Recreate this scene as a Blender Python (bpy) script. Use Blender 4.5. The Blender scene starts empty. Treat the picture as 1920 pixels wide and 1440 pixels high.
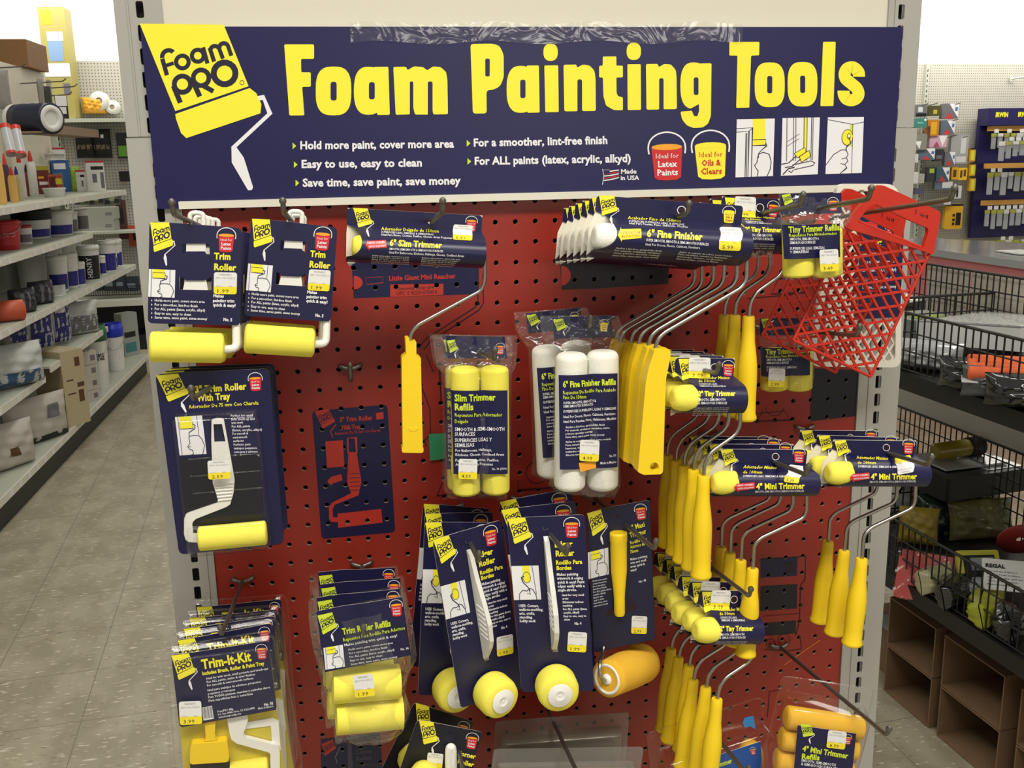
import bpy, math, random
from mathutils import Vector as V, Matrix as MX
from mathutils.geometry import tessellate_polygon
rnd = random.Random(7)
C = bpy.context.scene.collection
PI = math.pi
# ---------------------------------------------------------------- camera
CAM = V((0.10091, -1.24521, 1.54980))
RT = V((0.98704, -0.15940, -0.01850)); DN = V((-0.05359, -0.21878, -0.97430)); FW = V((0.15126, 0.96267, -0.22449))
FPX = 1867.0
cd = bpy.data.cameras.new('camera'); cam = bpy.data.objects.new('camera', cd); C.objects.link(cam)
cd.sensor_fit = 'HORIZONTAL'; cd.sensor_width = 36.0; cd.lens = 36.0 * FPX / 1920; cd.clip_start = 0.02; cd.clip_end = 100
rot = MX((RT, -DN, -FW)).transposed()
cam.matrix_world = MX.Translation(CAM) @ rot.to_4x4()
bpy.context.scene.camera = cam
# ---------------------------------------------------------------- world, lamps, exposure
sc = bpy.context.scene
sc.view_settings.view_transform = 'Standard'; sc.view_settings.look = 'None'
sc.view_settings.gamma = 1; sc.view_settings.use_curve_mapping = False
sc.view_settings.exposure = 0.0
sc.cycles.transparent_max_bounces = 40; sc.cycles.max_bounces = 8
W = bpy.data.worlds.new('store_ambient'); sc.world = W; W.use_nodes = True
W.node_tree.nodes['Background'].inputs[0].default_value = (1.0, 0.95, 0.86, 1)
W.node_tree.nodes['Background'].inputs[1].default_value = 0.34
def lamp(name, loc, sx, sy, power, col=(1, 0.95, 0.85), rx=0, ry=0, rz=0, spread=180):
    d = bpy.data.lights.new(name, 'AREA'); d.shape = 'RECTANGLE'; d.size = sx; d.size_y = sy
    d.energy = power; d.color = col; d.spread = math.radians(spread)
    o = bpy.data.objects.new(name, d); C.objects.link(o); o.location = loc; o.rotation_euler = (rx, ry, rz)
    return o
# ceiling fluorescents along aisles and far wall; the last panel is added for sheen
GYAW = math.atan2(0.0817, 0.9967)
lamp('ceiling_lamp', (0.3, -1.5, 3.1), 2.6, 0.5, 74, spread=150)
lamp('ceiling_lamp', (-0.9, 3.0, 3.3), 0.4, 5.0, 44, rz=GYAW)
lamp('ceiling_lamp', (2.4, 1.2, 3.3), 0.4, 3.0, 26, rz=GYAW)
lamp('wall_lamp', (-2.2, 7.0, 3.25), 4.0, 0.3, 75, rx=1.05, rz=GYAW)  # unseen pair, tilted to wash the upper far wall white
lamp('wall_lamp', (5.6, 7.6, 3.25), 6.5, 0.3, 150, rx=1.0, rz=GYAW)
lamp('sheen_panel', (3.3, -14.0, 3.1), 5.0, 1.2, 120, rx=PI / 2 - .1, rz=.2)  # unseen panel added far behind the camera to put sheen on the sign

# ---------------------------------------------------------------- pixel of the 1920x1440 frame -> point on the plane y = Y
def ray(u, v): return RT * ((u - 960) / FPX) + DN * ((v - 720) / FPX) + FW
def at(u, v, y):
    d = ray(u, v); return CAM + d * ((y - CAM.y) / d.y)
def atz(u, v, z):
    d = ray(u, v); return CAM + d * ((z - CAM.z) / d.z)
def atx(u, v, x):
    d = ray(u, v); return CAM + d * ((x - CAM.x) / d.x)

# ---------------------------------------------------------------- materials
def lin(h):
    h = h.lstrip('#'); o = []
    for i in (0, 2, 4):
        c = int(h[i:i + 2], 16) / 255
        o.append(c / 12.92 if c <= .04045 else ((c + .055) / 1.055) ** 2.4)
    return (o[0], o[1], o[2], 1)
MATS = {}
def mat(name, col, rough=0.5, metal=0.0, spec=0.5, bump=0, bscale=300, var=0, vscale=60, coat=0, stretch=None):
    if name in MATS: return MATS[name]
    m = bpy.data.materials.new(name); m.use_nodes = True; MATS[name] = m
    nt = m.node_tree; p = nt.nodes['Principled BSDF']; c = lin(col) if isinstance(col, str) else (*col, 1)
    p.inputs['Base Color'].default_value = c; p.inputs['Roughness'].default_value = rough
    p.inputs['Metallic'].default_value = metal; p.inputs['Specular IOR Level'].default_value = spec
    p.inputs['Coat Weight'].default_value = coat
    m.diffuse_color = c
    if bump or var:
        tc = nt.nodes.new('ShaderNodeTexCoord'); src = tc.outputs['Object']
        if stretch:
            mp = nt.nodes.new('ShaderNodeMapping'); mp.inputs['Scale'].default_value = stretch
            nt.links.new(src, mp.inputs[0]); src = mp.outputs[0]
    if bump:
        n = nt.nodes.new('ShaderNodeTexNoise'); n.inputs['Scale'].default_value = bscale; n.inputs['Detail'].default_value = 3
        nt.links.new(src, n.inputs['Vector'])
        b = nt.nodes.new('ShaderNodeBump'); b.inputs['Strength'].default_value = bump; b.inputs['Distance'].default_value = 0.002
        nt.links.new(n.outputs[0], b.inputs['Height']); nt.links.new(b.outputs[0], p.inputs['Normal'])
    if var:
        n2 = nt.nodes.new('ShaderNodeTexNoise'); n2.inputs['Scale'].default_value = vscale; n2.inputs['Detail'].default_value = 4
        nt.links.new(src, n2.inputs['Vector'])
        mx = nt.nodes.new('ShaderNodeMix'); mx.data_type = 'RGBA'
        mx.inputs[6].default_value = tuple(x * (1 - var) for x in c[:3]) + (1,)
        mx.inputs[7].default_value = tuple(min(1, x * (1 + var)) for x in c[:3]) + (1,)
        nt.links.new(n2.outputs[0], mx.inputs[0]); nt.links.new(mx.outputs[2], p.inputs['Base Color'])
    return m
def clear(name, tint='#ffffff', gloss=0.10, rough=0.08, bump=0.0, bscale=60, edge=0.35, haze=0.0):
    """thin clear plastic: see-through, shinier at grazing angles, optionally crinkled or slightly milky"""
    if name in MATS: return MATS[name]
    m = bpy.data.materials.new(name); m.use_nodes = True; MATS[name] = m
    nt = m.node_tree; nt.nodes.clear(); N = nt.nodes.new; L = nt.links.new
    out = N('ShaderNodeOutputMaterial'); mix = N('ShaderNodeMixShader'); tr = N('ShaderNodeBsdfTransparent'); gl = N('ShaderNodeBsdfGlossy')
    tr.inputs[0].default_value = lin(tint); gl.inputs['Roughness'].default_value = rough
    lw = N('ShaderNodeLayerWeight'); lw.inputs[0].default_value = 0.25
    mr = N('ShaderNodeMapRange'); mr.inputs[3].default_value = gloss; mr.inputs[4].default_value = min(1, gloss + edge)
    L(lw.outputs['Facing'], mr.inputs[0]); L(mr.outputs[0], mix.inputs[0])
    base = tr.outputs[0]
    if haze:
        df = N('ShaderNodeBsdfDiffuse'); df.inputs[0].default_value = (0.8, 0.8, 0.78, 1)
        m2 = N('ShaderNodeMixShader'); m2.inputs[0].default_value = haze
        L(tr.outputs[0], m2.inputs[1]); L(df.outputs[0], m2.inputs[2]); base = m2.outputs[0]
    L(base, mix.inputs[1]); L(gl.outputs[0], mix.inputs[2]); L(mix.outputs[0], out.inputs[0])
    if bump:
        tc = N('ShaderNodeTexCoord'); n = N('ShaderNodeTexNoise'); n.inputs['Scale'].default_value = bscale; n.inputs['Detail'].default_value = 2.5; n.inputs['Distortion'].default_value = 1.2
        L(tc.outputs['Object'], n.inputs['Vector']); b = N('ShaderNodeBump'); b.inputs['Strength'].default_value = bump; b.inputs['Distance'].default_value = 0.004
        L(n.outputs[0], b.inputs['Height']); L(b.outputs[0], gl.inputs['Normal']); L(b.outputs[0], lw.inputs['Normal'])
    return m
NAVY = mat('navy_card', '#15143f', 0.36); NAVYBLK = mat('dark_card', '#0d0d20', 0.4)
SIGNNAVY = mat('navy_sign', '#17144a', 0.36)
YEL = mat('yellow_print', '#f4ea38', 0.4); WHI = mat('white_print', '#e9e9ec', 0.45); RED = mat('red_print', '#c9262c', 0.4)
INK = mat('ink_print', '#17142e', 0.45); GRY = mat('grey_print', '#8a8a8a', 0.5); ORG = mat('orange_print', '#f0a428', 0.4); LGRN = mat('lime_print', '#cfe03a', 0.4)
STK = mat('sticker_white', '#e4e4e2', 0.5); STY = mat('sticker_yellow', '#f0dc30', 0.5)
PAPER = mat('white_paper', '#e6e2d2', 0.6); KRAFT = mat('kraft_paper', '#9a8f7c', 0.7)
FOAM = mat('yellow_foam', '#f1e65c', 0.95, spec=0.1, bump=0.3, bscale=1300, var=0.05, vscale=40)
FOAMD = mat('golden_foam', '#e2b03a', 0.95, spec=0.1, bump=0.3, bscale=1300, var=0.05, vscale=40)
FOAMW = mat('white_foam', '#ecebe0', 0.95, spec=0.1, bump=0.4, bscale=900)
WPL = mat('white_plastic', '#e8e7e0', 0.32); YPL = mat('yellow_plastic', '#f3cf1e', 0.38); RPL = mat('red_plastic', '#bb2a18', 0.4)
STEEL = mat('bright_wire', '#b4b0a8', 0.28, metal=1.0); HOOK = mat('hook_steel', '#77756f', 0.42, metal=0.85)
CLR = clear('clear_blister', gloss=0.022, rough=0.07, edge=0.35); BAG = clear('clear_bag', gloss=0.035, rough=0.10, bump=1.0, bscale=38, edge=0.45, haze=0.02)
BAGLITE = clear('clear_film', gloss=0.06, rough=0.12, bump=0.7, bscale=45, edge=0.35, haze=0.02)
BLACK = mat('black_plastic', '#151515', 0.45)

# ---------------------------------------------------------------- mesh builder
class MB:
    def __init__(s): s.v = []; s.f = []; s.m = []; s.s = []; s.mats = []
    def mi(s, m):
        if m not in s.mats: s.mats.append(m)
        return s.mats.index(m)
    def add(s, vs, fs, m, smooth=False):
        b = len(s.v); k = s.mi(m); s.v.extend([tuple(p) for p in vs])
        for f in fs: s.f.append(tuple(i + b for i in f)); s.m.append(k); s.s.append(smooth)
    def box(s, c, d, m, M=None):
        x, y, z = d[0] / 2, d[1] / 2, d[2] / 2
        vs = [V((c[0] + a * x, c[1] + b * y, c[2] + e * z)) for a in (-1, 1) for b in (-1, 1) for e in (-1, 1)]
        if M: vs = [M @ p for p in vs]
        s.add(vs, [(0, 1, 3, 2), (4, 6, 7, 5), (0, 4, 5, 1), (2, 3, 7, 6), (0, 2, 6, 4), (1, 5, 7, 3)], m)
    def prism(s, loops, y0, y1, m, side=None, M=None, back=True):
        """extrude a flat outline (with holes) given in x, z from y0 (front) to y1"""
        if not isinstance(loops[0][0], (tuple, list, V)): loops = [loops]
        flat = [p for l in loops for p in l]; n = len(flat)
        tri = tessellate_polygon([[V((p[0], p[1], 0)) for p in l] for l in loops])
        vs = [V((p[0], y0, p[1])) for p in flat] + [V((p[0], y1, p[1])) for p in flat]
        if M: vs = [M @ p for p in vs]
        s.add(vs, [tuple(t) for t in tri], m)
        if y1 != y0:
            if back: s.add(vs, [tuple(i + n for i in t) for t in tri], side or m)
            q = []; b = 0
            for l in loops:
                k = len(l)
                q += [(b + i, b + (i + 1) % k, n + b + (i + 1) % k, n + b + i) for i in range(k)]; b += k
            s.add(vs, q, side or m)
    def tube(s, path, r, m, n=8, closed=False, caps=True, flat=None):
        P = [V(p) for p in path]; k = len(P); R = r if isinstance(r, (list, tuple)) else [r] * k
        vs = []; up = V((0.13, 0.31, 0.94)); prev = None
        for i in range(k):
            a = P[i - 1] if (i > 0 or closed) else P[i]; b = P[(i + 1) % k] if (i < k - 1 or closed) else P[i]
            t = (b - a).normalized()
            if prev is None:
                x = t.cross(up)
                if x.length < 1e-3: x = t.cross(V((1, 0, 0)))
            else: x = prev - t * prev.dot(t)
            x.normalize(); prev = x; y = t.cross(x)
            for j in range(n):
                an = 2 * PI * j / n
                vs.append(P[i] + (x * math.cos(an) + y * math.sin(an)) * R[i])
        fs = []
        for i in range(k if closed else k - 1):
            for j in range(n):
                a, b = i * n + j, i * n + (j + 1) % n; c2 = ((i + 1) % k) * n
                fs.append((a, b, c2 + (j + 1) % n, c2 + j))
        s.add(vs, fs, m, True)
        if caps and not closed: s.add(vs, [tuple(range(n))[::-1], tuple((k - 1) * n + j for j in range(n))], m)
    def lathe(s, prof, m, a, b, n=20, sx=1.0, capa=True, capb=True, smooth=True):
        """revolve (t, r) pairs around the line a->b; t runs 0..1"""
        a = V(a); b = V(b); t = (b - a); L = t.length; t.normalize()
        x = t.cross(V((0, 1, 0)));
        if x.length < 1e-3: x = t.cross(V((1, 0, 0)))
        x.normalize(); y = x.cross(t)
        vs = []
        for (h, r) in prof:
            for j in range(n):
                an = 2 * PI * j / n; vs.append(a + t * (h * L) + (x * math.cos(an) + y * math.sin(an) * sx) * r)
        k = len(prof)
        s.add(vs, [(i * n + j, i * n + (j + 1) % n, (i + 1) * n + (j + 1) % n, (i + 1) * n + j) for i in range(k - 1) for j in range(n)], m, smooth)
        if capa: s.add(vs[:n], [tuple(range(n))], m)
        if capb: s.add(vs[-n:], [tuple(range(n))], m)
    def grid(s, fn, nu, nv, m, smooth=True):
        vs = [fn(i / nu, j / nv) for j in range(nv + 1) for i in range(nu + 1)]
        s.add(vs, [(j * (nu + 1) + i, j * (nu + 1) + i + 1, (j + 1) * (nu + 1) + i + 1, (j + 1) * (nu + 1) + i) for j in range(nv) for i in range(nu)], m, smooth)
    def build(s, name, parent=None, M=None):
        me = bpy.data.meshes.new(name); me.from_pydata(s.v, [], s.f)
        for m in s.mats: me.materials.append(m)
        me.polygons.foreach_set('material_index', s.m); me.polygons.foreach_set('use_smooth', s.s); me.update()
        o = bpy.data.objects.new(name, me); C.objects.link(o)
        if parent is not None: o.parent = parent
        if M is not None: o.matrix_local = M
        return o
def smooth_path(pts, k=6, closed=False):
    P = [V(p) for p in pts]; n = len(P); out = []
    for i in range(n if closed else n - 1):
        p0 = P[(i - 1) % n] if (i > 0 or closed) else P[i]; p1 = P[i]; p2 = P[(i + 1) % n]; p3 = P[(i + 2) % n] if (i + 2 < n or closed) else p2
        for j in range(k):
            t = j / k
            out.append(0.5 * ((2 * p1) + (p2 - p0) * t + (2 * p0 - 5 * p1 + 4 * p2 - p3) * t * t + (3 * p1 - p0 - 3 * p2 + p3) * t ** 3))
    if not closed: out.append(P[-1])
    return out
def bend_path(pts, r, k=5):
    """polyline with rounded corners"""
    P = [V(p) for p in pts]; out = [P[0]]
    for i in range(1, len(P) - 1):
        a = (P[i - 1] - P[i]); b = (P[i + 1] - P[i]); d = min(r, a.length * .48, b.length * .48)
        p = P[i] + a.normalized() * d; q = P[i] + b.normalized() * d
        for j in range(k + 1):
            t = j / k; out.append(p * (1 - t) ** 2 + P[i] * 2 * t * (1 - t) + q * t * t)
    out.append(P[-1]); return out
def rrect(x0, z0, x1, z1, r=0.0, k=4, corners=(1, 1, 1, 1)):
    """corners: bottom-left, bottom-right, top-right, top-left"""
    o = []
    for q, (cx, cz, a0) in enumerate(((x0 + r, z0 + r, PI), (x1 - r, z0 + r, 1.5 * PI), (x1 - r, z1 - r, 0), (x0 + r, z1 - r, .5 * PI))):
        if r and corners[q]:
            o += [(cx + r * math.cos(a0 + .5 * PI * i / k), cz + r * math.sin(a0 + .5 * PI * i / k)) for i in range(k + 1)]
        else: o.append(((x0, z0), (x1, z0), (x1, z1), (x0, z1))[q])
    return o
def round_poly(pts, r, k=4):
    n = len(pts); o = []
    for i in range(n):
        p0, p1, p2 = V(pts[i - 1]).to_2d(), V(pts[i]).to_2d(), V(pts[(i + 1) % n]).to_2d()
        a = p0 - p1; b = p2 - p1; d = min(r, a.length * .45, b.length * .45)
        if d < 1e-6: o.append(tuple(p1)); continue
        p = p1 + a.normalized() * d; q = p1 + b.normalized() * d
        for j in range(k + 1):
            t = j / k; o.append(tuple(p * (1 - t) ** 2 + p1 * 2 * t * (1 - t) + q * t * t))
    return o
def ell(cx, cz, rx, rz, n=20, a0=0, a1=2 * PI): return [(cx + rx * math.cos(a0 + (a1 - a0) * i / n), cz + rz * math.sin(a0 + (a1 - a0) * i / n)) for i in range(n)]

# ---------------------------------------------------------------- things
def tag(o, label=None, cat=None, group=None, kind=None):
    if label: o['label'] = label
    if cat: o['category'] = cat
    if group: o['group'] = group
    if kind: o['kind'] = kind
    return o
def thing(name, label, cat, M=None, group=None):
    o = bpy.data.objects.new(name, None); o.empty_display_size = 0.02; C.objects.link(o)
    if M is not None: o.matrix_world = M if isinstance(M, MX) else MX.Translation(M)
    return tag(o, label, cat, group)
def struct(name, mb, parent=None):
    o = mb.build(name, parent)
    if parent is None: o['kind'] = 'structure'
    return o
KIDS = {}
def copy_tree(o, parent=None):
    c = o.copy(); C.objects.link(c)
    if parent is not None: c.parent = parent; c.matrix_parent_inverse = o.matrix_parent_inverse.copy()
    for ch in [k for k in o.children]: copy_tree(ch, c)
    return c
ORD = ['frontmost', 'second from the front', 'third from the front', 'fourth from the front', 'fifth from the front', 'sixth from the front']

class Frame:
    """the plane of a hanging card: TL, TR corners seen at pixels, at depths y in front of the board"""
    def __init__(s, TL, yl, TR, yr, tilt=0.0):
        s.o = at(TL[0], TL[1], yl); x = (at(TR[0], TR[1], yr) - s.o); s.w = x.length; x.normalize()
        y = V((0, 0, 1)).cross(x).normalized()
        if tilt: y = MX.Rotation(tilt, 3, x) @ y
        s.x = x; s.y = y; s.z = x.cross(y)
        s.M = MX((x, s.y, s.z)).transposed().to_4x4(); s.M.translation = s.o
    def loc(s, u, v, d=0.0):
        r = ray(u, v); t = ((s.o - s.y * d) - CAM).dot(s.y) / r.dot(s.y); p = CAM + r * t - s.o
        return (p.dot(s.x), p.dot(s.z))
    def loc3(s, u, v, d=0.0):
        a = s.loc(u, v, d); return V((a[0], -d, a[1]))

# ---------------------------------------------------------------- flat print (lettering, logos) laid on a face
TXT = {}
def glyphs(t, bold, res):
    k = (t, bold, res)
    if k not in TXT:
        c = bpy.data.curves.new('t', 'FONT'); c.body = t; c.resolution_u = res; c.offset = bold; c.space_character = 1.0 + bold * 0.9
        o = bpy.data.objects.new('t', c); C.objects.link(o); dg = bpy.context.evaluated_depsgraph_get()
        m = bpy.data.meshes.new_from_object(o.evaluated_get(dg))
        vs = [(v.co.x, v.co.y) for v in m.vertices]; fs = [tuple(p.vertices) for p in m.polygons]
        bpy.data.objects.remove(o); bpy.data.curves.remove(c); bpy.data.meshes.remove(m)
        TXT[k] = (vs, fs)
    return TXT[k]
CAPH = 0.729
class Art:
    """draws in picture coordinates of the zoomed photograph; T turns them into x, z on the face, S lifts x, z, height to 3-D"""
    def __init__(s, mb, frame=None, d0=0.0004, step=0.00012, T=None, S=None, depth=0.0, band=0):
        s.band = band; s.mb = mb; s.fr = frame; s.d0 = d0; s.step = step; s.ox = s.oy = 0; s.sc = 1.0
        s.T0 = T or (lambda u, v: frame.loc(u, v, depth)); s.S = S or (lambda x, z, d: (x, -d, z))
    def c(s, ox, oy, sc): s.ox, s.oy, s.sc = ox, oy, sc; return s
    def T(s, u, v): return s.T0(s.ox + u / s.sc, s.oy + v / s.sc)
    def put(s, q, tris, m, k):
        s.n = (getattr(s, 'n', 0) + 1) % 40; d = s.d0 + k * s.step + s.n * 2e-6
        s.mb.add([s.S(x, z, d) for x, z in q], tris, m)
    def poly(s, pts, m, k=1, raw=False):
        q = pts if raw else [s.T(*p) for p in pts]
        if s.band:      # laid round a curve: cut into narrow strips
            z0, z1 = min(p[1] for p in q), max(p[1] for p in q); n = max(1, int((z1 - z0) / s.band)); x0, x1 = min(p[0] for p in q) - .01, max(p[0] for p in q) + .01
            if n > 1:
                s.band, b = 0, s.band
                for i in range(n):
                    a, c = z0 + (z1 - z0) * i / n, z0 + (z1 - z0) * (i + 1) / n; w = clip([tuple(p) for p in q], [(x0, a), (x1, a), (x1, c), (x0, c)])
                    if len(w) > 2: s.poly(w, m, k, raw=True)
                s.band = b; return
        s.put(q, [tuple(t) for t in tessellate_polygon([[V((a, b, 0)) for a, b in q]])], m, k)
    def ring(s, cx, cy, ro, ri, m, k=2, n=20, ry=1.0, a0=0.0, a1=2 * PI):
        o = [s.T(cx + ro * math.cos(a0 + (a1 - a0) * i / n), cy + ry * ro * math.sin(a0 + (a1 - a0) * i / n)) for i in range(n + 1)]
        q = [s.T(cx + ri * math.cos(a0 + (a1 - a0) * i / n), cy + ry * ri * math.sin(a0 + (a1 - a0) * i / n)) for i in range(n + 1)]
        s.put(o + q, [(i, i + 1, n + 2 + i, n + 1 + i) for i in range(n)], m, k)
    def disc(s, cx, cy, r, m, k=1, ry=1.0, n=16): s.poly(ell(cx, cy, r, r * ry, n), m, k)
    def line(s, pts, w, m, k=2, closed=False):
        P = [V(p).to_2d() for p in pts]; n = len(P); l = []; r = []
        for i in range(n):
            a = P[i - 1] if (i or closed) else P[i]; b = P[(i + 1) % n] if (i < n - 1 or closed) else P[i]
            t = (b - a).normalized(); nn = V((-t.y, t.x)); sc2 = 1.0
            if 0 < i < n - 1:
                t1 = (P[i] - P[i - 1]).normalized(); sc2 = 1 / max(.5, abs(t1.dot(t)))
            l.append(P[i] + nn * w / 2 * sc2); r.append(P[i] - nn * w / 2 * sc2)
        q = [s.T(*p) for p in l + r]; e = n if closed else n - 1
        s.put(q, [(i, (i + 1) % n, n + (i + 1) % n, n + i) for i in range(e)], m, k)
    def text(s, t, x0, y0, x1, y1, h, m, k=2, bold=None, res=2, up=None):
        """baseline from (x0, y0) to (x1, y1); capitals h high"""
        if bold is None: bold = .038 if res == 2 else .014
        vs, fs = glyphs(t, bold, res)
        if not vs: return
        a = min(p[0] for p in vs); b = max(p[0] for p in vs); d = V((x1 - x0, y1 - y0)); L = d.length
        ux = d / L; uy = V(up).normalized() if up else V((ux.y, -ux.x)); sx = L / (b - a); sy = h / CAPH
        q = []
        for p in vs:
            e = V((x0, y0)) + ux * ((p[0] - a) * sx) + uy * (p[1] * sy); q.append(s.T(e.x, e.y))
        s.put(q, fs, m, k)
    # -- repeated marks
    def logo(s, P, k=1, handle=True, tagm=None, ink=None, cut=None):
        """the yellow roller-tag logo; P maps sign-drawing coordinates to current ones"""
        t = tagm or YEL; i = ink or INK
        L = lambda pts: [P(*p) for p in pts]
        s.poly(L([(62, 72), (522, 76), (658, 410), (258, 546)] if cut is None else cut), t, k)
        s.poly(L([(258, 564), (664, 422), (700, 450), (728, 510), (722, 560), (318, 695), (290, 668), (262, 590)]), t, k)
        def ringp(cx, cy, ro, ri, a0=0., a1=2 * PI, n=18):
            o = [s.T(*P(cx + ro * math.cos(a0 + (a1 - a0) * j / n), cy + ro * math.sin(a0 + (a1 - a0) * j / n))) for j in range(n + 1)]
            q = [s.T(*P(cx + ri * math.cos(a0 + (a1 - a0) * j / n), cy + ri * math.sin(a0 + (a1 - a0) * j / n))) for j in range(n + 1)]
            s.put(o + q, [(j, j + 1, n + 2 + j, n + 1 + j) for j in range(n)], i, k + 1)
        def ln(pts, w):
            n = len(pts); l = []; r = []; Q = [V(p) for p in pts]
            for j in range(n):
                a = Q[max(j - 1, 0)]; b = Q[min(j + 1, n - 1)]; tt = (b - a).normalized(); nn = V((-tt.y, tt.x)) * w / 2
                l.append(Q[j] + nn); r.append(Q[j] - nn)
            s.put([s.T(*P(*p)) for p in l + r], [(j, j + 1, n + j + 1, n + j) for j in range(n - 1)], i, k + 1)
        ln([(213, 352), (187, 262)], 24); ringp(222, 251, 47, 23, PI * .93, PI * 1.75, 10); ln([(196, 303), (250, 286)], 20)
        ringp(297, 280, 46, 23); ringp(381, 246, 44, 21); ln([(409, 200), (434, 288)], 23)
        ln([(446, 203), (470, 278)], 23); ringp(474, 217, 36, 13, PI * .95, PI * 1.85, 8); ln([(497, 205), (518, 262)], 22)
        ringp(523, 202, 36, 13, PI * .95, PI * 1.85, 8); ln([(545, 190), (564, 246)], 22)
        ringp(297, 401, 58, 31); ln([(248, 410), (286, 502)], 28); ringp(399, 366, 56, 30); ln([(352, 380), (392, 468)], 28); ln([(402, 405), (466, 440)], 26)
        ringp(527, 342, 76, 43); ringp(622, 393, 13, 10)
        if handle:
            s.poly(L([(708, 466), (742, 459), (788, 562), (592, 745), (632, 802), (682, 962), (676, 978), (655, 980), (566, 828), (564, 742), (760, 560), (735, 487), (712, 490)]), WHI, k)
    def logo3(s, TL, TR, BL, **kw):
        """logo with tag corners top-left, top-right and bar bottom-left given in current coordinates"""
        a = V((62, 72)); b = V((522, 76)); c2 = V((318, 695)); A = MX(((b - a).x, (c2 - a).x), ) if 0 else None
        e1 = b - a; e2 = c2 - a; det = e1.x * e2.y - e1.y * e2.x; TL = V(TL); d1 = V(TR) - TL; d2 = V(BL) - TL
        def P(x, y):
            q = V((x, y)) - a; p = (q.x * e2.y - q.y * e2.x) / det; r = (e1.x * q.y - e1.y * q.x) / det
            e = TL + d1 * p + d2 * r; return (e.x, e.y)
        s.logo(P, **kw)
    def bucket(s, cx, cy, w, k=1, oil=False, rot=0.0, words=True):
        """paint bucket mark: cx, cy = middle of its top rim, w = rim width"""
        co, si = math.cos(rot), math.sin(rot)
        P = lambda x, y: (cx + (x * co - y * si) * w, cy + (x * si + y * co) * w)
        body = YEL if oil else RED
        s.poly([P(-.5, .04), P(.5, .04), P(.43, 1.0), P(.3, 1.08), P(0, 1.1), P(-.3, 1.08), P(-.42, 1.0)], body, k)
        s.poly([P(.5 * math.cos(2 * PI * i / 14), .1 * math.sin(2 * PI * i / 14) + .02) for i in range(14)], ORG if not oil else YEL, k + 1)
        n = 12; hp = [(-.58, .24), (-.6, .1)] + [(-.6 * math.cos(PI * i / n), .02 - .48 * math.sin(PI * i / n)) for i in range(n + 1)] + [(.6, .1), (.58, .24)]
        for i in range(len(hp) - 1):
            a = V(hp[i]); b = V(hp[i + 1]); t = (b - a); t.normalize(); nn = V((-t.y, t.x)) * .025
            s.poly([P(*(a + nn)), P(*(b + nn)), P(*(b - nn)), P(*(a - nn))], WHI, k)
        if words:
            ink = WHI if not oil else RED
            for txt, x0, x1, yy, hh, bb in (('Ideal for', -.36, .38, .38, .17, 0.0), ('Oils &' if oil else 'Latex', -.3, .32, .66, .2, .03), ('Clears' if oil else 'Paints', -.33, .34, .93, .2, .03)):
                s.text(txt, *P(x0, yy), *P(x1, yy), hh * w, ink, k + 2, bold=bb, res=1)
    def sticker(s, x0, y0, x1, y1, price, k=4, rot=0.0, split=0.66):
        """white price sticker with a yellow foot, box given before turning"""
        cx, cy = (x0 + x1) / 2, (y0 + y1) / 2; w, h = x1 - x0, y1 - y0; co, si = math.cos(rot), math.sin(rot)
        P = lambda x, y: (cx + (x - .5) * w * co - (y - .5) * h * si, cy + (x - .5) * w * si + (y - .5) * h * co)
        r = .1
        s.poly([P(*p) for p in rrect(0, 0, 1, split, r, 3, (1, 1, 0, 0))], STK, k)
        s.poly([P(*p) for p in rrect(0, split, 1, 1, r, 3, (0, 0, 1, 1))], STY, k)
        s.text("MARNER'S", *P(.24, .15), *P(.76, .15), h * .085, GRY, k + 1, bold=0, res=1)
        s.text('SKU 901-53213', *P(.08, .3), *P(.92, .3), h * .085, GRY, k + 1, bold=0, res=1)
        s.text('DOC 1', *P(.1, .67), *P(.38, .67), h * .06, GRY, k + 1, bold=0, res=1); s.text('EA', *P(.66, .67), *P(.8, .67), h * .06, GRY, k + 1, bold=0, res=1)
        s.text(price, *P(.17, .94), *P(.66, .94), h * .17, INK, k + 1, bold=0, res=1)
    def picture(s, x0, y0, x1, y1, k=1, kind='trim', sk=(0, 0)):
        """little white how-to drawing: frame lines, roller swatch and a hand"""
        w, h = x1 - x0, y1 - y0
        P = lambda x, y: (x0 + x * w + y * sk[0], y0 + y * h + x * sk[1])
        s.poly([P(0, 0), P(1, 0), P(1, 1), P(0, 1)], WHI, k); lw = w * .018
        if kind == 'trim':
            s.poly([P(.14, 0), P(.6, 0), P(.6, .16), P(.14, .16)], YEL, k + 1); s.poly([P(.14, .12), P(.62, .12), P(.62, .32), P(.14, .32)], YEL, k + 1)
            s.line([P(.14, .12), P(.62, .12), P(.62, .32), P(.14, .32)], lw, INK, k + 2, True); s.line([P(.1, 0), P(.1, 1)], lw, INK, k + 2); s.line([P(.8, 0), P(.8, .5)], lw, INK, k + 2)
            s.line([P(.62, .2), P(.7, .24), P(.68, .33), P(.45, .42), P(.43, .56)], lw * 1.6, INK, k + 2)
            s.line([P(.43, .52), P(.62, .5), P(.8, .52), P(.9, .62), P(.96, .78), P(.86, 1)], lw * 1.3, INK, k + 2)
            s.line([P(.42, .55), P(.44, .7), P(.34, .78), P(.4, .86), P(.5, .88), P(.52, .98), P(.44, 1)], lw * 1.3, INK, k + 2); s.line([P(.36, .8), P(.46, .78)], lw, INK, k + 2)
        else:
            s.poly([P(.4, 0), P(.66, 0), P(.66, .2), P(.4, .2)], YEL, k + 1); s.poly([P(*p) for p in ell(.53, .34, .14, .16, 14)], YEL, k + 1); s.poly([P(.44, .18), P(.66, .2), P(.68, .46), P(.5, .5)], YEL, k + 1)
            s.line([P(*p) for p in ell(.53, .34, .14, .16, 14)], lw, INK, k + 2, True); s.line([P(.76, 0), P(.84, .85)], lw, INK, k + 2)
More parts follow.
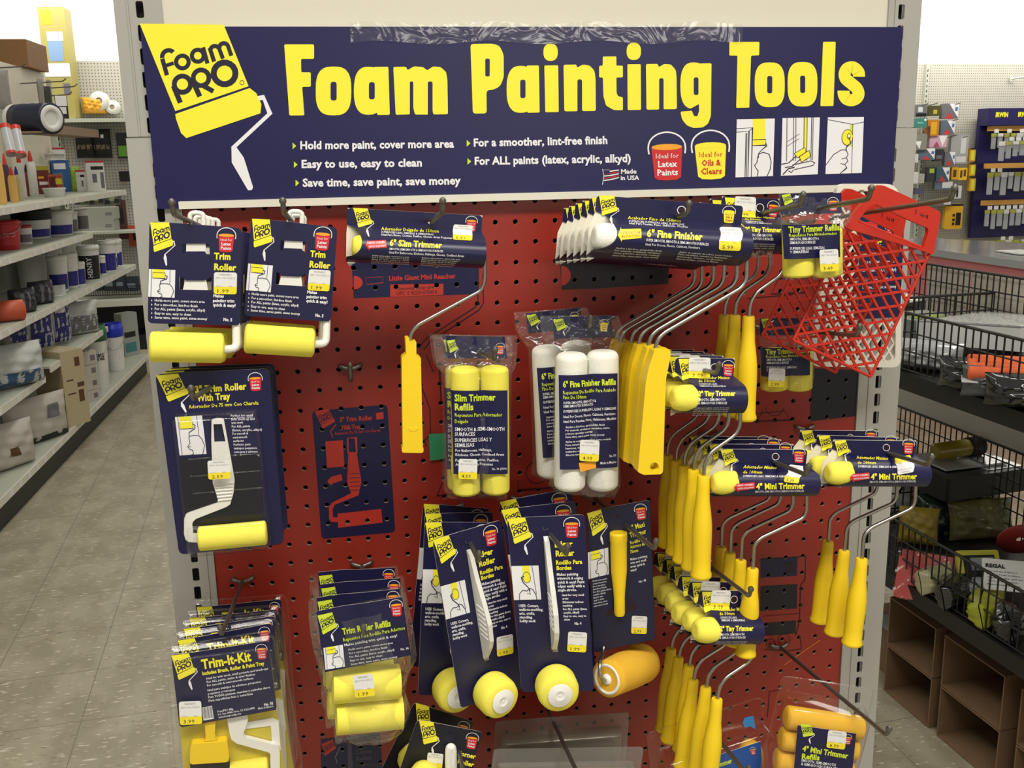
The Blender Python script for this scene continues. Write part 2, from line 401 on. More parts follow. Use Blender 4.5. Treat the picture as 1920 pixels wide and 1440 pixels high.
            s.line([P(.44, .3), P(.34, .34), P(.38, .48), P(.56, .64), P(.62, .74)], lw * 1.8, INK, k + 2)
            s.line([P(.2, 1), P(.22, .82), P(.34, .72), P(.5, .74), P(.62, .66), P(.72, .7), P(.82, .86), P(.84, 1)], lw * 1.4, INK, k + 2); s.line([P(.5, .8), P(.62, .84), P(.58, .72)], lw, INK, k + 2)
    def lines(s, rows, h, m, k=2, bold=0.02):
        for (t, x0, y0, x1, y1) in rows: s.text(t, x0, y0, x1, y1, h, m, k, bold=bold, res=1)
# ================================================================ the setting
G = MX.Rotation(GYAW, 4, 'Z')            # the store's own grid (aisles run along its second axis)
def gp(s, t, z=0.0): return G @ V((s, t, z))
def floor_mat():
    m = bpy.data.materials.new('vinyl_floor'); m.use_nodes = True; nt = m.node_tree; N = nt.nodes.new; L = nt.links.new
    p = nt.nodes['Principled BSDF']; p.inputs['Roughness'].default_value = 0.42
    tc = N('ShaderNodeTexCoord')
    def noise(scale, stretch, lo, hi, detail=3):
        mp = N('ShaderNodeMapping'); mp.inputs['Scale'].default_value = stretch; L(tc.outputs['Object'], mp.inputs[0])
        n = N('ShaderNodeTexNoise'); n.inputs['Scale'].default_value = scale; n.inputs['Detail'].default_value = detail; L(mp.outputs[0], n.inputs['Vector'])
        r = N('ShaderNodeMapRange'); r.inputs[1].default_value = lo; r.inputs[2].default_value = hi; L(n.outputs[0], r.inputs[0]); return r.outputs[0]
    base = (0.315, 0.283, 0.195, 1)
    def mix(a, col, f):
        x = N('ShaderNodeMix'); x.data_type = 'RGBA'; L(f, x.inputs[0])
        if isinstance(a, tuple): x.inputs[6].default_value = a
        else: L(a, x.inputs[6])
        x.inputs[7].default_value = col; return x.outputs[2]
    a = mix(base, (0.40, 0.365, 0.265, 1), noise(9, (1, 0.6, 1), .42, .62))
    a = mix(a, (0.66, 0.62, 0.50, 1), noise(26, (1.0, 3.6, 1), .62, .69, 2))
    a = mix(a, (0.12, 0.105, 0.085, 1), noise(30, (1.1, 4.0, 1.7), .66, .74, 2))
    br = N('ShaderNodeTexBrick'); br.offset = 0; br.inputs['Scale'].default_value = 1.0; br.inputs['Mortar Size'].default_value = 0.0012
    br.inputs['Brick Width'].default_value = 0.305; br.inputs['Row Height'].default_value = 0.305; br.inputs['Color1'].default_value = br.inputs['Color2'].default_value = (0, 0, 0, 1); br.inputs['Mortar'].default_value = (1, 1, 1, 1)
    L(tc.outputs['Object'], br.inputs['Vector'])
    a = mix(a, (0.16, 0.145, 0.11, 1), br.outputs['Color'])
    L(a, p.inputs['Base Color']); return m
mb = MB(); mb.add([(-7, -3, 0), (9, -3, 0), (9, 9.6, 0), (-7, 9.6, 0)], [(0, 1, 2, 3)], floor_mat()); o = struct('floor', mb); o.matrix_world = G
WALL = mat('white_wall', '#fbfaf5', 0.8); PEGG = mat('grey_pegboard', '#c9c7bc', 0.6)
WT = 8.1
mb = MB(); mb.box((1, WT + .1, 1.8), (16, .1, 3.6), WALL); o = struct('wall_back', mb); o.matrix_world = G

# ================================================================ the display end of the shelf run
GM = mat('gondola_grey', '#a5a49d', 0.42); CREAM = mat('cream_panel', '#d3cebd', 0.5); DARKB = mat('dark_void', '#1a1613', 0.9)  # dark_void: near-black standing in for the shade inside holes and slots
REDB = mat('red_pegboard', '#932b20', 0.34, bump=0.10, bscale=14, var=0.10, vscale=6)
gon = thing('display_gondola', 'grey end-of-aisle display frame with red pegboard under the big blue header sign', 'display stand', V((0.34, 0, 0)))
GI = MX.Translation((-0.34, 0, 0))
P1 = 0.0254; X0, X1, Z0, Z1 = -0.095, 0.778, 0.56, 1.512
HR = 0.0033
CELLS = []                                # every convex piece of pegboard skin, so printed areas keep the holes
def cell(x, z):
    k = 8; q = []
    c8 = [(math.cos(2 * PI * i / k), math.sin(2 * PI * i / k)) for i in range(k)]
    sq = [(1, 0), (1, 1), (0, 1), (-1, 1), (-1, 0), (-1, -1), (0, -1), (1, -1)]
    for i in range(k):
        j = (i + 1) % k
        q.append([(x + c8[i][0] * HR, z + c8[i][1] * HR), (x + sq[i][0] * P1 / 2, z + sq[i][1] * P1 / 2), (x + sq[j][0] * P1 / 2, z + sq[j][1] * P1 / 2), (x + c8[j][0] * HR, z + c8[j][1] * HR)])
    return q
mb = MB(); holes = []
xs = [i * P1 for i in range(-3, 31)]; zs = [1.29 - P1 * j for j in range(-8, 28)]
for x in xs:
    for z in zs:
        CELLS += cell(x, z); holes.append((x, z))
xl, xr, zb = xs[0] - P1 / 2, xs[-1] + P1 / 2, zs[-1] - P1 / 2
for a, b, c, d in ((X0, xl, zb, zs[0] + P1 / 2), (xr, X1, zb, zs[0] + P1 / 2)): CELLS.append([(a, c), (b, c), (b, d), (a, d)])
for q in CELLS: mb.add([(a, 0, b) for a, b in q], [tuple(range(len(q)))], REDB)
for x, z in holes:
    r = [(x + HR * math.cos(2 * PI * i / 8), z + HR * math.sin(2 * PI * i / 8)) for i in range(8)]
    mb.add([(a, 0, b) for a, b in r] + [(a, .004, b) for a, b in r], [(i, (i + 1) % 8, 8 + (i + 1) % 8, 8 + i) for i in range(8)], KRAFT)
def clip(poly, win):
    out = list(poly)
    for i in range(len(win)):
        a, b = win[i], win[(i + 1) % len(win)]; inp = out; out = []
        sd = lambda p: (b[0] - a[0]) * (p[1] - a[1]) - (b[1] - a[1]) * (p[0] - a[0])
        for j in range(len(inp)):
            p, q = inp[j], inp[(j + 1) % len(inp)]; sp, sq = sd(p), sd(q)
            if sp >= 0: out.append(p)
            if (sp >= 0) != (sq >= 0): t = sp / (sp - sq); out.append((p[0] + (q[0] - p[0]) * t, p[1] + (q[1] - p[1]) * t))
        if len(out) < 3: return []
    return out
bxz = lambda u, v: (lambda p: (p.x, p.z))(at(u, v, 0))
def decal(px, m, d=.0003, A=None):
    w = [bxz(*p) for p in px]
    ar = sum(w[i - 1][0] * w[i][1] - w[i][0] * w[i - 1][1] for i in range(len(w)))
    if ar < 0: w = w[::-1]
    x0, x1 = min(p[0] for p in w), max(p[0] for p in w); z0, z1 = min(p[1] for p in w), max(p[1] for p in w)
    for q in CELLS:
        if max(p[0] for p in q) < x0 or min(p[0] for p in q) > x1 or max(p[1] for p in q) < z0 or min(p[1] for p in q) > z1: continue
        r = clip(q if sum(q[i - 1][0] * q[i][1] - q[i][0] * q[i - 1][1] for i in range(len(q))) > 0 else q[::-1], w)
        if r: mb.add([(a, -d, b) for a, b in r], [tuple(range(len(r)))], m)
PNAVY = mat('printed_navy', '#15143f', 0.36); PDARK = mat('printed_dark', '#14101c', 0.36); PRED = mat('printed_red', '#b23226', 0.36)
A = Art(mb, T=bxz, d0=.0004)
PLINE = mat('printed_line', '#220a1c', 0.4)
# printed places for the tools: dark shapes with red lettering, outlines of wires and bags
A.c(640, 360, 4.8); K = lambda pts: [(A.ox + a / A.sc, A.oy + b / A.sc) for a, b in pts]
decal(K([(90, 600), (1240, 600), (1236, 918), (112, 955)]), PNAVY)
decal(K([(440, 832), (918, 826), (918, 925), (440, 945)]), PRED, .0005)
A.text('Little Giant Mini Reacher', 430, 797, 1030, 775, 44, PRED, 2); A.text('Customize Order #74', 500, 880, 830, 870, 26, PLINE, 3, bold=0); A.text('UPC  0 42224 07500 6', 500, 928, 860, 912, 34, PLINE, 3, bold=0)
A.poly([(112, 750)] + ell(112, 815, 80, 62, 10, -PI / 2, PI / 2) + [(112, 880)], PRED, 2); A.line([(220, 770), (372, 762), (375, 815), (225, 832)], 4, PRED, 2, True)
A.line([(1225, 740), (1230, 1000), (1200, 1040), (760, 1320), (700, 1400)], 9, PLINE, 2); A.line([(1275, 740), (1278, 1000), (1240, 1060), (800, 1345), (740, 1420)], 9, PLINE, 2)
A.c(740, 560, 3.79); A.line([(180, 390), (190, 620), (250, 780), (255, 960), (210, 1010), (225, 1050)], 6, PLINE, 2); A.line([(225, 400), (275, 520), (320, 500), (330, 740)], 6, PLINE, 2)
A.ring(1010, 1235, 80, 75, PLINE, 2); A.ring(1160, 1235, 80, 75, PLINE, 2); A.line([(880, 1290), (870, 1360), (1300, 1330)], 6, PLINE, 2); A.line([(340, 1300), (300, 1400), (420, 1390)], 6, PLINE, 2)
A.c(260, 670, 3.8917); K = lambda pts: [(A.ox + a / A.sc, A.oy + b / A.sc) for a, b in pts]
decal(K(round_poly([(1265, 390), (1815, 345), (1872, 1275), (1335, 1325)], 30)), PNAVY)
decal(K([(1450, 1140), (1770, 1105), (1780, 1205), (1456, 1243)]), PRED, .0005)
A.logo3((1285, 395), (1385, 372), (1345, 520), tagm=PRED, ink=PNAVY, handle=False, k=2)
A.line([(1440, 490), (1400, 540), (1418, 585)], 7, PRED, 2)
A.text('3" Trim Roller', 1468, 470, 1708, 455, 34, PRED, 2); A.text('With Tray', 1475, 528, 1620, 520, 34, PRED, 2); A.text('Adornador De 75 mm Con Charola', 1430, 566, 1765, 540, 22, PRED, 2, res=1)
A.poly([(1362, 612), (1490, 603), (1502, 795), (1375, 805)], PRED, 2); A.poly([(1730, 405), (1785, 398), (1788, 448), (1735, 455)], PRED, 2)
A.poly([(1375, 905), (1405, 870), (1478, 850), (1488, 895), (1415, 920), (1408, 935)], PRED, 2)
A.poly([(1530, 690), (1590, 690), (1625, 905), (1605, 1005), (1430, 1075), (1415, 1110), (1418, 1165), (1455, 1168), (1455, 1200), (1405, 1200), (1390, 1180), (1388, 1090), (1410, 1060), (1550, 990), (1522, 915)], PRED, 2)
A.line([(1528, 700), (1526, 588), (1585, 585), (1592, 700)], 10, PRED, 2)
for i in range(5): A.line([(1540, 850 + 30 * i), (1612, 846 + 30 * i)], 4, PNAVY, 3)
A.c(1020, 340, 4.8); K = lambda pts: [(A.ox + a / A.sc, A.oy + b / A.sc) for a, b in pts]
decal(K([(140, 640), (1130, 640), (1115, 942), (460, 965), (158, 985)]), PDARK)
A.poly([(155, 758)] + ell(155, 848, 86, 90, 12, -PI / 2, PI / 2) + [(155, 938)], PRED, 2); A.poly([(260, 835), (290, 805), (392, 796), (396, 845), (300, 862), (290, 880)], PLINE, 2)
A.text('6" Fine Finisher', 460, 820, 760, 800, 40, PLINE, 2)
A.c(1200, 900, 4.8); K = lambda pts: [(A.ox + a / A.sc, A.oy + b / A.sc) for a, b in pts]
decal(K([(1085, 705), (1418, 690), (1412, 860), (1085, 882)]), PNAVY); decal(K([(1085, 955), (1415, 935), (1412, 1155), (1080, 1180)]), PDARK); decal(K([(1080, 1290), (1405, 1262), (1400, 1380), (1080, 1405)]), PDARK)
A.poly([(1308, 745), (1385, 735), (1388, 830), (1312, 840)], PLINE, 2)
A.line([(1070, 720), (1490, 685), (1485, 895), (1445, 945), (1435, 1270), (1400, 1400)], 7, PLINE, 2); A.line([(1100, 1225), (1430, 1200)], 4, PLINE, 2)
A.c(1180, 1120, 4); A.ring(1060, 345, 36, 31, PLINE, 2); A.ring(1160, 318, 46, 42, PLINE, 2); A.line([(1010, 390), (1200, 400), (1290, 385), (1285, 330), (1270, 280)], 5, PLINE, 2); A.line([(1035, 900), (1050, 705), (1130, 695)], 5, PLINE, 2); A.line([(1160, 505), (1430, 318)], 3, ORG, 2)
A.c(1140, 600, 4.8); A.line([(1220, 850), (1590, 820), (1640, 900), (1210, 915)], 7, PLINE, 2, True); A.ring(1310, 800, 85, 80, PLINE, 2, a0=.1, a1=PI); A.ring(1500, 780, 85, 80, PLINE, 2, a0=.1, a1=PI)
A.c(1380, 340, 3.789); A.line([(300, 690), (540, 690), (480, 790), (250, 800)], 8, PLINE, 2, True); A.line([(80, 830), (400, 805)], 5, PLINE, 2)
decal([(1524, 690), (1612, 694), (1606, 780), (1518, 790)], PDARK)
A.c(560, 1120, 4.5); K = lambda pts: [(A.ox + a / A.sc, A.oy + b / A.sc) for a, b in pts]
decal(K([(185, 1195), (690, 1140), (712, 1560), (190, 1560)]), PNAVY)
A.logo3((195, 1235), (290, 1195), (225, 1335), tagm=PRED, ink=PLINE, handle=False, k=2); A.line([(350, 1260), (310, 1345), (325, 1400)], 8, mat('faded_print', '#6a6a8a', .5), 2)
FADE = mat('faded_grey_print', '#4a4458', .5); A.poly([(412, 1215), (445, 1210), (460, 1500), (418, 1500)], FADE, 2)
A.text('Corner', 485, 1320, 630, 1305, 36, FADE, 2); A.text('Roller', 490, 1375, 620, 1362, 36, FADE, 2); A.text('Rodillo Para', 492, 1428, 670, 1412, 22, FADE, 2, res=1)
mb.build('pegboard', gon, GI)
mb = MB(); mb.box((.3415, .02, 1.0), (.88, .012, 1.04), DARKB); mb.build('rear_panel', gon, GI)
# slotted uprights: a lower pair and a stacked upper pair
def upright(x0, x1, xs_, z0, z1, y, step_side):
    mb = MB(); lo = [rrect(x0, z0, x1, z1)]
    n0 = math.ceil((z0 - 1.0316 + .012) / P1); n1 = math.floor((z1 - 1.0316 - .012) / P1)
    for k in range(n0, n1 + 1):
        z = 1.0316 + P1 * k; lo.append(rrect(xs_ - .0042, z - .009, xs_ + .0042, z + .009, .002, 2)[::-1])
    mb.prism(lo, y, y + .0025, GM)
    mb.prism(rrect(xs_ - .007, z0, xs_ + .007, z1), y + .012, y + .013, DARKB)
    for xa, xb in ((x0, x0 + .002), (x1 - .002, x1)): mb.box(((xa + xb) / 2, y + .03, (z0 + z1) / 2), (abs(xb - xa), .055, z1 - z0), GM)
    if step_side: mb.box((step_side, y - .0004, (z0 + z1) / 2), (.0018, .0022, z1 - z0), GM)
    return mb
upright(-.1505, -.0955, -.1195, .30, 1.5765, -.003, -.1050).build('upright', gon, GI)
upright(.7785, .8390, .8075, .30, 1.5735, -.003, .7935).build('upright', gon, GI)
upright(-.1495, -.0975, -.1215, 1.578, 2.15, -.002, -.1345).build('upright_extension', gon, GI)
upright(.7890, .8340, .8065, 1.575, 2.15, -.002, .7980).build('upright_extension', gon, GI)
mb = MB(); mb.box((.345, .006, 1.84), (.888, .01, .64), CREAM); mb.build('upper_panel', gon, GI)
mb = MB(); mb.box((.345, .08, .3), (.985, .1, .6), GM); mb.build('base', gon, GI)

# ================================================================ the header sign
SY = -0.0085
sp = lambda u, v: (lambda p: (p.x, p.z))(at(u, v, SY))
SO = V((*[sp(975, 210)[0]], SY, sp(975, 210)[1]))
sx0, sx1 = sp(262, 45)[0], sp(1693, 52)[0]; sz1 = sp(900, 50)[1]; sz0 = sp(290, 392)[1]
sign = thing('header_sign', 'wide navy sign with big yellow lettering FOAM PAINTING TOOLS over the pegboard', 'sign', SO)
mb = MB(); mb.prism(rrect(sx0 - SO.x, sz0 - SO.z, sx1 - SO.x, sz1 - SO.z), 0, .0035, SIGNNAVY, side=WHI)
A = Art(mb, T=lambda u, v: (lambda p: (p[0] - SO.x, p[1] - SO.z))(sp(u, v)), d0=.0002)
A.c(240, 20, 2.909)
A.logo(lambda x, y: (x, y), cut=[(64, 71), (522, 76), (658, 412), (258, 548)])
R_ = lambda pts, r, k=1: A.poly(round_poly(pts, r), YEL, k)
HOLE = SIGNNAVY
def slot(x0, y0, x1, y1, r): A.poly(round_poly([(x0, y0), (x1, y0), (x1, y1), (x0, y1)], r), HOLE, 2)
def sup(cx, cy, rx, ry, e=2.9, n=36):
    o = []
    for i in range(n):
        a = 2 * PI * i / n; c, s_ = math.cos(a), math.sin(a)
        o.append((cx + rx * math.copysign(abs(c) ** (2 / e), c), cy + ry * math.copysign(abs(s_) ** (2 / e), s_)))
    return o
# F o a m
R_([(852, 184), (1015, 184), (1015, 263), (944, 263), (945, 336), (997, 336), (997, 415), (950, 415), (962, 571), (880, 572)], 9)
A.poly(sup(1121, 438, 97, 133), YEL); slot(1105, 388, 1138, 490, 16)
A.poly(sup(1312, 437, 80, 131, 2.6), YEL); R_([(1340, 307), (1420, 306), (1428, 568), (1360, 569), (1352, 540), (1310, 520)], 8); slot(1314, 390, 1346, 484, 15)
R_([(1447, 307), (1517, 306), (1524, 325), (1560, 304), (1610, 308), (1632, 326), (1664, 304), (1705, 308), (1735, 335), (1742, 380), (1745, 565), (1665, 566), (1650, 480), (1640, 567), (1565, 567), (1545, 480), (1538, 566), (1460, 568)], 9)
slot(1537, 386, 1556, 576, 9); slot(1635, 386, 1661, 576, 11)
# P a i n t i n g
A.c(840, 20, 4)
R_([(168, 250), (330, 247), (385, 262), (417, 330), (418, 500), (392, 565), (345, 592), (288, 598), (290, 771), (186, 772)], 24); slot(279, 360, 313, 493, 12)
A.poly(sup(545, 590, 106, 176, 2.6), YEL); R_([(590, 412), (681, 411), (687, 764), (596, 766), (586, 740), (540, 700)], 9); slot(541, 518, 581, 656, 17)
A.poly(sup(769, 312, 54, 65, 2.4), YEL); R_([(722, 411), (826, 410), (830, 760), (729, 762)], 9)
R_([(866, 406), (962, 404), (968, 428), (1010, 404), (1062, 412), (1098, 450), (1106, 510), (1108, 752), (1005, 753), (988, 640), (972, 754), (872, 755)], 14); slot(970, 515, 1005, 765, 15)
R_([(1160, 344), (1262, 343), (1262, 413), (1311, 412), (1311, 500), (1262, 501), (1264, 620), (1276, 642), (1311, 650), (1311, 747), (1245, 746), (1185, 712), (1165, 640), (1161, 501), (1133, 501), (1133, 414), (1160, 413)], 9)
A.poly(sup(1393, 305, 54, 65, 2.4), YEL); R_([(1345, 402), (1445, 401), (1447, 744), (1347, 746)], 9)
R_([(1484, 400), (1572, 399), (1580, 424), (1622, 399), (1672, 404), (1708, 446), (1714, 505), (1716, 738), (1614, 740), (1600, 640), (1585, 741), (1488, 743)], 14); slot(1583, 507, 1616, 752, 14)
A.c(1280, 20, 4)
A.poly(sup(82, 562, 100, 174, 2.6), YEL); R_([(110, 397), (216, 394), (211, 790), (190, 848), (150, 876), (80, 880), (30, 860), (-5, 815), (-18, 756), (72, 750), (85, 778), (108, 785), (122, 760), (122, 640), (90, 500)], 14); slot(82, 500, 118, 632, 16); A.poly(round_poly([(-30, 738), (60, 734), (122, 700), (121, 742), (112, 790), (88, 793), (74, 768), (70, 750), (-30, 757)], 8), HOLE, 2)
A.poly(round_poly([(-16, 757), (72, 750), (88, 793), (60, 835), (10, 840)], 6), YEL, 1)
# T o o l s
R_([(350, 235), (575, 234), (573, 335), (512, 338), (499, 727), (401, 729), (410, 338), (349, 337)], 9)
A.poly(sup(652, 556, 113, 168), YEL); slot(633, 490, 671, 620, 18)
A.poly(sup(898, 552, 112, 167), YEL); slot(880, 487, 918, 617, 18)
R_([(1052, 234), (1147, 233), (1130, 715), (1032, 716)], 9)
A.line(smooth_path([(1321, 496, 0), (1318, 462, 0), (1290, 432, 0), (1264, 425, 0), (1232, 436, 0), (1214, 470, 0), (1222, 510, 0), (1262, 545, 0), (1304, 582, 0), (1318, 622, 0), (1304, 655, 0), (1266, 672, 0), (1228, 662, 0), (1208, 630, 0), (1206, 600, 0)], 4) and [(p.x, p.y) for p in smooth_path([(1321, 496, 0), (1318, 462, 0), (1290, 432, 0), (1264, 425, 0), (1232, 436, 0), (1214, 470, 0), (1222, 510, 0), (1262, 545, 0), (1304, 582, 0), (1318, 622, 0), (1304, 655, 0), (1266, 672, 0), (1228, 662, 0), (1208, 630, 0), (1206, 600, 0)], 4)], 90, YEL, 1)
# selling points
A.c(240, 20, 2.909)
def point(t, x0, y0, x1, y1, h, tx, ty, ts):
    A.text(t, x0, y0, x1, y1, h, WHI, 2, bold=.036); A.poly([(tx, ty - ts), (tx + ts * 1.1, ty), (tx, ty + ts)], LGRN, 2)
point('Hold more paint, cover more area', 940, 755, 1778, 746, 44, 898, 738, 18)
point('Easy to use, easy to clean', 947, 857, 1603, 849, 44, 905, 840, 18)
point('Save time, save paint, save money', 953, 959, 1815, 946, 44, 914, 940, 18)
A.c(840, 20, 4)
point('For a smoother, lint-free finish', 193, 1018, 1195, 998, 60, 140, 995, 25)
point('For ALL paints (latex, acrylic, alkyd)', 200, 1155, 1370, 1134, 60, 146, 1131, 25)
A.text('Made', 1297, 1222, 1413, 1220, 34, WHI, 2, bold=.03); A.text('in USA', 1295, 1270, 1433, 1268, 34, WHI, 2, bold=.03)
for i in range(5): A.poly([(1168, 1205 + 16 * i), (1215, 1200 + 16 * i), (1280, 1191 + 14 * i), (1282, 1199 + 14 * i), (1216, 1208 + 16 * i), (1168, 1213 + 16 * i)], (WHI, RED)[i % 2], 2)
A.poly([(1162, 1192), (1212, 1194), (1212, 1220), (1164, 1226)], SIGNNAVY, 3); A.line([(1158, 1188), (1168, 1240), (1157, 1305)], 4, WHI, 3); A.line([(1162, 1194), (1212, 1194)], 2, WHI, 4)
A.bucket(1640, 1018, 232, rot=-.03)
A.c(1280, 20, 4); A.bucket(207, 1006, 236, oil=True, rot=-.03)
def panel(q):
    A.poly(q, WHI, 1)
    (a, b, c_, d) = [V(p) for p in q]
    return lambda x, y: tuple(a * (1 - x) * (1 - y) + b * x * (1 - y) + c_ * x * y + d * (1 - x) * y)
P = panel([(405, 815), (690, 809), (676, 1240), (395, 1250)]); ln = lambda pts, w=5, k=3: A.line([P(*p) for p in pts], w, INK, k)
A.poly([P(.42, 0), P(.76, 0), P(.76, .36), P(.42, .36)], YEL, 2); A.poly([P(.42, .36), P(.78, .36), P(.78, .46), P(.42, .46)], YEL, 2); ln([(.42, .36), (.78, .36), (.78, .46), (.42, .46), (.42, .36)])
ln([(0, .16), (.42, .15), (.42, 1)]); ln([(0, .22), (.33, .21), (.33, 1)]); ln([(.25, .24), (.25, 1)]); ln([(.33, .21), (.42, .15)]); A.poly([P(.25, .24), P(.29, .24), P(.31, 1), P(.27, 1)], GRY, 2)
ln([(.78, .42), (.81, .47), (.68, .54), (.6, .6), (.6, .68)], 6); ln([(.58, .62), (.72, .58), (.88, .62), (.94, .75), (.92, .88), (.84, 1)], 6); ln([(.58, .64), (.56, .76), (.5, .8), (.55, .86), (.6, .9), (.58, 1)], 6)
P = panel([(748, 806), (1028, 800), (1012, 1227), (736, 1238)])
A.poly([P(.58, 0), P(.66, 0), P(.67, .6), P(.58, .6)], YEL, 2)
for x in (.12, .3, .36, .58, .66, .78, .82): ln([(x, 0), (x + .02, .75)])
for a, b in ((.12, .42), (.12, .5)): ln([(a, b), (a + .35, b - .14)], 3)
A.poly([P(*p) for p in round_poly([(.34, .62), (.62, .52), (.66, .6), (.42, .7)], .04)], YEL, 4); A.poly([P(*p) for p in round_poly([(.48, .68), (.74, .57), (.78, .68), (.54, .78)], .04)], YEL, 5)
ln(round_poly([(.34, .62), (.62, .52), (.66, .6), (.42, .7), (.34, .62)], .02), 4, 5); ln(round_poly([(.48, .68), (.74, .57), (.78, .68), (.54, .78), (.48, .68)], .02), 4, 6)
ln([(.4, .66), (.2, .78), (0, .8)], 6, 4); ln([(.5, .73), (.3, .84), (.1, .86)], 6, 4); ln([(.3, .82), (.8, .76), (.92, .8)], 5, 4); ln([(.36, .9), (.86, .84), (.9, .8)], 5, 4); ln([(.05, .98), (.2, .88), (.36, .86)], 8, 4); ln([(.2, .92), (.28, .95), (.34, .9)], 5, 4)
P = panel([(1088, 800), (1358, 797), (1342, 1217), (1070, 1225)])
ln([(0, .04), (.7, .13), (1, .09)], 4); ln([(.7, .13), (.72, 1)], 4); A.poly([P(.62, .14), P(.7, .13), P(.71, .55), P(.64, .5)], LGRN, 2)
A.poly([P(*p) for p in ell(.56, .36, .15, .14, 20)], YEL, 4); ln(ell(.56, .36, .15, .14, 20), 4, 5); ln(ell(.6, .34, .05, .05, 12), 4, 5); A.disc(*P(.6, .34), 8, WHI, 5)
ln([(.6, .36), (.66, .46), (.54, .54), (.54, .6)], 7, 5); ln([(0, .84), (.2, .66), (.4, .58), (.54, .58), (.6, .66), (.56, .72), (.6, .78), (.52, .84), (.58, .9), (.4, 1)], 5, 4); ln([(.42, .74), (.56, .72)], 4, 4); ln([(.4, .82), (.52, .84)], 4, 4)
mb.build('sign_board', sign)
# the white channel that holds its lower edge
mb = MB(); ra, rb = at(335, 378, -.014), at(1652, 346, -.014); rc = at(337, 392, -.014)
mb.box(((ra.x + rb.x) / 2 - SO.x, -.004, (ra.z + rc.z) / 2 - SO.z), (rb.x - ra.x, .008, ra.z - rc.z), mat('white_rail', '#dfdccd', .4)); mb.build('channel', sign)
# strip of clear packing tape along its top
mb = MB(); TAPE = clear('packing_tape', gloss=.10, rough=.16, bump=.9, bscale=26, edge=.3)
ta, tb = sp(656, 50), sp(1392, 60); rr = random.Random(3)
hz = [rr.uniform(-.0006, .0012) for _ in range(400)]
mb.grid(lambda u, v: (ta[0] - SO.x + (tb[0] - ta[0]) * u, -.0018 - abs(hz[int(u * 60) + 3 + 60 * int(v * 3)]), sz1 - SO.z + .004 + .002 * math.sin(u * 23) - .022 * v), 60, 3, TAPE); mb.build('tape', sign)
# green scrap of card tucked on the pegboard
mb = MB(); f = [at(*p, -.004) for p in ((804, 814), (838, 812), (834, 860), (806, 864))]; c0 = f[3]
mb.prism([(p.x - c0.x, p.z - c0.z) for p in f], 0, .0006, mat('green_card', '#2f8f63', .6)); o = mb.build('paper_tag', None, MX.Translation(c0)); tag(o, 'small green paper tag on the red pegboard beside the tall refill bag', 'tag')
# ================================================================ hooks in the pegboard
def hook(tip, L, label, drop=.13, up=.011, r=.0026):
    """wire peg hook: tip seen at a pixel, L out from the board, rising slightly outwards"""
    t = at(tip[0], tip[1], -L); e = t + V((0, .004, -up)); b = V((t.x, 0.0, e.z - drop * L))
    h = thing('peg_hook', label, 'hook', b, 'hooks in the red pegboard')
    mb = MB()
    mb.tube(bend_path([V((0, -.005, 0)), e - b, t - b], .010, 6), r, HOOK, 8)
    mb.lathe([(0, .002), (.2, .0034), (.6, .0036), (1, .0015)], HOOK, t - b + V((0, .001, -.003)), t - b + V((0, -.001, .003)), 10)
    mb.build('stem', h)
    mb = MB(); mb.tube(bend_path([V((-.0127, .012, .003)), V((-.0127, -.005, .003)), V((0, -.0065, -.001)), V((.0127, -.005, .003)), V((.0127, .012, .003))], .004), r, HOOK, 8); mb.build('bracket', h)
    return h
hook((322, 379), 0.275, 'steel peg hook carrying the left pair of trim roller cards, below the sign corner')
hook((530, 376), 0.25, 'steel peg hook carrying the second stack of trim roller cards')
hook((830, 376), 0.26, 'steel peg hook through the slim trimmer sleeve below the sign')
hook((1292, 381), .255, 'steel peg hook through the stack of fine finisher sleeves')
hook((1506, 364), 0.28, 'steel peg hook poking out above the top tiny trimmer cards')
hook((1634, 352), 0.325, 'steel peg hook reaching over the upper tiny trimmer refill bag')
hook((1790, 352), 0.345, 'long steel peg hook carrying the red paint grids at the upper right')
hook((656, 684), .06, 'short empty peg hook with nothing on it, below the trim roller cards', drop=-.1, up=.022, r=.003)
hook((358, 728), 0.285, 'steel peg hook with ball tip in front of the roller-with-tray blister card')
hook((928, 655), 0.25, 'steel peg hook through the yellow slim trimmer refill bag')
hook((1108, 595), .175, 'steel peg hook through the white fine finisher refill bags')
hook((1612, 611), 0.256, 'steel peg hook stretching in front of the red grid over the lower refill bag')
hook((1348, 682), 0.265, 'steel peg hook through the middle stack of tiny trimmers')
hook((1516, 874), 0.3, 'steel peg hook through the left stack of mini trimmers')
hook((1747, 856), 0.305, 'steel peg hook through the right stack of mini trimmers')
hook((413, 1176), .215, 'long steel peg hook through the stack of clear trim kits')
hook((681, 1176), 0.28, 'steel peg hook through the bagged trim roller refills')
hook((898, 1037), 0.278, 'steel peg hook through the left fanned stack of edger cards')
hook((1064, 1024), 0.295, 'steel peg hook through the right stack of edger cards')
hook((1230, 1014), 0.28, 'steel peg hook through the maxi trimmer card')
hook((1408, 1104), 0.27, 'steel peg hook through the bottom stack of tiny trimmers')
hook((872, 1446), 0.27, 'steel peg hook through the corner roller cards at the bottom edge')
hook((1088, 1446), 0.27, 'steel peg hook through the clear trays at the bottom edge')
hook((1404, 1440), 0.27, 'steel peg hook through the golden refill clamshell at the bottom')
hook((1667, 1366), 0.3, 'steel peg hook through the mini trimmer refill clamshell, lower right')

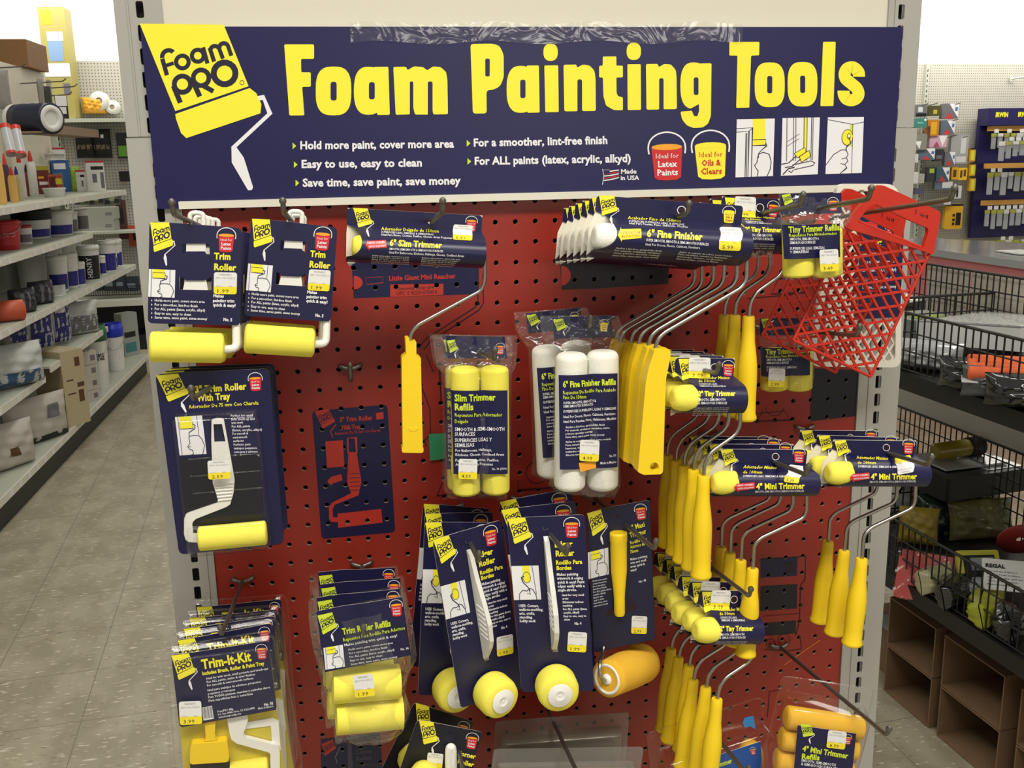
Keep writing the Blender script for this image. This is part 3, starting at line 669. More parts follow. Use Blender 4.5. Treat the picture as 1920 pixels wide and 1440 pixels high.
# ================================================================ shared builders of the goods
def stack(root, n, step, labels, yaw=None, roll=None, jit=.0012, seed=1):
    """copies of a thing hung one behind the other along its hook"""
    r = random.Random(seed); M0 = root.matrix_world.copy(); out = [root]
    for i in range(1, n):
        c = copy_tree(root); off = V((r.uniform(-jit, jit), step * i, -step * i * .125 + r.uniform(-jit, jit)))
        a = (yaw[i] if yaw else r.uniform(-.02, .02)); b = (roll[i] if roll else r.uniform(-.012, .012))
        c.matrix_world = MX.Translation(off) @ M0 @ MX.Rotation(a, 4, 'Z') @ MX.Rotation(b, 4, 'Y'); c['label'] = labels[i]; out.append(c)
    return out
def foam(mb, a, b, r, m, e=.10, n=28, hub=None):
    k = 7; end = [(e * (1 - math.cos(i / k * PI / 2)), r * (.45 + .55 * math.sin(i / k * PI / 2) ** .8)) for i in range(k + 1)]
    mb.lathe(end + [(.5, r)] + [(1 - t, q) for t, q in end[::-1]], m, a, b, n)
def bag(mb, L, R, bul, m, nu=16, sub=4, back=.002, wob=.0012, seed=1):
    """film bag between left and right edge lines (top to bottom), bulging bul in front at each level"""
    r = random.Random(seed); k = len(L) - 1
    def lerp(A, v):
        t = min(v * k, k - 1e-6); i = int(t); f = t - i; a, b = A[i], A[i + 1]
        return a + (b - a) * f if not isinstance(a, tuple) else tuple(x + (y - x) * f for x, y in zip(a, b))
    ph = [r.uniform(0, 6) for _ in range(6)]
    def f(u, v):
        a, b = lerp(L, v), lerp(R, v); x = a[0] + (b[0] - a[0]) * u; z = a[1] + (b[1] - a[1]) * u
        d = lerp(bul, v) * (max(0, 1 - abs(2 * u - 1) ** 3)) + wob * (math.sin(u * 17 + v * 23 + ph[0]) + math.sin(u * 31 - v * 19 + ph[1]) * .7 + math.sin(v * 47 + u * 9 + ph[2]) * .5)
        return (x, -d, z)
    mb.grid(f, nu, sub * k, m)
    mb.grid(lambda u, v: (lambda p: (p[0], back + wob, p[2]))(f(u, v)), 1, k, m)
def handle_prof(): return [(0, .0062), (.015, .0068), (.10, .0072), (.24, .0078), (.36, .0098), (.48, .0112), (.62, .0113), (.80, .0108), (.93, .0108), (.965, .0122), (.99, .0122), (1, .0105)]
def px(fr, A, pts, d=0.0): return [fr.loc(A.ox + a / A.sc, A.oy + b / A.sc, d) for a, b in pts]
def px3(fr, A, pts, d): return [fr.loc3(A.ox + a / A.sc, A.oy + b / A.sc, d) for a, b in pts]
def edged(mb, out, m, d0=0.0, t=.0005, edge=None): mb.prism(out, -d0, -d0 + t, m, side=edge or PAPER)
BUL = '\u2023'
LIST5 = ['Holds more paint, covers more area', 'For a smoother, lint-free finish', 'For ALL paints (latex, acrylic, alkyd)', 'Easy to use, easy to clean', 'Saves time, saves paint, saves money']

# ================================================================ 3-inch trim roller on a card (two stacks)
fr = Frame((240 + 160 / 4, 360 + 217 / 4), -.185, (240 + 850 / 4, 360 + 270 / 4), -.172)
t0 = thing('trim_roller', '', 'paint roller', fr.M, 'carded trim rollers on the upper left hooks')
mb = MB(); A = Art(mb, fr).c(240, 360, 4)
o_ = px(fr, A, round_poly([(160, 222), (315, 230), (850, 268), (842, 1002), (700, 998), (148, 985)], 40))
h1 = px(fr, A, [(405, 388), (610, 388), (612, 470), (588, 468), (578, 445), (438, 445), (428, 468), (403, 468)])
h2 = px(fr, A, [(386, 636), (412, 640), (430, 664), (570, 664), (600, 652), (626, 636), (626, 736), (386, 732)])
mb.prism([o_, h1, h2], 0, .0005, NAVY, side=PAPER)
A.logo3((166, 227), (308, 228), (200, 450), cut=None)
A.bucket(738, 322, 118, rot=.04)
A.text('Trim', 645, 503, 768, 507, 50, YEL); A.text('Roller', 645, 584, 812, 590, 50, YEL)
A.picture(157, 577, 355, 785, sk=(-5, 8))
A.text('Makes', 640, 788, 718, 791, 24, WHI); A.text('painting trim', 637, 824, 797, 828, 24, WHI); A.text('quick & easy!', 637, 856, 806, 862, 24, WHI)
for i, t in enumerate(LIST5):
    y = 820 + i * 32; A.text(t, 200, y, (575, 522, 578, 472, 594)[i], y + 12, 20, WHI, bold=.02, res=1); A.poly([(175, y - 16), (184, y - 8), (175, y)], WHI, 2)
A.text('No. 5', 715, 966, 780, 970, 24, WHI)
mb.build('card', t0)
mb = MB(); A = Art(mb, fr, d0=.0006).c(240, 360, 4); A.sticker(643, 602, 816, 765, '1.99', k=3, rot=.02); mb.build('price_sticker', t0)
mb = MB(); a, b = px3(fr, A, [(158, 1160), (722, 1172)], .004); foam(mb, a, b, .0158, FOAM, .05); mb.build('foam_roller', t0)
mb = MB()   # white plastic frame: hang loop, strap behind the card, bent arm into the roller
s_ = px(fr, A, [(440, 250), (580, 250), (584, 450), (570, 560), (600, 740), (412, 735), (450, 560), (436, 450)]); mb.prism(s_, .0015, .006, WPL)
lp = [V((p.x, .004, p.z)) for p in px3(fr, A, [(462, 262), (466, 165), (500, 156), (548, 160), (566, 175), (568, 262)], 0)]; mb.tube(bend_path(lp, .006), .0026, WPL, 8)
ar = [V((p.x, yy, p.z)) for p, yy in zip(px3(fr, A, [(520, 730), (700, 850), (812, 960), (815, 1175), (722, 1178), (600, 1172)], 0), (.007, .008, .007, .002, -.003, -.004))]; mb.tube(bend_path(ar, .008), .0044, WPL, 10)
mb.build('frame', t0)
LA = ['frontmost carded 3-inch trim roller on the left hook, price 1.99', 'carded trim roller second from the front on the left hook, mostly hidden', 'carded trim roller third from the front on the left hook, only its edge showing', 'rearmost carded trim roller on the left hook']
t0['label'] = LA[0]
stack(t0, 4, .036, LA, seed=4, roll=[0, .01, -.012, .008])
fb = Frame((240 + 925 / 4, 360 + 190 / 4), -.160, (240 + 1572 / 4, 360 + 268 / 4), -.150)
tb = copy_tree(t0); tb.matrix_world = fb.M
LB = ['frontmost carded trim roller on the second hook, right of the first stack', 'carded trim roller behind the front one on the second hook, its left edge peeking out', 'rearmost carded trim roller on the second hook, only its white frame showing']
tb['label'] = LB[0]; stack(tb, 3, .037, LB, seed=9, roll=[0, .03, .01], yaw=[0, .10, .02])

# ================================================================ 3-inch trim roller with tray, on blister cards
fr = Frame((260 + 118 / 3.8917, 670 + 124 / 3.8917), -.165, (260 + 955 / 3.8917, 670 + 85 / 3.8917), -.158)
t0 = thing('roller_tray_set', '', 'roller set', fr.M, 'blister cards of roller with tray')
mb = MB(); A = Art(mb, fr).c(260, 670, 3.8917)
edged(mb, px(fr, A, round_poly([(120, 126), (320, 108), (955, 82), (1060, 1362), (900, 1380), (295, 1440)], 45)), NAVYBLK)
A.poly(round_poly([(123, 129), (322, 111), (951, 86), (1056, 1358), (900, 1376), (298, 1436)], 42), NAVY, .5)
A.logo3((128, 132), (288, 118), (222, 322), handle=True)
A.text('3" Trim Roller', 413, 257, 788, 232, 50, YEL); A.text('With Tray', 425, 320, 670, 304, 50, YEL); A.text('Adornador De 75 mm Con Charola', 365, 373, 875, 343, 27, YEL, res=1)
A.bucket(850, 150, 86, rot=-.06)
A.picture(265, 435, 462, 715, sk=(34, -12))
A.poly([(308, 880), (345, 812), (350, 830), (458, 785), (470, 850), (368, 880), (372, 898)], RED, 1); A.lines([('INCLUDES', 345, 842, 440, 805), ('SPECIAL', 342, 862, 452, 822), ('TRAY', 350, 880, 440, 845)], 15, WHI)
for i, t in enumerate(['Perfect for small', 'jobs, touch up and', 'trim work', 'For ALL paints', '(latex, acrylic, alkyd)', 'For smooth &', 'semi-smooth', 'surfaces', 'Perfecto para', 'trabajos pequenos,', 'retoques y adornos', 'Para TODAS pinturas', '(latex, acrilica,', 'alcalinas)', 'Para superficies', 'lisas y semi-lisas']):
    y = 428 + i * 26.5; x = 672 + i * 2.6; A.text(t, x, y + 4, x + len(t) * 9.5, y, 17, WHI, bold=.02, res=1)
A.text('No. 97', 724, 1050, 782, 1046, 18, WHI); A.text('Made in Mexico', 726, 1068, 832, 1064, 12, WHI, res=1)
mb.build('card', t0)
mb = MB(); D8 = .006
hp = px(fr, A, [(532, 458), (560, 449), (608, 449), (622, 460), (655, 640), (700, 895), (692, 990), (668, 1072), (640, 1092), (420, 1178), (400, 1195), (390, 1215), (397, 1290), (432, 1292), (432, 1352), (365, 1348), (342, 1330), (330, 1290), (332, 1180), (342, 1150), (360, 1138), (572, 1065), (582, 1045), (540, 918), (530, 600)], D8)
hh = px(fr, A, [(545, 488), (608, 486), (634, 618), (552, 622)], D8); mb.prism([hp, hh], -D8, -D8 + .004, WPL)
for i in range(6):
    q = px3(fr, A, [(552 + i * 5, 925 + 24 * i), (690 - i * 3, 915 + 24 * i)], D8 + .0003); mb.tube(q, .0011, WPL, 6)
mb.build('roller_frame', t0)
mb = MB(); a, b = px3(fr, A, [(432, 1325), (938, 1278)], .0135); foam(mb, a, b, .0136, FOAM, .04); mb.build('foam_roller', t0)
mb = MB()   # shallow white tray lying flat behind the frame
q = px(fr, A, round_poly([(300, 735), (880, 705), (905, 1180), (335, 1235)], 40), .001); mb.prism(q, -.003, -.0012, mat('smoke_tray', '#15151c', .25)); mb.build('tray', t0)
mb = MB()
def shell(mb, loops, m):
    """loft of equal-length outlines (x, z, d), closed by the last as lid"""
    n = len(loops[0]); vs = [V((p[0], -p[2], p[1])) for l in loops for p in l]; k = len(loops)
    mb.add(vs, [(i * n + j, i * n + (j + 1) % n, (i + 1) * n + (j + 1) % n, (i + 1) * n + j) for i in range(k - 1) for j in range(n)], m, True)
    mb.add(vs[-n:], [tuple(range(n))], m)
def ringout(pts, d, dx, r, k=4): return [(p[0], p[1], d) for p in round_poly(inset(pts, dx), r, k)]
def inset(pts, dx):
    cx = sum(p[0] for p in pts) / len(pts); cz = sum(p[1] for p in pts) / len(pts)
    return [(p[0] - math.copysign(min(dx, abs(p[0] - cx)), p[0] - cx), p[1] - math.copysign(min(dx, abs(p[1] - cz)), p[1] - cz)) for p in pts]
bl = px(fr, A, [(232, 412), (885, 372), (990, 1372), (345, 1432)])
shell(mb, [ringout(bl, .0006, 0, .008), ringout(bl, .008, .0015, .008), ringout(bl, .013, .003, .008), ringout(bl, .015, .006, .007)], CLR)
rl = px(fr, A, [(345, 1195), (960, 1145), (985, 1368), (350, 1430)]); shell(mb, [ringout(rl, .013, .002, .006), ringout(rl, .024, .004, .006), ringout(rl, .0285, .008, .005)], CLR)
for i in range(3):
    q = px3(fr, A, [(360 + i * 15, 745 + i * 125), (890 + i * 5, 700 + i * 125)], .0155); mb.tube(q, .0007, CLR, 6)
mb.build('blister', t0)
mb = MB(); A2 = Art(mb, fr, d0=.0163, depth=.0163).c(260, 670, 3.8917); A2.sticker(505, 750, 668, 888, '2.59', k=1, rot=-.06); mb.build('price_sticker', t0)
LT = ['frontmost blister card of a 3-inch trim roller with tray, price 2.59', 'blister card of roller with tray, second from the front on its hook', 'rearmost blister card of roller with tray on the left hook']
t0['label'] = LT[0]; stack(t0, 3, .034, LT, seed=5)

# ================================================================ trim kits in clear clamshells
fr = Frame((240 + 215 / 3.429, 1020 + 676 / 3.429), -.205, (240 + 948 / 3.429, 1020 + 578 / 3.429), -.198)
t0 = thing('trim_kit', '', 'paint kit', fr.M, 'clear clamshell trim kits')
A = Art(MB(), fr).c(240, 1020, 3.429); mb = MB()
ol = px(fr, A, [(212, 672), (948, 578), (1075, 1500), (1082, 1630), (300, 1720), (290, 1600)], 0)
bo = [(p[0], p[1]) for p in ol]
shell(mb, [ringout(bo, -.001, 0, .012), ringout(bo, .0015, .0005, .012), ringout(bo, .002, .004, .011), ringout(bo, .016, .0065, .010), ringout(bo, .0185, .0085, .009)], CLR)
rim = [V((p[0], -.0015, p[1])) for p in round_poly(bo, .012, 5)]; mb.tube(rim, .0013, CLR, 6, closed=True)
rim = [V((p[0], -.0175, p[1])) for p in round_poly(inset(bo, .0072), .010, 5)]; mb.tube(rim, .0009, CLR, 6, closed=True)
mb.build('clamshell', t0)
mb = MB(); DC = .0150; A = Art(mb, fr, d0=DC + .0004, depth=DC).c(240, 1020, 3.429)
mb.prism(px(fr, A, round_poly([(276, 712), (398, 700), (905, 620), (958, 1065), (345, 1178), (330, 1165)], 22), DC), -DC, -DC + .0005, NAVY, side=PAPER)
A.logo3((278, 716), (392, 702), (330, 872), handle=True)
A.text('Trim-It-Kit', 478, 802, 795, 748, 62, YEL); A.text('Includes Brush, Roller & Paint Tray', 480, 842, 878, 775, 24, YEL)
A.bucket(857, 672, 62, rot=-.1)
for i, (t, x1) in enumerate([('Ideal for trim work, small projects and touch-ups', 902), ('For ALL paints, stains & clear finishes', 818), ('For smooth & semi-smooth surfaces', 808), ('Ideal para trabajos de adornos, proyectos', 856), ('pequenos y retoques', 690), ('Para TODAS pinturas, manchas y acabados claros', 915), ('Para superficies lisas y semi-lisas', 803)]):
    y = 870 + i * 22.5 + (8 if i > 2 else 0); x = 505 + i * 2.5; A.text(t, x, y, x1, y - (x1 - x) * .165, 14.5, WHI, bold=.02, res=1)
A.text('FoamPRO Mfg.', 577, 1082, 680, 1064, 14, WHI, res=1); A.text('P.O. Box 18888, Irvine, CA 92623-8888', 580, 1101, 815, 1058, 13, WHI, res=1); A.text('www.foampromfg.com', 583, 1119, 727, 1093, 13, WHI, res=1)
A.text('No. 93', 877, 1040, 934, 1029, 18, WHI); A.text('Made in Mexico', 838, 1062, 936, 1046, 13, WHI, res=1)
A.poly([(476, 1050), (540, 1038), (552, 1122), (485, 1134)], WHI, 1)
for i in range(9): A.poly([(482 + i * 6.5, 1050 - i), (482 + i * 6.5 + (2, 4, 3)[i % 3], 1050 - i), (489 + i * 6.6 + (2, 4, 3)[i % 3], 1122 - i), (489 + i * 6.6, 1122 - i)], INK, 2)
mb.build('insert_card', t0)
mb = MB(); A = Art(mb, fr, d0=.0192, depth=.019).c(240, 1020, 3.429); A.sticker(330, 1010, 474, 1160, '3.99', k=1, rot=-.05); mb.build('price_sticker', t0)
br = thing('brush', None, None); br.parent = t0
mb = MB(); D9 = .012; mb.prism(px(fr, A, [(486, 1100), (552, 1090), (562, 1150), (558, 1245), (572, 1262), (490, 1270), (500, 1245)], D9), -D9, -D9 + .007, YPL); mb.prism(px(fr, A, round_poly([(402, 1282), (640, 1262), (652, 1395), (398, 1412)], 24), D9), -D9 - .002, -D9 + .009, YPL); mb.build('handle', br)
mb = MB(); mb.prism(px(fr, A, round_poly([(398, 1411), (650, 1394), (664, 1560), (410, 1580)], 10), D9), -D9, -D9 + .007, BLACK); mb.build('foam_head', br)
mb = MB(); D9 = .010; mb.prism(px(fr, A, [(632, 1100), (765, 1080), (772, 1130), (740, 1228), (758, 1246), (945, 1292), (968, 1310), (976, 1340), (978, 1600), (918, 1600), (915, 1352), (905, 1340), (700, 1284), (665, 1258), (655, 1228)], D9), -D9, -D9 + .006, WPL)
mb.prism(px(fr, A, [(740, 1150), (930, 1118), (968, 1140), (982, 1330), (930, 1330), (918, 1170), (750, 1190)], .004), -.004, -.0005, WPL); mb.build('roller_frame', t0)
mb = MB(); a, b = px3(fr, A, [(655, 1480), (905, 1440)], .008); foam(mb, a, b, .013, FOAM, .05); mb.build('foam_roller', t0)
mb = MB(); mb.prism(px(fr, A, round_poly([(330, 1130), (955, 1060), (1030, 1620), (380, 1690)], 30), .001), -.003, -.0015, mat('yellow_tray', '#c9b83a', .4)); mb.build('paint_tray', t0)
LK = ['frontmost clear clamshell trim kit, label fully showing, price 3.99', 'clear trim kit second from the front on the lower left hook', 'clear trim kit third from the front on the lower left hook', 'clear trim kit fourth from the front on the lower left hook', 'rearmost clear trim kit on the lower left hook']
t0['label'] = LK[0]; stack(t0, 5, .0415, LK, seed=8, roll=[0, -.03, .01, .05, .055], yaw=[0, .02, .01, 0, 0])
# ================================================================ trimmers: a roller in a folded card sleeve, bent wire, yellow handle
def interp(prof, z):
    for (y0, z0), (y1, z1) in zip(prof, prof[1:]):
        if z <= z0 and z >= z1: t = (z0 - z) / max(1e-9, z0 - z1); return y0 + (y1 - y0) * t
    return prof[-1][0] if z < prof[-1][1] else prof[0][0]
class Sleeve:
    """card folded over a roller: flat header with a hole, rounded front, open round cut-out at its left end"""
    def __init__(s, fr, A, prof_px, hdr, body, cut, rx, hole, foamm, seed=0):
        """prof_px: (depth m, picture y) down the middle; hdr/body: picture x of left and right edges; cut: (y top, y bottom) and rx in picture units"""
        s.fr = fr; q = lambda u, v, d=0.: fr.loc(A.ox + u / A.sc, A.oy + v / A.sc, d)
        xm = (body[0] + body[1]) / 2; pr = []
        for d, v in prof_px: pr.append((d, q(xm, v, d)[1]))
        sm = smooth_path([V((a, 0, b)) for a, b in pr[1:]], 4); s.prof = [pr[0]] + [(p.x, p.z) for p in sm]
        for i in range(1, len(s.prof)):
            if s.prof[i][1] >= s.prof[i - 1][1]: s.prof[i] = (s.prof[i][0], s.prof[i - 1][1] - 1e-5)
        ym = (prof_px[0][1] + prof_px[-1][1]) / 2
        s.hx0 = q(hdr[0], prof_px[0][1])[0]; s.hx1 = q(hdr[1], prof_px[0][1])[0]; s.x0 = q(body[0], ym, .01)[0]; s.x1 = q(body[1], ym, .01)[0]
        s.zt = pr[0][1]; s.zh = pr[1][1]; s.zb = pr[-1][1]; dm = max(p[0] for p in pr); s.pb = (A.ox + xm / A.sc, A.oy + prof_px[-1][1] / A.sc)
        zc0 = q(xm, cut[0], dm * .8)[1]; zc1 = q(xm, cut[1], dm * .8)[1]; s.zc = (zc0 + zc1) / 2; s.rz = (zc0 - zc1) / 2; s.rx = q(body[0] + rx, ym, dm)[0] - q(body[0], ym, dm)[0]
        s.dm = dm; s.hole = q(*hole) if hole else None
    def seat(s, r, inset=0.0, lift=.5):
        s.zb = s.fr.loc(*s.pb, r * .9)[1]; s.rr = r = min(r, (s.zh - s.zb) / 2 - .0012); s.inset = inset; s.yc = r + .0014; lo = s.zb + r + .0016; s.zr = lo + lift * max(0, min(s.zc - .001, s.zh - r * .75) - lo)
        # cardboard pulled straight from the fold to the roller, round it and back under
        R = r + .0009; dx, dz = s.yc, s.zh - s.zr; D = math.hypot(dx, dz); th = math.asin(min(1, R / D)); base = math.atan2(-dz, dx)
        a = base + th; tl = math.sqrt(max(0, D * D - R * R)); s.tp = (tl * math.cos(a), s.zh + tl * math.sin(a)); an = math.radians(62); s.bp = (s.yc + R * math.cos(an) * .0 + R * .35, s.zr - R * .937)
        s.R = R; s.dm = s.yc + R; return s
    def depth(s, z):
        if z >= s.zh: return .0005
        if z > s.tp[1]: return .0005 + (s.tp[0] - .0005) * (s.zh - z) / (s.zh - s.tp[1])
        if z < s.bp[1]: return .0005 + (s.bp[0] - .0005) * max(0, (z - s.zb)) / (s.bp[1] - s.zb)
        return s.yc + math.sqrt(max(0, s.R ** 2 - (z - s.zr) ** 2))
    def T(s, u, v):
        lo, hi = 0.0, s.dm + .002
        for _ in range(14):
            d = (lo + hi) / 2; x, z = s.fr.loc(u, v, d)
            if s.depth(z) > d: lo = d
            else: hi = d
        return s.fr.loc(u, v, lo)
    def S(s, x, z, d): return (x, -(s.depth(z) + d), z)
    def left(s, z):
        r = .004
        if z > s.zt - r: return s.hx0 + r - math.sqrt(max(0, r * r - (z - (s.zt - r)) ** 2))
        e = s.hx0 + (s.x0 - s.hx0) * min(1, max(0, (s.zh + .004 - z) / .012))
        if abs(z - s.zc) < s.rz: e += s.rx * math.sqrt(1 - ((z - s.zc) / s.rz) ** 2)
        return e
    def right(s, z):
        r = .004
        if z > s.zt - r: return s.hx1 - r + math.sqrt(max(0, r * r - (z - (s.zt - r)) ** 2))
        return s.hx1 + (s.x1 - s.hx1) * min(1, max(0, (s.zh - z) / .006))
    def mesh(s, mb, m):
        n0 = 8; zz = [s.zt - .004 * (1 - math.cos(i / n0 * PI / 2)) for i in range(n0 + 1)]
        zz += [s.zt - .004 + (s.zh - s.zt + .004) * i / 4 for i in range(1, 5)]; nb = 46
        ed = [s.zc + s.rz * c for c in (.995, .98, .95, .9, -.9, -.95, -.98, -.995)]
        zz += [s.zh + (s.zb - s.zh) * i / nb for i in range(1, nb + 1)] + [e for e in ed if e < s.zh]; zz.sort(reverse=True)
        cols = 2 if not s.hole else 8
        def row(z):
            a, b = s.left(z), s.right(z); return [a + (b - a) * i / 6 for i in range(7)]
        vs = []
        for z in zz: vs += [(x, -s.depth(z), z) for x in row(z)]
        mb.add(vs, [(j * 7 + i, j * 7 + i + 1, (j + 1) * 7 + i + 1, (j + 1) * 7 + i) for j in range(len(zz) - 1) for i in range(6)], m, False)
        # back panel with its pale inside, lower corner left as a point
        e = .0005; i_ = getattr(s, 'inset', 0); bk = [(s.hx0 + .001, s.zh + .004), (s.x0 + i_, s.zh - .010), (s.x0 + min(i_, .004) * .7 + .0005, s.zb + .002), (s.x0 + .004, s.zb - .0045), (s.x0 + .012, s.zb), (s.x1, s.zb), (s.x1, s.zh - .006), (s.hx1, s.zh + .001), (s.hx1, s.zt), (s.hx0 + .001, s.zt)]
        mb.prism(bk, .0006, .0011, PAPER, side=PAPER)
        # right-hand edge closes down to the back
        vs = []
        zr = [z for z in zz if z < s.zh - .0005]
        for z in zr: vs += [(s.right(z), -s.depth(z), z), (s.right(z) - .001, .0006, z)]
    def print_base(s, art, m, z0, z1, x0, x1, k, n=6):
        pass
def make_handle(fr, A, top, bot, d, name='handle', parent=None, prof=None, sx=1.0, m=None):
    mb = MB(); a, b = px3(fr, A, [top, bot], d); mb.lathe(prof or handle_prof(), m or YPL, a, b, 22, sx); return mb.build(name, parent)
def make_wire(fr, A, pts, d, parent, r=.0022, rad=.014):
    mb = MB(); P = px3(fr, A, pts, d); mb.tube(bend_path(P, rad, 7), r, STEEL, 10); return mb.build('wire_frame', parent)
def arrow(A, q, m, rows, ink, h):
    A.poly(q, m, 2)
    for t in rows: A.text(*t, h, ink, 3, res=1)

# ---- 6-inch slim trimmer, alone on its hook
fr = Frame((640 + 50 / 4.8, 360 + 143 / 4.8), -.115, (640 + 1272 / 4.8, 360 + 212 / 4.8), -.112)
t0 = thing('slim_trimmer', 'single 6 inch slim trimmer roller in a navy sleeve under the sign, long yellow handle', 'paint roller', fr.M)
mb = MB(); A0 = Art(mb, fr).c(640, 360, 4.8)
s = Sleeve(fr, A0, [(0, 178), (0.0005, 325), (.014, 372), (.024, 430), (.028, 500), (.026, 590), (.014, 655), (.002, 668)], (50, 1272), (46, 1288), (340, 605), 138, None, FOAM)
s.seat(0.0135, 0, .35).mesh(mb, NAVY); A = Art(mb, fr, T=s.T, S=s.S, band=.0018, d0=.0003).c(640, 360, 4.8)
A.logo3((106, 142), (236, 148), (158, 318))
A.bucket(1172, 258, 88, rot=.06); A.disc(772, 256, 26, PLINE, 1); A.poly([(775, 275), (803, 262), (800, 293)], WHI, 2)
A.text('Adornador Delgado de 150mm', 358, 342, 876, 366, 30, YEL, res=1); A.text('SUPERFICIES LISAS, SEMILISAS & SEMIASPERAS', 360, 366, 828, 390, 17, WHI, res=1); A.text('Ideal Para Banos, Cocinas, Pasillos, Closets, Areas Pequenas', 360, 390, 995, 422, 19, WHI, res=1)
arrow(A, [(216, 478), (240, 425), (240, 440), (400, 430), (412, 500), (252, 510), (254, 530)], RED, [('PAINTS CORNERS', 236, 468, 398, 458), ('PINTA ESQUINAS', 248, 502, 400, 490)], WHI, 20)
A.text('6" Slim Trimmer', 434, 482, 905, 505, 56, YEL); A.text('SMOOTH, SEMI-SMOOTH & SEMI-ROUGH SURFACES', 432, 520, 915, 543, 20, WHI, res=1); A.text('Ideal For Bathrooms, Kitchens, Hallways, Closets, Confined Areas', 430, 552, 1103, 586, 22, WHI, res=1)
for i in range(5):
    A.text(['Holds more paint, covers more area', 'For a smoother, lint-free finish', 'Easy to use, easy to clean', 'For ALL paints (latex, acrylic, alkyd)', 'Saves time, saves paint, saves money'][i], 280 - i * 3, 576 + i * 16, 608, 592 + i * 16, 12, WHI, res=1, bold=.01)
    A.text(['Retiene mas pintura, cubre mas area', 'Para un acabado mas suave y sin pelusa', 'Facil de usar, facil de limpiar', 'Para TODAS pinturas (latex, acrilica)', 'Ahorra tiempo, pintura y dinero'][i], 725 - i * 3, 597 + i * 16, 1070 - 18 * i, 612 + i * 16, 12, WHI, res=1, bold=.01)
mb.build('sleeve', t0)
mb = MB(); A = Art(mb, fr, T=s.T, S=s.S, band=.0018, d0=.0012).c(640, 360, 4.8); A.sticker(1005, 295, 1180, 432, '5.59', k=1, rot=.06); mb.build('price_sticker', t0)
mb = MB(); z = s.zr; foam(mb, (s.x0 + .006, -s.yc, z), (s.x1 - .004, -s.yc, z), s.rr, FOAM, .07); mb.build('foam_roller', t0)
make_wire(fr, A0, [(1268, 490), (1290, 540), (1292, 800), (1262, 885), (690, 1195), (628, 1265), (612, 1350)], .0135, t0)
mb = MB(); A0.c(740, 560, 3.79); d = .0135
def flat_handle(pts, t0_, t1, hole=None):
    l = [px(fr, A0, pts, d)] + ([px(fr, A0, hole, d)] if hole else []); mb.prism(l, -d - t0_, -d + t1, YPL)
flat_handle(round_poly([(72, 272), (100, 270), (100, 300), (150, 296), (150, 392), (182, 412), (190, 800), (196, 1045), (201, 1052), (200, 1078), (185, 1084), (60, 1082), (48, 1076), (48, 1048), (54, 1040), (46, 410), (78, 385)], 8), .0075, .0075)
o = mb.build('handle', t0); md = o.modifiers.new('round', 'BEVEL'); md.width = .0035; md.segments = 3; md.limit_method = 'ANGLE'
mb = MB(); mb.prism(px(fr, A0, [(90, 905)] + ell(128, 905, 38, 26, 10, 0, PI) , d), -d - .0079, -d - .0060, YPL); mb.build('thumb_mark', o)

# ---- 6-inch fine finishers, six deep
fr = Frame((1020 + 470 / 4.8, 340 + 128 / 4.8), -.222, (1020 + 1795 / 4.8, 340 + 222 / 4.8), -.215)
t0 = thing('fine_finisher', '', 'paint roller', fr.M, 'fine finisher rollers with white foam')
mb = MB(); A0 = Art(mb, fr).c(1020, 340, 4.8)
s = Sleeve(fr, A0, [(0, 172), (0.0005, 345), (.012, 395), (.024, 450), (.030, 530), (.028, 620), (.016, 705), (.002, 735)], (468, 1798), (404, 1818), (318, 650), 205, None, FOAMW)
s.seat(0.0150, 0.003, .5).mesh(mb, NAVY); A = Art(mb, fr, T=s.T, S=s.S, band=.0018, d0=.0003).c(1020, 340, 4.8)
A.logo3((494, 128), (632, 128), (526, 306))
A.bucket(1665, 268, 98, rot=.06, oil=True); A.ring(1236, 260, 40, 33, WHI, 2); A.disc(1236, 260, 33, PLINE, 1)
A.text('Acabador Fino de 150mm', 752, 338, 1228, 368, 28, YEL, res=1); A.text('SUPERFICIES SUPERLISAS, LISAS, & SEMILISAS', 762, 364, 1260, 396, 18, WHI, res=1); A.text('Ideal Para Puertas, Pisos, Gabinetes, Muebles', 766, 384, 1292, 418, 19, WHI, res=1)
arrow(A, [(662, 485), (690, 410), (692, 430), (870, 425), (874, 510), (698, 525), (700, 548)], YEL, [('SUPER-FINE FOAM', 690, 475, 862, 470), ('MAS ESPUMA SUPERFINA', 700, 508, 862, 500)], mat('orange_red_print', '#d8571e', .4), 26)
A.text('6" Fine Finisher', 924, 496, 1424, 530, 66, YEL); A.text('SUPER SMOOTH, SMOOTH & SEMI-SMOOTH SURFACES', 918, 538, 1480, 580, 25, WHI, res=1); A.text('Ideal For Doors, Floors, Cabinets, Furniture', 912, 576, 1402, 608, 22, WHI, res=1)
for i, (a, b) in enumerate([('Applies a lint-free, sprayed-like finish', 'Aplica un acabado sin pelusa como rociado'), ('For enamels, urethanes, varnishes,', 'Para esmaltes, uretanos, barnices,'), ('stains, primers, specialty coatings', 'tinturas, bases, acabados'), ('Saves time, saves paint, saves money', 'Ahorra tiempo, pintura y dinero')]):
    A.text(a, 645 - 10 * i, 606 + i * 22, 1058 - 10 * i, 634 + i * 20, 15, WHI, res=1, bold=.015); A.text(b, 1215 - 10 * i, 642 + i * 20, 1688 - 40 * i, 680 + i * 18, 15, WHI, res=1, bold=.015)
mb.build('sleeve', t0)
mb = MB(); A = Art(mb, fr, T=s.T, S=s.S, band=.0018, d0=.0012).c(1020, 340, 4.8); A.sticker(1572, 412, 1768, 622, '5.99', k=1, rot=.04, split=.6); mb.build('price_sticker', t0)
mb = MB(); foam(mb, (s.x0 + .003, -s.yc, s.zr), (s.x1 - .004, -s.yc, s.zr), s.rr, FOAMW, .07); mb.build('foam_roller', t0)
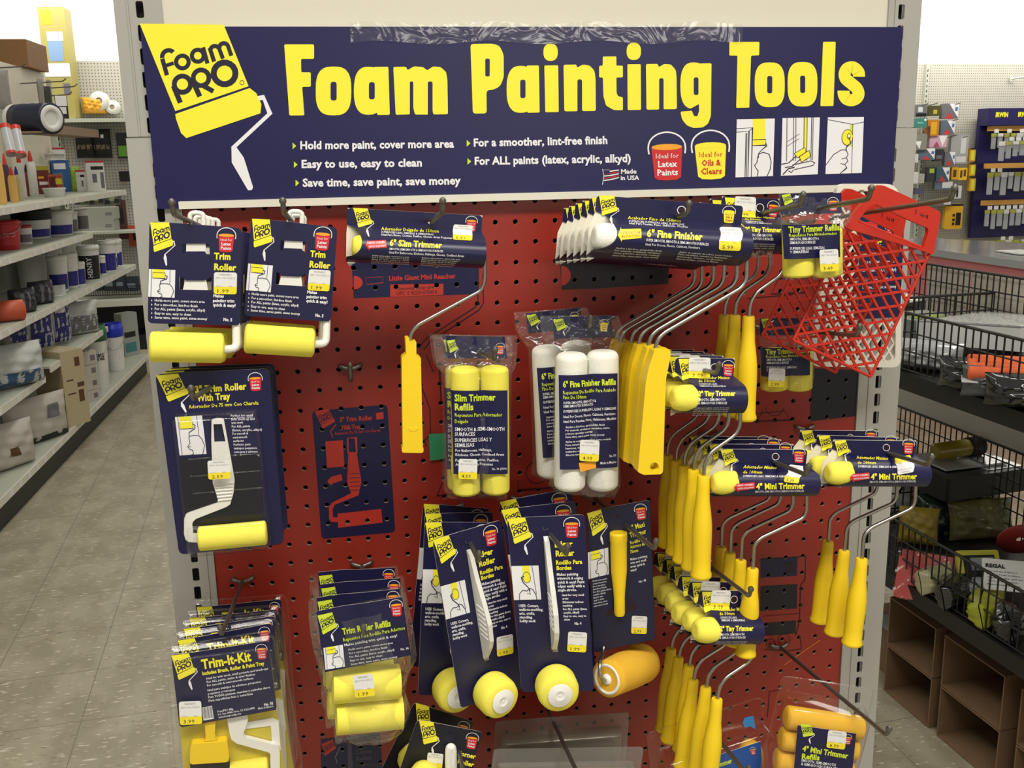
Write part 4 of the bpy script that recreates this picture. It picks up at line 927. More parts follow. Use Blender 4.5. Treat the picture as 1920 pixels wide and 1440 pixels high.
make_wire(fr, A0, [(1800, 560), (1828, 600), (1822, 880), (1780, 955), (1075, 1365), (1020, 1430), (1000, 1520)], .012, t0, r=.0024)
mb = MB(); A0.c(1140, 600, 4.8); d = .012
out = round_poly([(395, 262), (420, 250), (530, 252), (543, 268), (540, 320), (500, 520), (494, 700), (474, 1345), (458, 1370), (300, 1375), (248, 1350), (252, 1320), (318, 560), (345, 420), (385, 300)], 14)
mb.prism([px(fr, A0, out, d), px(fr, A0, ell(397, 1302, 40, 38, 16)[:-1], d)[::-1]], -d - .0075, -d + .0075, YPL)
o = mb.build('handle', t0); md = o.modifiers.new('round', 'BEVEL'); md.width = .004; md.segments = 3; md.limit_method = 'ANGLE'
LF = ['frontmost fine finisher roller with readable navy sleeve, price 5.99'] + ['fine finisher roller with white foam, %s in its stack' % w for w in ORD[1:5]] + ['rearmost fine finisher roller, leftmost white foam end of the stack']
t0['label'] = LF[0]; stack(t0, 6, .0335, LF, seed=2, jit=.0006)

# ---- 2-inch tiny trimmers: one kind, three stacks
fr = Frame((1140 + 606 / 4.8, 600 + 338 / 4.8), -.222, (1140 + 1142 / 4.8, 600 + 345 / 4.8), -.218)
t0 = thing('tiny_trimmer', '', 'paint roller', fr.M, 'tiny trimmers with yellow handles')
mb = MB(); A0 = Art(mb, fr).c(1140, 600, 4.8)
s = Sleeve(fr, A0, [(0, 342), (0.0005, 500), (.010, 545), (.022, 600), (.028, 660), (.027, 760), (.014, 842), (.002, 858)], (606, 1142), (590, 1190), (525, 836), 178, None, FOAM)
s.seat(0.0152, 0.018, .45).mesh(mb, NAVY); A = Art(mb, fr, T=s.T, S=s.S, band=.0018, d0=.0003).c(1140, 600, 4.8)
A.logo3((634, 348), (775, 350), (672, 540), handle=False)
A.bucket(1082, 405, 90, rot=.06); A.ring(958, 428, 38, 32, WHI, 2); A.disc(958, 428, 32, PLINE, 1)
A.text('Adornador Minimo', 815, 530, 1095, 530, 26, YEL, res=1); A.text('de 50mm', 812, 558, 962, 558, 24, YEL, res=1); A.text('SUPERFICIES LISAS,', 818, 582, 985, 582, 15, WHI, res=1); A.text('SEMILISAS & SEMIASPERAS', 825, 600, 1060, 602, 15, WHI, res=1)
A.text('2" Tiny Trimmer', 812, 684, 1145, 680, 46, YEL); A.text('SMOOTH, SEMI-SMOOTH', 812, 728, 1055, 725, 24, WHI, res=1); A.text('& SEMI-ROUGH SURFACES', 812, 758, 1070, 757, 24, WHI, res=1)
for i in range(5): A.text(LIST5[i], 785 - 7 * i, 796 + i * 16, 1088 - 6 * i, 792 + i * 16, 10, WHI, res=1, bold=.01)
mb.build('sleeve', t0)
mb = MB(); A = Art(mb, fr, T=s.T, S=s.S, band=.0018, d0=.0014).c(1140, 600, 4.8); A.sticker(722, 335, 916, 522, '3.49', k=1, rot=.02); mb.build('price_sticker', t0)
mb = MB(); foam(mb, (s.x0 - .0035, -s.yc, s.zr), (s.x1 - .003, -s.yc, s.zr), s.rr, FOAM, .24); mb.build('foam_roller', t0)
make_wire(fr, A0, [(1165, 690), (1192, 730), (1188, 950), (1145, 1035), (930, 1185), (872, 1280), (858, 1450)], .0125, t0)
make_handle(fr, A0, (858, 1400), (836, 2312), .0125, parent=t0)
LM = ['frontmost tiny trimmer of the middle stack, price 3.49 beside the large flat yellow handles'] + ['tiny trimmer %s in the middle stack' % w for w in ORD[1:4]] + ['rearmost tiny trimmer of the middle stack']
t0['label'] = LM[0]; tiny0 = t0
L6 = ['frontmost tiny trimmer of the bottom stack, price 3.49'] + ['tiny trimmer %s in the bottom stack' % w for w in ORD[1:5]] + ['rearmost tiny trimmer of the bottom stack']
fb = Frame((1311, 1107), -.222, (1412, 1108), -.214); tb = copy_tree(tiny0); tb.matrix_world = fb.M; tb['label'] = L6[0]
stack(tb, 6, .0335, L6, seed=12, jit=.002, roll=[0, .01, .03, -.01, .02, 0])
LU = ['frontmost tiny trimmer of the top stack beside the upper refill bag', 'second tiny trimmer of the top stack, behind the fine finisher sleeve', 'rearmost tiny trimmer of the top stack, left of the three handles']
fb = Frame((1353, 368), -.178, (1460, 373), -.174); tb = copy_tree(tiny0); tb.matrix_world = fb.M; tb['label'] = LU[0]
stack(tb, 3, .036, LU, seed=14)
stack(tiny0, 5, .0325, LM, seed=11)

# ---- 4-inch mini trimmers: two stacks
fr = Frame((1440 + 364 / 3, 760 + 194 / 3), -.222, (1440 + 836 / 3, 760 + 200 / 3), -.216)
t0 = thing('mini_trimmer', '', 'paint roller', fr.M, 'mini trimmers with yellow handles')
mb = MB(); A0 = Art(mb, fr).c(1440, 760, 3)
s = Sleeve(fr, A0, [(0, 197), (0.0005, 278), (.010, 325), (.020, 350), (.027, 385), (.025, 430), (.012, 452), (.002, 458)], (364, 836), (326, 870), (284, 452), 118, None, FOAM)
s.seat(0.0140, 0.002, .2).mesh(mb, NAVY); A = Art(mb, fr, T=s.T, S=s.S, band=.0018, d0=.0003).c(1440, 760, 3)
A.logo3((372, 198), (436, 194), (398, 287))
A.bucket(790, 214, 54, rot=.06); A.ring(664, 237, 20, 17, WHI, 2); A.disc(664, 237, 17, PLINE, 1)
A.text('Adornador Minimo', 496, 300, 675, 306, 18, YEL, res=1); A.text('de 100mm', 502, 328, 605, 330, 17, YEL, res=1); A.text('SUPERFICIES LISAS, SEMILISAS & SEMIASPERAS', 505, 348, 775, 352, 12, WHI, res=1)
arrow(A, [(458, 406), (478, 380), (478, 386), (568, 376), (572, 412), (484, 425), (484, 436)], RED, [('PAINTS CORNERS', 474, 400, 564, 394), ('PINTA ESQUINAS', 480, 418, 566, 410)], WHI, 10)
A.text('4" Mini Trimmer', 578, 416, 836, 414, 33, YEL); A.text('SMOOTH, SEMI-SMOOTH & SEMI-ROUGH SURFACES', 570, 436, 830, 432, 12, WHI, res=1)
mb.build('sleeve', t0)
stk = MB(); A = Art(stk, fr, T=s.T, S=s.S, band=.0018, d0=.0012).c(1440, 760, 3); A.sticker(728, 284, 808, 380, '5.39', k=1, rot=.12); pst = stk.build('price_sticker', t0)
mb = MB(); foam(mb, (s.x0 - .0005, -s.yc, s.zr), (s.x1 - .003, -s.yc, s.zr), s.rr, FOAM, .13); mb.build('foam_roller', t0)
make_wire(fr, A0, [(812, 410), (832, 440), (826, 545), (806, 580), (575, 690), (540, 730), (528, 870)], .0115, t0)
make_handle(fr, A0, (528, 862), (470, 1344), .0115, parent=t0)
LMR = ['frontmost mini trimmer of the right stack, its sticker turned upside down', 'mini trimmer second from the front in the right stack', 'rearmost mini trimmer of the right stack']
LML = ['frontmost mini trimmer of the left stack, price 5.39', 'mini trimmer second from the front in the left stack', 'mini trimmer third from the front in the left stack', 'rearmost mini trimmer of the left stack']
fb = Frame((1348, 842), -.215, (1510, 843), -.212); tb = copy_tree(t0); tb.matrix_world = fb.M; tb['label'] = LML[0]; stack(tb, 4, .034, LML, seed=21)
t0['label'] = LMR[0]; stack(t0, 3, .0415, LMR, seed=22)
me = MB(); A = Art(me, fr, T=s.T, S=s.S, band=.0018, d0=.0012).c(1440, 760, 3); A.sticker(716, 284, 808, 382, '90 %', k=1, rot=2.95); pst.data = bpy.data.meshes.new('price_sticker'); pst.data.from_pydata(me.v, [], me.f); [pst.data.materials.append(m) for m in me.mats]; pst.data.polygons.foreach_set('material_index', me.m)
# ================================================================ refill bags
def refill_label(mb, fr, A, q, dep, wave, axes_, rr):
    """printed film label lying on two rollers: gently waved sheet; returns S for print on it"""
    def S(x, z, d):
        w = 0
        if axes_:
            dx = min(abs(x - a) for a in axes_); w = rr - math.sqrt(max(0, (rr * 1.25) ** 2 - dx * dx)) + rr * .25
        return (x, -(dep - max(0, w) * wave + d), z)
    a, b, c_, d_ = px(fr, A, q, dep)
    mb.grid(lambda u, v: S(*(tuple((a[i] * (1 - u) + b[i] * u) * (1 - v) + (d_[i] * (1 - u) + c_[i] * u) * v for i in (0, 1))), 0), 24, 6, NAVY)
    return S
def headercard(mb, fr, A, q, m=NAVY, d=.0006): mb.prism(px(fr, A, q, d), -d, -d + .0004, m, side=PAPER)

# ---- yellow slim trimmer refills (tall bag)
fr = Frame((740 + 270 / 3.79, 560 + 258 / 3.79), -.115, (740 + 880 / 3.79, 560 + 262 / 3.79), -.112)
t0 = thing('refill_bag', '', 'refill pack', fr.M, 'slim trimmer refill bags'); A0 = Art(MB(), fr).c(740, 560, 3.79); rr = .0165
ax = []
for i, (u, v0, v1) in enumerate([(503, 486, 1388), (713, 482, 1380)]):
    mb = MB(); a, b = px3(fr, A0, [(u - 4, v0), (u + 6, v1)], rr + .001); foam(mb, a, b, rr, FOAM, .035); mb.build('foam_roller', t0); ax.append((a.x + b.x) / 2)
mb = MB(); headercard(mb, fr, A0, [(362, 262), (782, 268), (800, 425), (376, 424)]); A = Art(mb, fr, d0=.0009).c(740, 560, 3.79)
A.logo3((370, 298), (425, 290), (395, 385), tagm=LGRN); A.bucket(750, 338, 52, rot=.02); mb.build('header_card', t0)
mb = MB(); S = refill_label(mb, fr, A0, [(404, 656), (803, 652), (806, 1248), (420, 1250)], 2 * rr + .0034, .35, ax, rr)
A = Art(mb, fr, S=S, depth=2 * rr + .002, d0=.0003).c(740, 560, 3.79)
A.text('Slim Trimmer', 426, 728, 716, 720, 48, LGRN); A.text('Refills', 428, 792, 558, 788, 48, LGRN); A.text('Repuestos Para Adornador', 428, 838, 762, 834, 26, LGRN, res=1); A.text('Delgado', 428, 884, 522, 880, 26, LGRN, res=1)
for i, (t, x1, h) in enumerate([('SMOOTH & SEMI-SMOOTH', 778, 27), ('SURFACES', 570, 27), ('SUPERFICIES LISAS Y', 690, 27), ('SEMILISAS', 565, 27)]): A.text(t, 428, 940 + i * 36 + (6 if i > 1 else 0), x1, 936 + i * 36 + (4 if i > 1 else 0), h, WHI, res=1)
for i, (t, x1) in enumerate([('For Bathrooms, Hallways,', 690), ('Kitchens, Closets, Confined Areas', 776), ('Para Banos, Cocinas, Pasillos,', 738), ('Areas y Espacios Pequenas', 696)]): A.text(t, 432, 1086 + i * 30 + (10 if i > 1 else 0), x1, 1082 + i * 30 + (10 if i > 1 else 0), 19, WHI, res=1)
A.text('No. 70 (7500)', 690, 1214, 794, 1212, 14, WHI, res=1); mb.build('label', t0)
mb = MB(); A = Art(mb, fr, depth=2 * rr + .004, d0=2 * rr + .0058).c(740, 560, 3.79); A.sticker(452, 1136, 585, 1278, '4.59', k=1, rot=.03); mb.build('price_sticker', t0)
mb = MB(); L = px(fr, A0, [(268, 258), (282, 380), (300, 470), (352, 540), (366, 800), (358, 1200), (352, 1330), (380, 1420)]); R = px(fr, A0, [(872, 262), (872, 380), (868, 460), (838, 530), (830, 800), (826, 1200), (818, 1330), (790, 1430)])
bag(mb, L, R, [.001, .003, .006, 2 * rr * .7, 2 * rr + .0012, 2 * rr + .0012, 2 * rr, .003], BAG, seed=3); mb.build('film', t0)
LS = ['tall refill bag of two yellow slim rollers, price 4.59', 'second yellow slim refill bag hidden behind the tall front one']
t0['label'] = LS[0]; stack(t0, 2, .041, LS, yaw=[0, -.12], seed=4)

# ---- white fine finisher refills
fr = Frame((740 + 1035 / 3.79, 560 + 118 / 3.79), -.150, (740 + 1602 / 3.79, 560 + 122 / 3.79), -.147)
t0 = thing('refill_bag', '', 'refill pack', fr.M, 'fine finisher refill bags'); rr = .0182; ax = []
for i, (u0, u1, v0, v1) in enumerate([(1258, 1242, 384, 1354), (1478, 1478, 368, 1350)]):
    mb = MB(); a, b = px3(fr, A0, [(u0, v0), (u1, v1)], rr + .001); foam(mb, a, b, rr, FOAMW, .05); mb.build('foam_roller', t0); ax.append((a.x + b.x) / 2)
mb = MB(); headercard(mb, fr, A0, [(1118, 132), (1535, 118), (1556, 272), (1132, 285)]); A = Art(mb, fr, d0=.0009).c(740, 560, 3.79)
A.logo3((1124, 150), (1192, 140), (1158, 230), tagm=LGRN); A.bucket(1487, 172, 54, rot=.06, oil=True); A.disc(1360, 200, 16, PLINE, 1); mb.build('header_card', t0)
mb = MB(); S = refill_label(mb, fr, A0, [(1172, 548), (1585, 530), (1588, 1200), (1176, 1218)], 2 * rr + .0034, .35, ax, rr)
A = Art(mb, fr, S=S, depth=2 * rr + .002, d0=.0003).c(740, 560, 3.79)
A.text('6" Fine Finisher Refills', 1197, 630, 1570, 608, 44, LGRN); A.text('Repuestos De Rodillo Para Acabado', 1198, 680, 1570, 655, 26, LGRN, res=1); A.text('Fino De 150mm', 1198, 714, 1360, 706, 26, LGRN, res=1)
for i, (t, x1) in enumerate([('SUPER SMOOTH, SMOOTH &', 1432), ('SEMI-SMOOTH SURFACES', 1412), ('SUPERFICIES SUPERLISAS, LISAS Y SEMILISAS', 1572), ('Ideal For Doors, Floors, Cabinets, Furniture', 1566), ('Ideal Para Puertas, Pisos, Gabinetes, Muebles', 1572)]): y = 750 + [0, 24, 60, 98, 132][i]; A.text(t, 1199, y, x1, y - (x1 - 1199) * .07, 19, WHI, res=1)
for i, (t, x1) in enumerate([('Applies a lint-free, sprayed-like finish', 1490), ('For enamels, urethanes, varnishes, stains,', 1526), ('primers, specialty coatings', 1408), ('Saves time, saves paint, saves money', 1488), ('Aplica un acabado sin pelusa como rociado', 1535), ('Para esmaltes, uretanos,', 1420), ('barnices, tinturas, bases,', 1430), ('acabados especiales', 1380), ('Ahorra tiempo, pintura', 1410)]): y = 918 + i * 23.5 + (10 if i > 3 else 0); A.text(t, 1213, y, x1, y - (x1 - 1213) * .07, 14, WHI, res=1)
A.text('No. 170', 1525, 1124, 1572, 1120, 18, WHI, res=1); A.text('Made in Mexico', 1460, 1174, 1575, 1165, 18, WHI, res=1)
A.poly([(1305, 1165), (1428, 1142), (1430, 1200), (1318, 1230)], ORG, 1); mb.build('label', t0)
mb = MB(); A = Art(mb, fr, depth=2 * rr + .004, d0=2 * rr + .0058).c(740, 560, 3.79); A.sticker(1312, 1002, 1450, 1152, '4.99', k=1, rot=.04); mb.build('price_sticker', t0)
mb = MB(); L = px(fr, A0, [(1036, 122), (1040, 250), (1070, 310), (1125, 400), (1128, 800), (1118, 1200), (1098, 1330), (1160, 1385)]); R = px(fr, A0, [(1588, 120), (1640, 250), (1640, 310), (1604, 410), (1602, 800), (1606, 1200), (1608, 1340), (1565, 1420)])
bag(mb, L, R, [.001, .003, .006, 2 * rr * .7, 2 * rr + .0012, 2 * rr + .0012, 2 * rr, .003], BAG, seed=5); mb.build('film', t0)
t0['label'] = 'front refill bag of two white fine finisher rollers, price 4.99'
cb = copy_tree(t0); fb = Frame((740 + 850 / 3.79, 560 + 95 / 3.79), -.098, (740 + 1392 / 3.79, 560 + 62 / 3.79), -.085); cb.matrix_world = fb.M; cb['label'] = 'rear white refill bag showing its left roller behind the front one'

# ---- 2-inch tiny trimmer refills (wide bag, two stubby rollers)
fr = Frame((1380 + 310 / 3.789, 340 + 88 / 3.789), -.215, (1380 + 750 / 3.789, 340 + 82 / 3.789), -.212)
t0 = thing('refill_bag', '', 'refill pack', fr.M, 'tiny trimmer refill bags'); A0.fr = fr; A0 = Art(MB(), fr).c(1380, 340, 3.789); rr = .0165; ax = []
for i, (u0, v0, v1) in enumerate([(440, 330, 678), (640, 328, 676)]):
    mb = MB(); a, b = px3(fr, A0, [(u0, v0), (u0 + 4, v1)], rr + .001); foam(mb, a, b, rr * 1.02, FOAM, .07); mb.build('foam_roller', t0); ax.append(a.x)
mb = MB(); headercard(mb, fr, A0, [(312, 88), (748, 82), (752, 228), (318, 236)]); A = Art(mb, fr, d0=.0009).c(1380, 340, 3.789)
A.logo3((322, 96), (382, 88), (345, 170), tagm=LGRN, handle=False); A.bucket(685, 142, 62, rot=-.03); mb.build('header_card', t0)
mb = MB(); S = refill_label(mb, fr, A0, [(345, 312), (738, 300), (742, 538), (360, 556)], 2 * rr + .0038, .3, ax, rr)
A = Art(mb, fr, S=S, depth=2 * rr + .002, d0=.0003).c(1380, 340, 3.789)
A.text('Tiny Trimmer Refills', 378, 364, 728, 345, 44, LGRN); A.text('Repuestos Para Miniadornador', 380, 394, 710, 378, 22, LGRN, res=1)
for i, (t, x1) in enumerate([('SMOOTH, SEMI-SMOOTH &', 588), ('SEMI-ROUGH SURFACES', 560), ('SUPERFICIES LISAS, SEMILISAS', 625), ('Y SEMIASPERAS', 510)]): y = 420 + i * 26 + (14 if i > 1 else 0); A.text(t, 384, y, x1, y - 6, 20, WHI, res=1)
mb.build('label', t0)
mb = MB(); A = Art(mb, fr, depth=2 * rr + .004, d0=2 * rr + .0058).c(1380, 340, 3.789); A.sticker(590, 482, 722, 638, '3.49', k=1, rot=-.05); stk_ = mb.build('price_sticker', t0)
mb = MB(); L = px(fr, A0, [(308, 88), (310, 230), (325, 300), (338, 420), (338, 640), (345, 700)]); R = px(fr, A0, [(822, 140), (825, 230), (815, 295), (752, 330), (748, 640), (735, 690)])
bag(mb, L, R, [.001, .004, .016, 2 * rr + .0016, 2 * rr + .0016, .006], BAG, seed=7); mb.build('film', t0)
t0['label'] = 'upper tiny trimmer refill bag beside the red grids, price 3.49'
cb = copy_tree(t0); fb = Frame((1380 + 165 / 3.789, 340 + 972 / 3.789), -.085, (1380 + 565 / 3.789, 340 + 968 / 3.789), -.082); cb.matrix_world = fb.M; cb['label'] = 'lower tiny trimmer refill bag half behind the red grid, price 2.99'
for k in cb.children:
    if k.name.startswith('price_sticker'):
        mb = MB(); A = Art(mb, fr, depth=2 * rr + .004, d0=2 * rr + .0058).c(1380, 340, 3.789); A.sticker(395, 480, 530, 636, '2.99', k=1, rot=.03); me = bpy.data.meshes.new('price_sticker'); me.from_pydata(mb.v, [], mb.f); [me.materials.append(m) for m in mb.mats]; me.polygons.foreach_set('material_index', mb.m); k.data = me

# ---- trim roller refills (two rollers lying, header card), four deep
fr = Frame((560 + 148 / 4.5, 1120 + 118 / 4.5), -.222, (560 + 872 / 4.5, 1120 + 38 / 4.5), -.214)
t0 = thing('refill_bag', '', 'refill pack', fr.M, 'trim roller refill bags'); A0 = Art(MB(), fr).c(560, 1120, 4.5); rr = .0190
for q in ([(283, 752), (855, 707)], [(312, 1015), (878, 963)]):
    mb = MB(); a, b = px3(fr, A0, q, rr * .9); foam(mb, a, b, rr, FOAM, .012); mb.build('foam_roller', t0)
mb = MB(); headercard(mb, fr, A0, [(148, 118), (380, 70), (560, 48), (872, -5), (948, 488), (222, 632)], d=.034); A = Art(mb, fr, d0=.0344, depth=.034).c(560, 1120, 4.5)
A.poly([(872, -5), (948, 488), (940, 490), (866, 0)], NAVYBLK, 1)
A.logo3((158, 152), (282, 124), (208, 312), tagm=LGRN); A.bucket(820, 60, 90, rot=-.1)
A.text('Trim Roller Refills', 372, 312, 778, 240, 54, LGRN); A.text('Repuestos Para Rodillo Para Adornos', 378, 372, 898, 268, 32, LGRN, res=1); A.text('Makes painting trim quick & easy!', 386, 412, 832, 330, 24, WHI, res=1)
for i, t in enumerate(LIST5): A.text(t, 420 + i * 5, 448 + i * 31, (795, 748, 808, 705, 832)[i], 448 + i * 31 - ((795, 748, 808, 705, 832)[i] - 420) * .16, 18, WHI, res=1)
A.picture(208, 425, 372, 610, sk=(18, -28)); A.text('No. 98', 862, 446, 928, 436, 20, WHI, res=1); mb.build('header_card', t0)
mb = MB(); A = Art(mb, fr, depth=2 * rr + .002, d0=2 * rr + .0075).c(560, 1120, 4.5); A.sticker(462, 630, 632, 818, '1.99', k=1, rot=-.12); mb.build('price_sticker', t0)
mb = MB(); L = px(fr, A0, [(85, 140), (100, 320), (150, 560), (230, 720), (275, 860), (250, 1000), (300, 1130), (310, 1240)]); R = px(fr, A0, [(905, -30), (960, 200), (1000, 500), (940, 640), (900, 800), (950, 960), (905, 1080), (860, 1120)])
bag(mb, L, R, [.036, .037, .038, 2 * rr * .98, 2 * rr + .006, 2 * rr + .006, 2 * rr * .9, .003], BAG, seed=9); mb.build('film', t0)
LR = ['frontmost bagged trim roller refills, price 1.99'] + ['bagged trim roller refills %s on the hook' % w for w in ORD[1:3]] + ['rearmost bagged trim roller refills, top of its card near the board']
t0['label'] = LR[0]; stack(t0, 4, .0455, LR, seed=3, roll=[0, .06, .08, .10], jit=.004)

# ---- boxed refills in clear clamshells at the bottom edge
def clam(name, label, cat, TL, yl, TR, yr, h, depth, fill, group=None):
    fr = Frame(TL, yl, TR, yr); t = thing(name, label, cat, fr.M, group); w = fr.w
    bo = [(0, 0), (w, 0), (w, -h), (0, -h)]; mb = MB()
    shell(mb, [ringout(bo, -.001, 0, .008), ringout(bo, .001, .0005, .008)], CLR)
    b2 = [(.006, -.022), (w - .006, -.022), (w - .006, -h + .006), (.006, -h + .006)]
    shell(mb, [ringout(b2, .001, 0, .008), ringout(b2, depth - .003, .002, .008), ringout(b2, depth, .005, .007)], CLR)
    mb.tube([V((p[0], -.001, p[1])) for p in round_poly(bo, .008, 4)], .001, CLR, 6, closed=True); mb.tube([V((p[0], -depth, p[1])) for p in round_poly(inset(b2, .004), .007, 4)], .0008, CLR, 6, closed=True)
    mb.build('clamshell', t); fill(t, fr, w, h, depth); return t, fr
def fill_mini(t, fr, w, h, d):
    r = .0145; n = 0
    for i in range(5):
        z = -.022 - .010 - r - i * 2 * r * 1.02
        mb = MB(); foam(mb, (.009, -r - .002, z), (w - .009, -r - .002, z), r, FOAMD, .05); mb.build('foam_roller', t)
    A0 = Art(MB(), fr).c(1180, 1120, 4); dd = d + .0006; mb = MB()
    mb.prism(px(fr, A0, [(1262, 958), (1702, 1022), (1660, 1420), (1225, 1400)], dd), -dd, -dd + .0004, NAVY, side=PAPER)
    A = Art(mb, fr, d0=dd + .0002, depth=dd).c(1180, 1120, 4); A.logo3((1283, 945), (1362, 955), (1306, 1046), tagm=LGRN); A.bucket(1640, 1050, 48, rot=.1)
    A.text('4" Mini Trimmer', 1296, 1150, 1638, 1208, 42, LGRN); A.text('Refills', 1292, 1208, 1425, 1220, 40, LGRN); A.text('SMOOTH, SEMI-SMOOTH', 1288, 1230, 1545, 1268, 22, WHI, res=1); A.text('& SEMI-ROUGH SURFACES', 1286, 1256, 1560, 1298, 22, WHI, res=1)
    mb.build('label', t)
    mb = MB(); A = Art(mb, fr, d0=dd + .0012, depth=dd).c(1180, 1120, 4); A.sticker(1482, 998, 1622, 1130, '8.79', k=1, rot=.12); mb.build('price_sticker', t)
clam('refill_clamshell', 'clear clamshell of golden mini trimmer refills at the lower right, navy label', 'refill pack', (1467, 1266), -.185, (1640, 1292), -.205, .21, .033, fill_mini)
def fill_corner(t, fr, w, h, d):
    for i, (x, z) in enumerate([(.2, -.066), (.5, -.06), (.8, -.056), (.3, -.105), (.62, -.1), (.85, -.1)]):
        mb = MB(); r = .0165; a = V((x * w, -r - .003, z + .012)); b = V((x * w, -r - .003, z - .03)); mb.lathe([(0, .004), (.03, .0075), (.12, .011), (.3, .0155), (.5, r), (.95, r), (1, r * .8)], FOAMD, a, b, 18); mb.build('foam_roller', t)
    mb = MB(); A0 = Art(MB(), fr).c(1180, 1120, 4); BLU = mat('mid_blue_card', '#23509a', .4)
    dd = d + .0006; mb.prism(px(fr, A0, [(600, 1205), (985, 1080), (1002, 1420), (620, 1430)], dd), -dd, -dd + .0004, BLU, side=PAPER); A = Art(mb, fr, d0=dd + .0002, depth=dd).c(1180, 1120, 4)
    A.bucket(925, 1140, 36, rot=-.15); A.text('Trimmer', 640, 1280, 772, 1238, 36, LGRN); mb.build('label', t)
    mb = MB(); mb.prism(px(fr, A0, [(866, 905), (930, 890), (948, 990), (905, 965), (868, 980), (852, 940)], dd), -dd, -dd + .0003, mat('blue_tape', '#2f7fc0', .5)); mb.build('tape', t)
clam('refill_clamshell', 'hazy clamshell of golden foam rollers with blue label beneath the bottom stack of yellow handles', 'refill pack', (1212, 1374), -.150, (1428, 1306), -.130, .19, .040, fill_corner)
# ---- smoky empty tray packs
BEI = mat('beige_plastic', '#8d8266', .5); HAZ = clear('hazy_plastic', tint='#c8bca0', gloss=.04, rough=.25, edge=.2, haze=.14)
def tray_pack(TL, yl, TR, yr, h, label):
    fr = Frame(TL, yl, TR, yr); t = thing('tray_pack', label, 'paint tray', fr.M, 'smoky tray packs at the bottom edge'); w = fr.w
    bo = [(0, 0), (w, 0), (w, -h), (0, -h)]; mb = MB(); shell(mb, [ringout(bo, 0, 0, .006), ringout(bo, .0012, .0003, .006)], HAZ)
    b2 = [(.006, -.018), (w - .010, -.018), (w - .004, -h + .006), (.004, -h + .006)]; shell(mb, [ringout(b2, .001, 0, .006), ringout(b2, .016, .002, .006), ringout(b2, .019, .005, .005)], HAZ); mb.build('clamshell', t)
    mb = MB(); b3 = inset(b2, .008); shell(mb, [ringout(b3, .002, 0, .005), ringout(b3, .012, .001, .005), ringout(b3, .0125, .004, .004), ringout(b3, .008, .007, .004)], BEI); mb.build('tray', t); return t
tray_pack((928, 1352), -.120, (1180, 1334), -.115, .17, 'rear smoky clear tray pack behind the front one at the bottom edge')
tray_pack((925, 1404), -.185, (1207, 1400), -.180, .15, 'front smoky clear tray pack at the bottom edge under the right edger rollers')
# ================================================================ edger rollers: card, white fin handle through a slit, round foam wheel
fr = Frame((900 + 225 / 4.5, 920 + 230 / 4.5), -.205, (900 + 888 / 4.5, 920 + 200 / 4.5), -.200)
t0 = thing('edger_roller', '', 'paint roller', fr.M, 'carded edger rollers with round yellow wheels'); A0 = Art(MB(), fr).c(900, 920, 4.5)
mb = MB(); edged(mb, px(fr, A0, round_poly([(228, 240), (395, 224), (885, 200), (962, 1690), (352, 1700)], 40)), NAVY)
A = Art(mb, fr).c(900, 920, 4.5); A.logo3((232, 236), (380, 226), (295, 448)); A.bucket(772, 275, 112, rot=-.02); A.ring(550, 310, 22, 20, GRY, 1, a0=.3, a1=3.6)
A.text('Edger', 630, 476, 782, 468, 50, YEL); A.text('Roller', 638, 553, 795, 545, 50, YEL); A.text('Rodillo Para', 640, 622, 862, 614, 36, YEL); A.text('Bordes', 645, 668, 770, 664, 36, YEL)
A.picture(262, 635, 492, 922, kind='edger', sk=(24, -6))
for i, (t, x1) in enumerate([('Makes painting', 828), ('trimwork & edging', 868), ('quick & easy! Paint', 880), ('edges easily with a', 882), ('single stroke.', 815)]): A.text(t, 647 + i * 2, 716 + i * 33, x1, 712 + i * 33, 24, WHI, bold=.03, res=1)
for i, (t, x0, x1) in enumerate([('Ideal for very small', 690, 876), ('areas', 694, 745), ('Eliminates tedious', 696, 872), ('masking', 698, 778), ('For ALL paints (latex,', 700, 902), ('acrylic, alkyd)', 704, 836), ('Easy to use, easy to', 704, 896), ('clean', 706, 758)]): A.text(t, x0, 888 + i * 29.5, x1, 885 + i * 29.5, 18, WHI, bold=.03, res=1)
for i, (t, x1) in enumerate([('USES: Corners,', 495), ('walls-to-molding,', 532), ('arts, crafts,', 462), ('stenciling,', 442), ('hobby work', 470)]): A.text(t, 325 + i * 2.5, 980 + i * 32, x1, 980 + i * 32, 24, WHI, bold=.03, res=1)
A.text('No. 4', 797, 1130, 855, 1128, 24, WHI, bold=.03); A.poly([(612, 1320), (654, 1318), (656, 1358), (614, 1360)], GRY, 1)
mb.build('card', t0)
mb = MB(); A = Art(mb, fr, d0=.0007).c(900, 920, 4.5); A.sticker(738, 1190, 898, 1358, '1.99', k=1, rot=.06); mb.build('price_sticker', t0)
mb = MB(); a = fr.loc3(900 - 900 + 900 + 566 / 4.5, 920 + 400 / 4.5, .006); b = fr.loc3(900 + 632 / 4.5, 920 + 1350 / 4.5, .004); H = a.z - b.z
sil = [(0, 0), (.03, .004), (.25, .010), (.45, .018), (.62, .023), (.78, .021), (.86, .016), (1.0, .002), (.93, -.003), (.0, -.003)]
vs = []
for side in (-1, 1):
    for t_, d in sil: vs.append(V((a.x + (b.x - a.x) * t_ + side * .0030, -max(d, -.003), a.z - H * t_)))
n = len(sil); tri = [tuple(t) for t in tessellate_polygon([[V((p[1], -p[0], 0)) for p in sil]])]
mb.add(vs, tri + [tuple(i + n for i in t) for t in tri] + [(i, (i + 1) % n, n + (i + 1) % n, n + i) for i in range(n)], WPL)
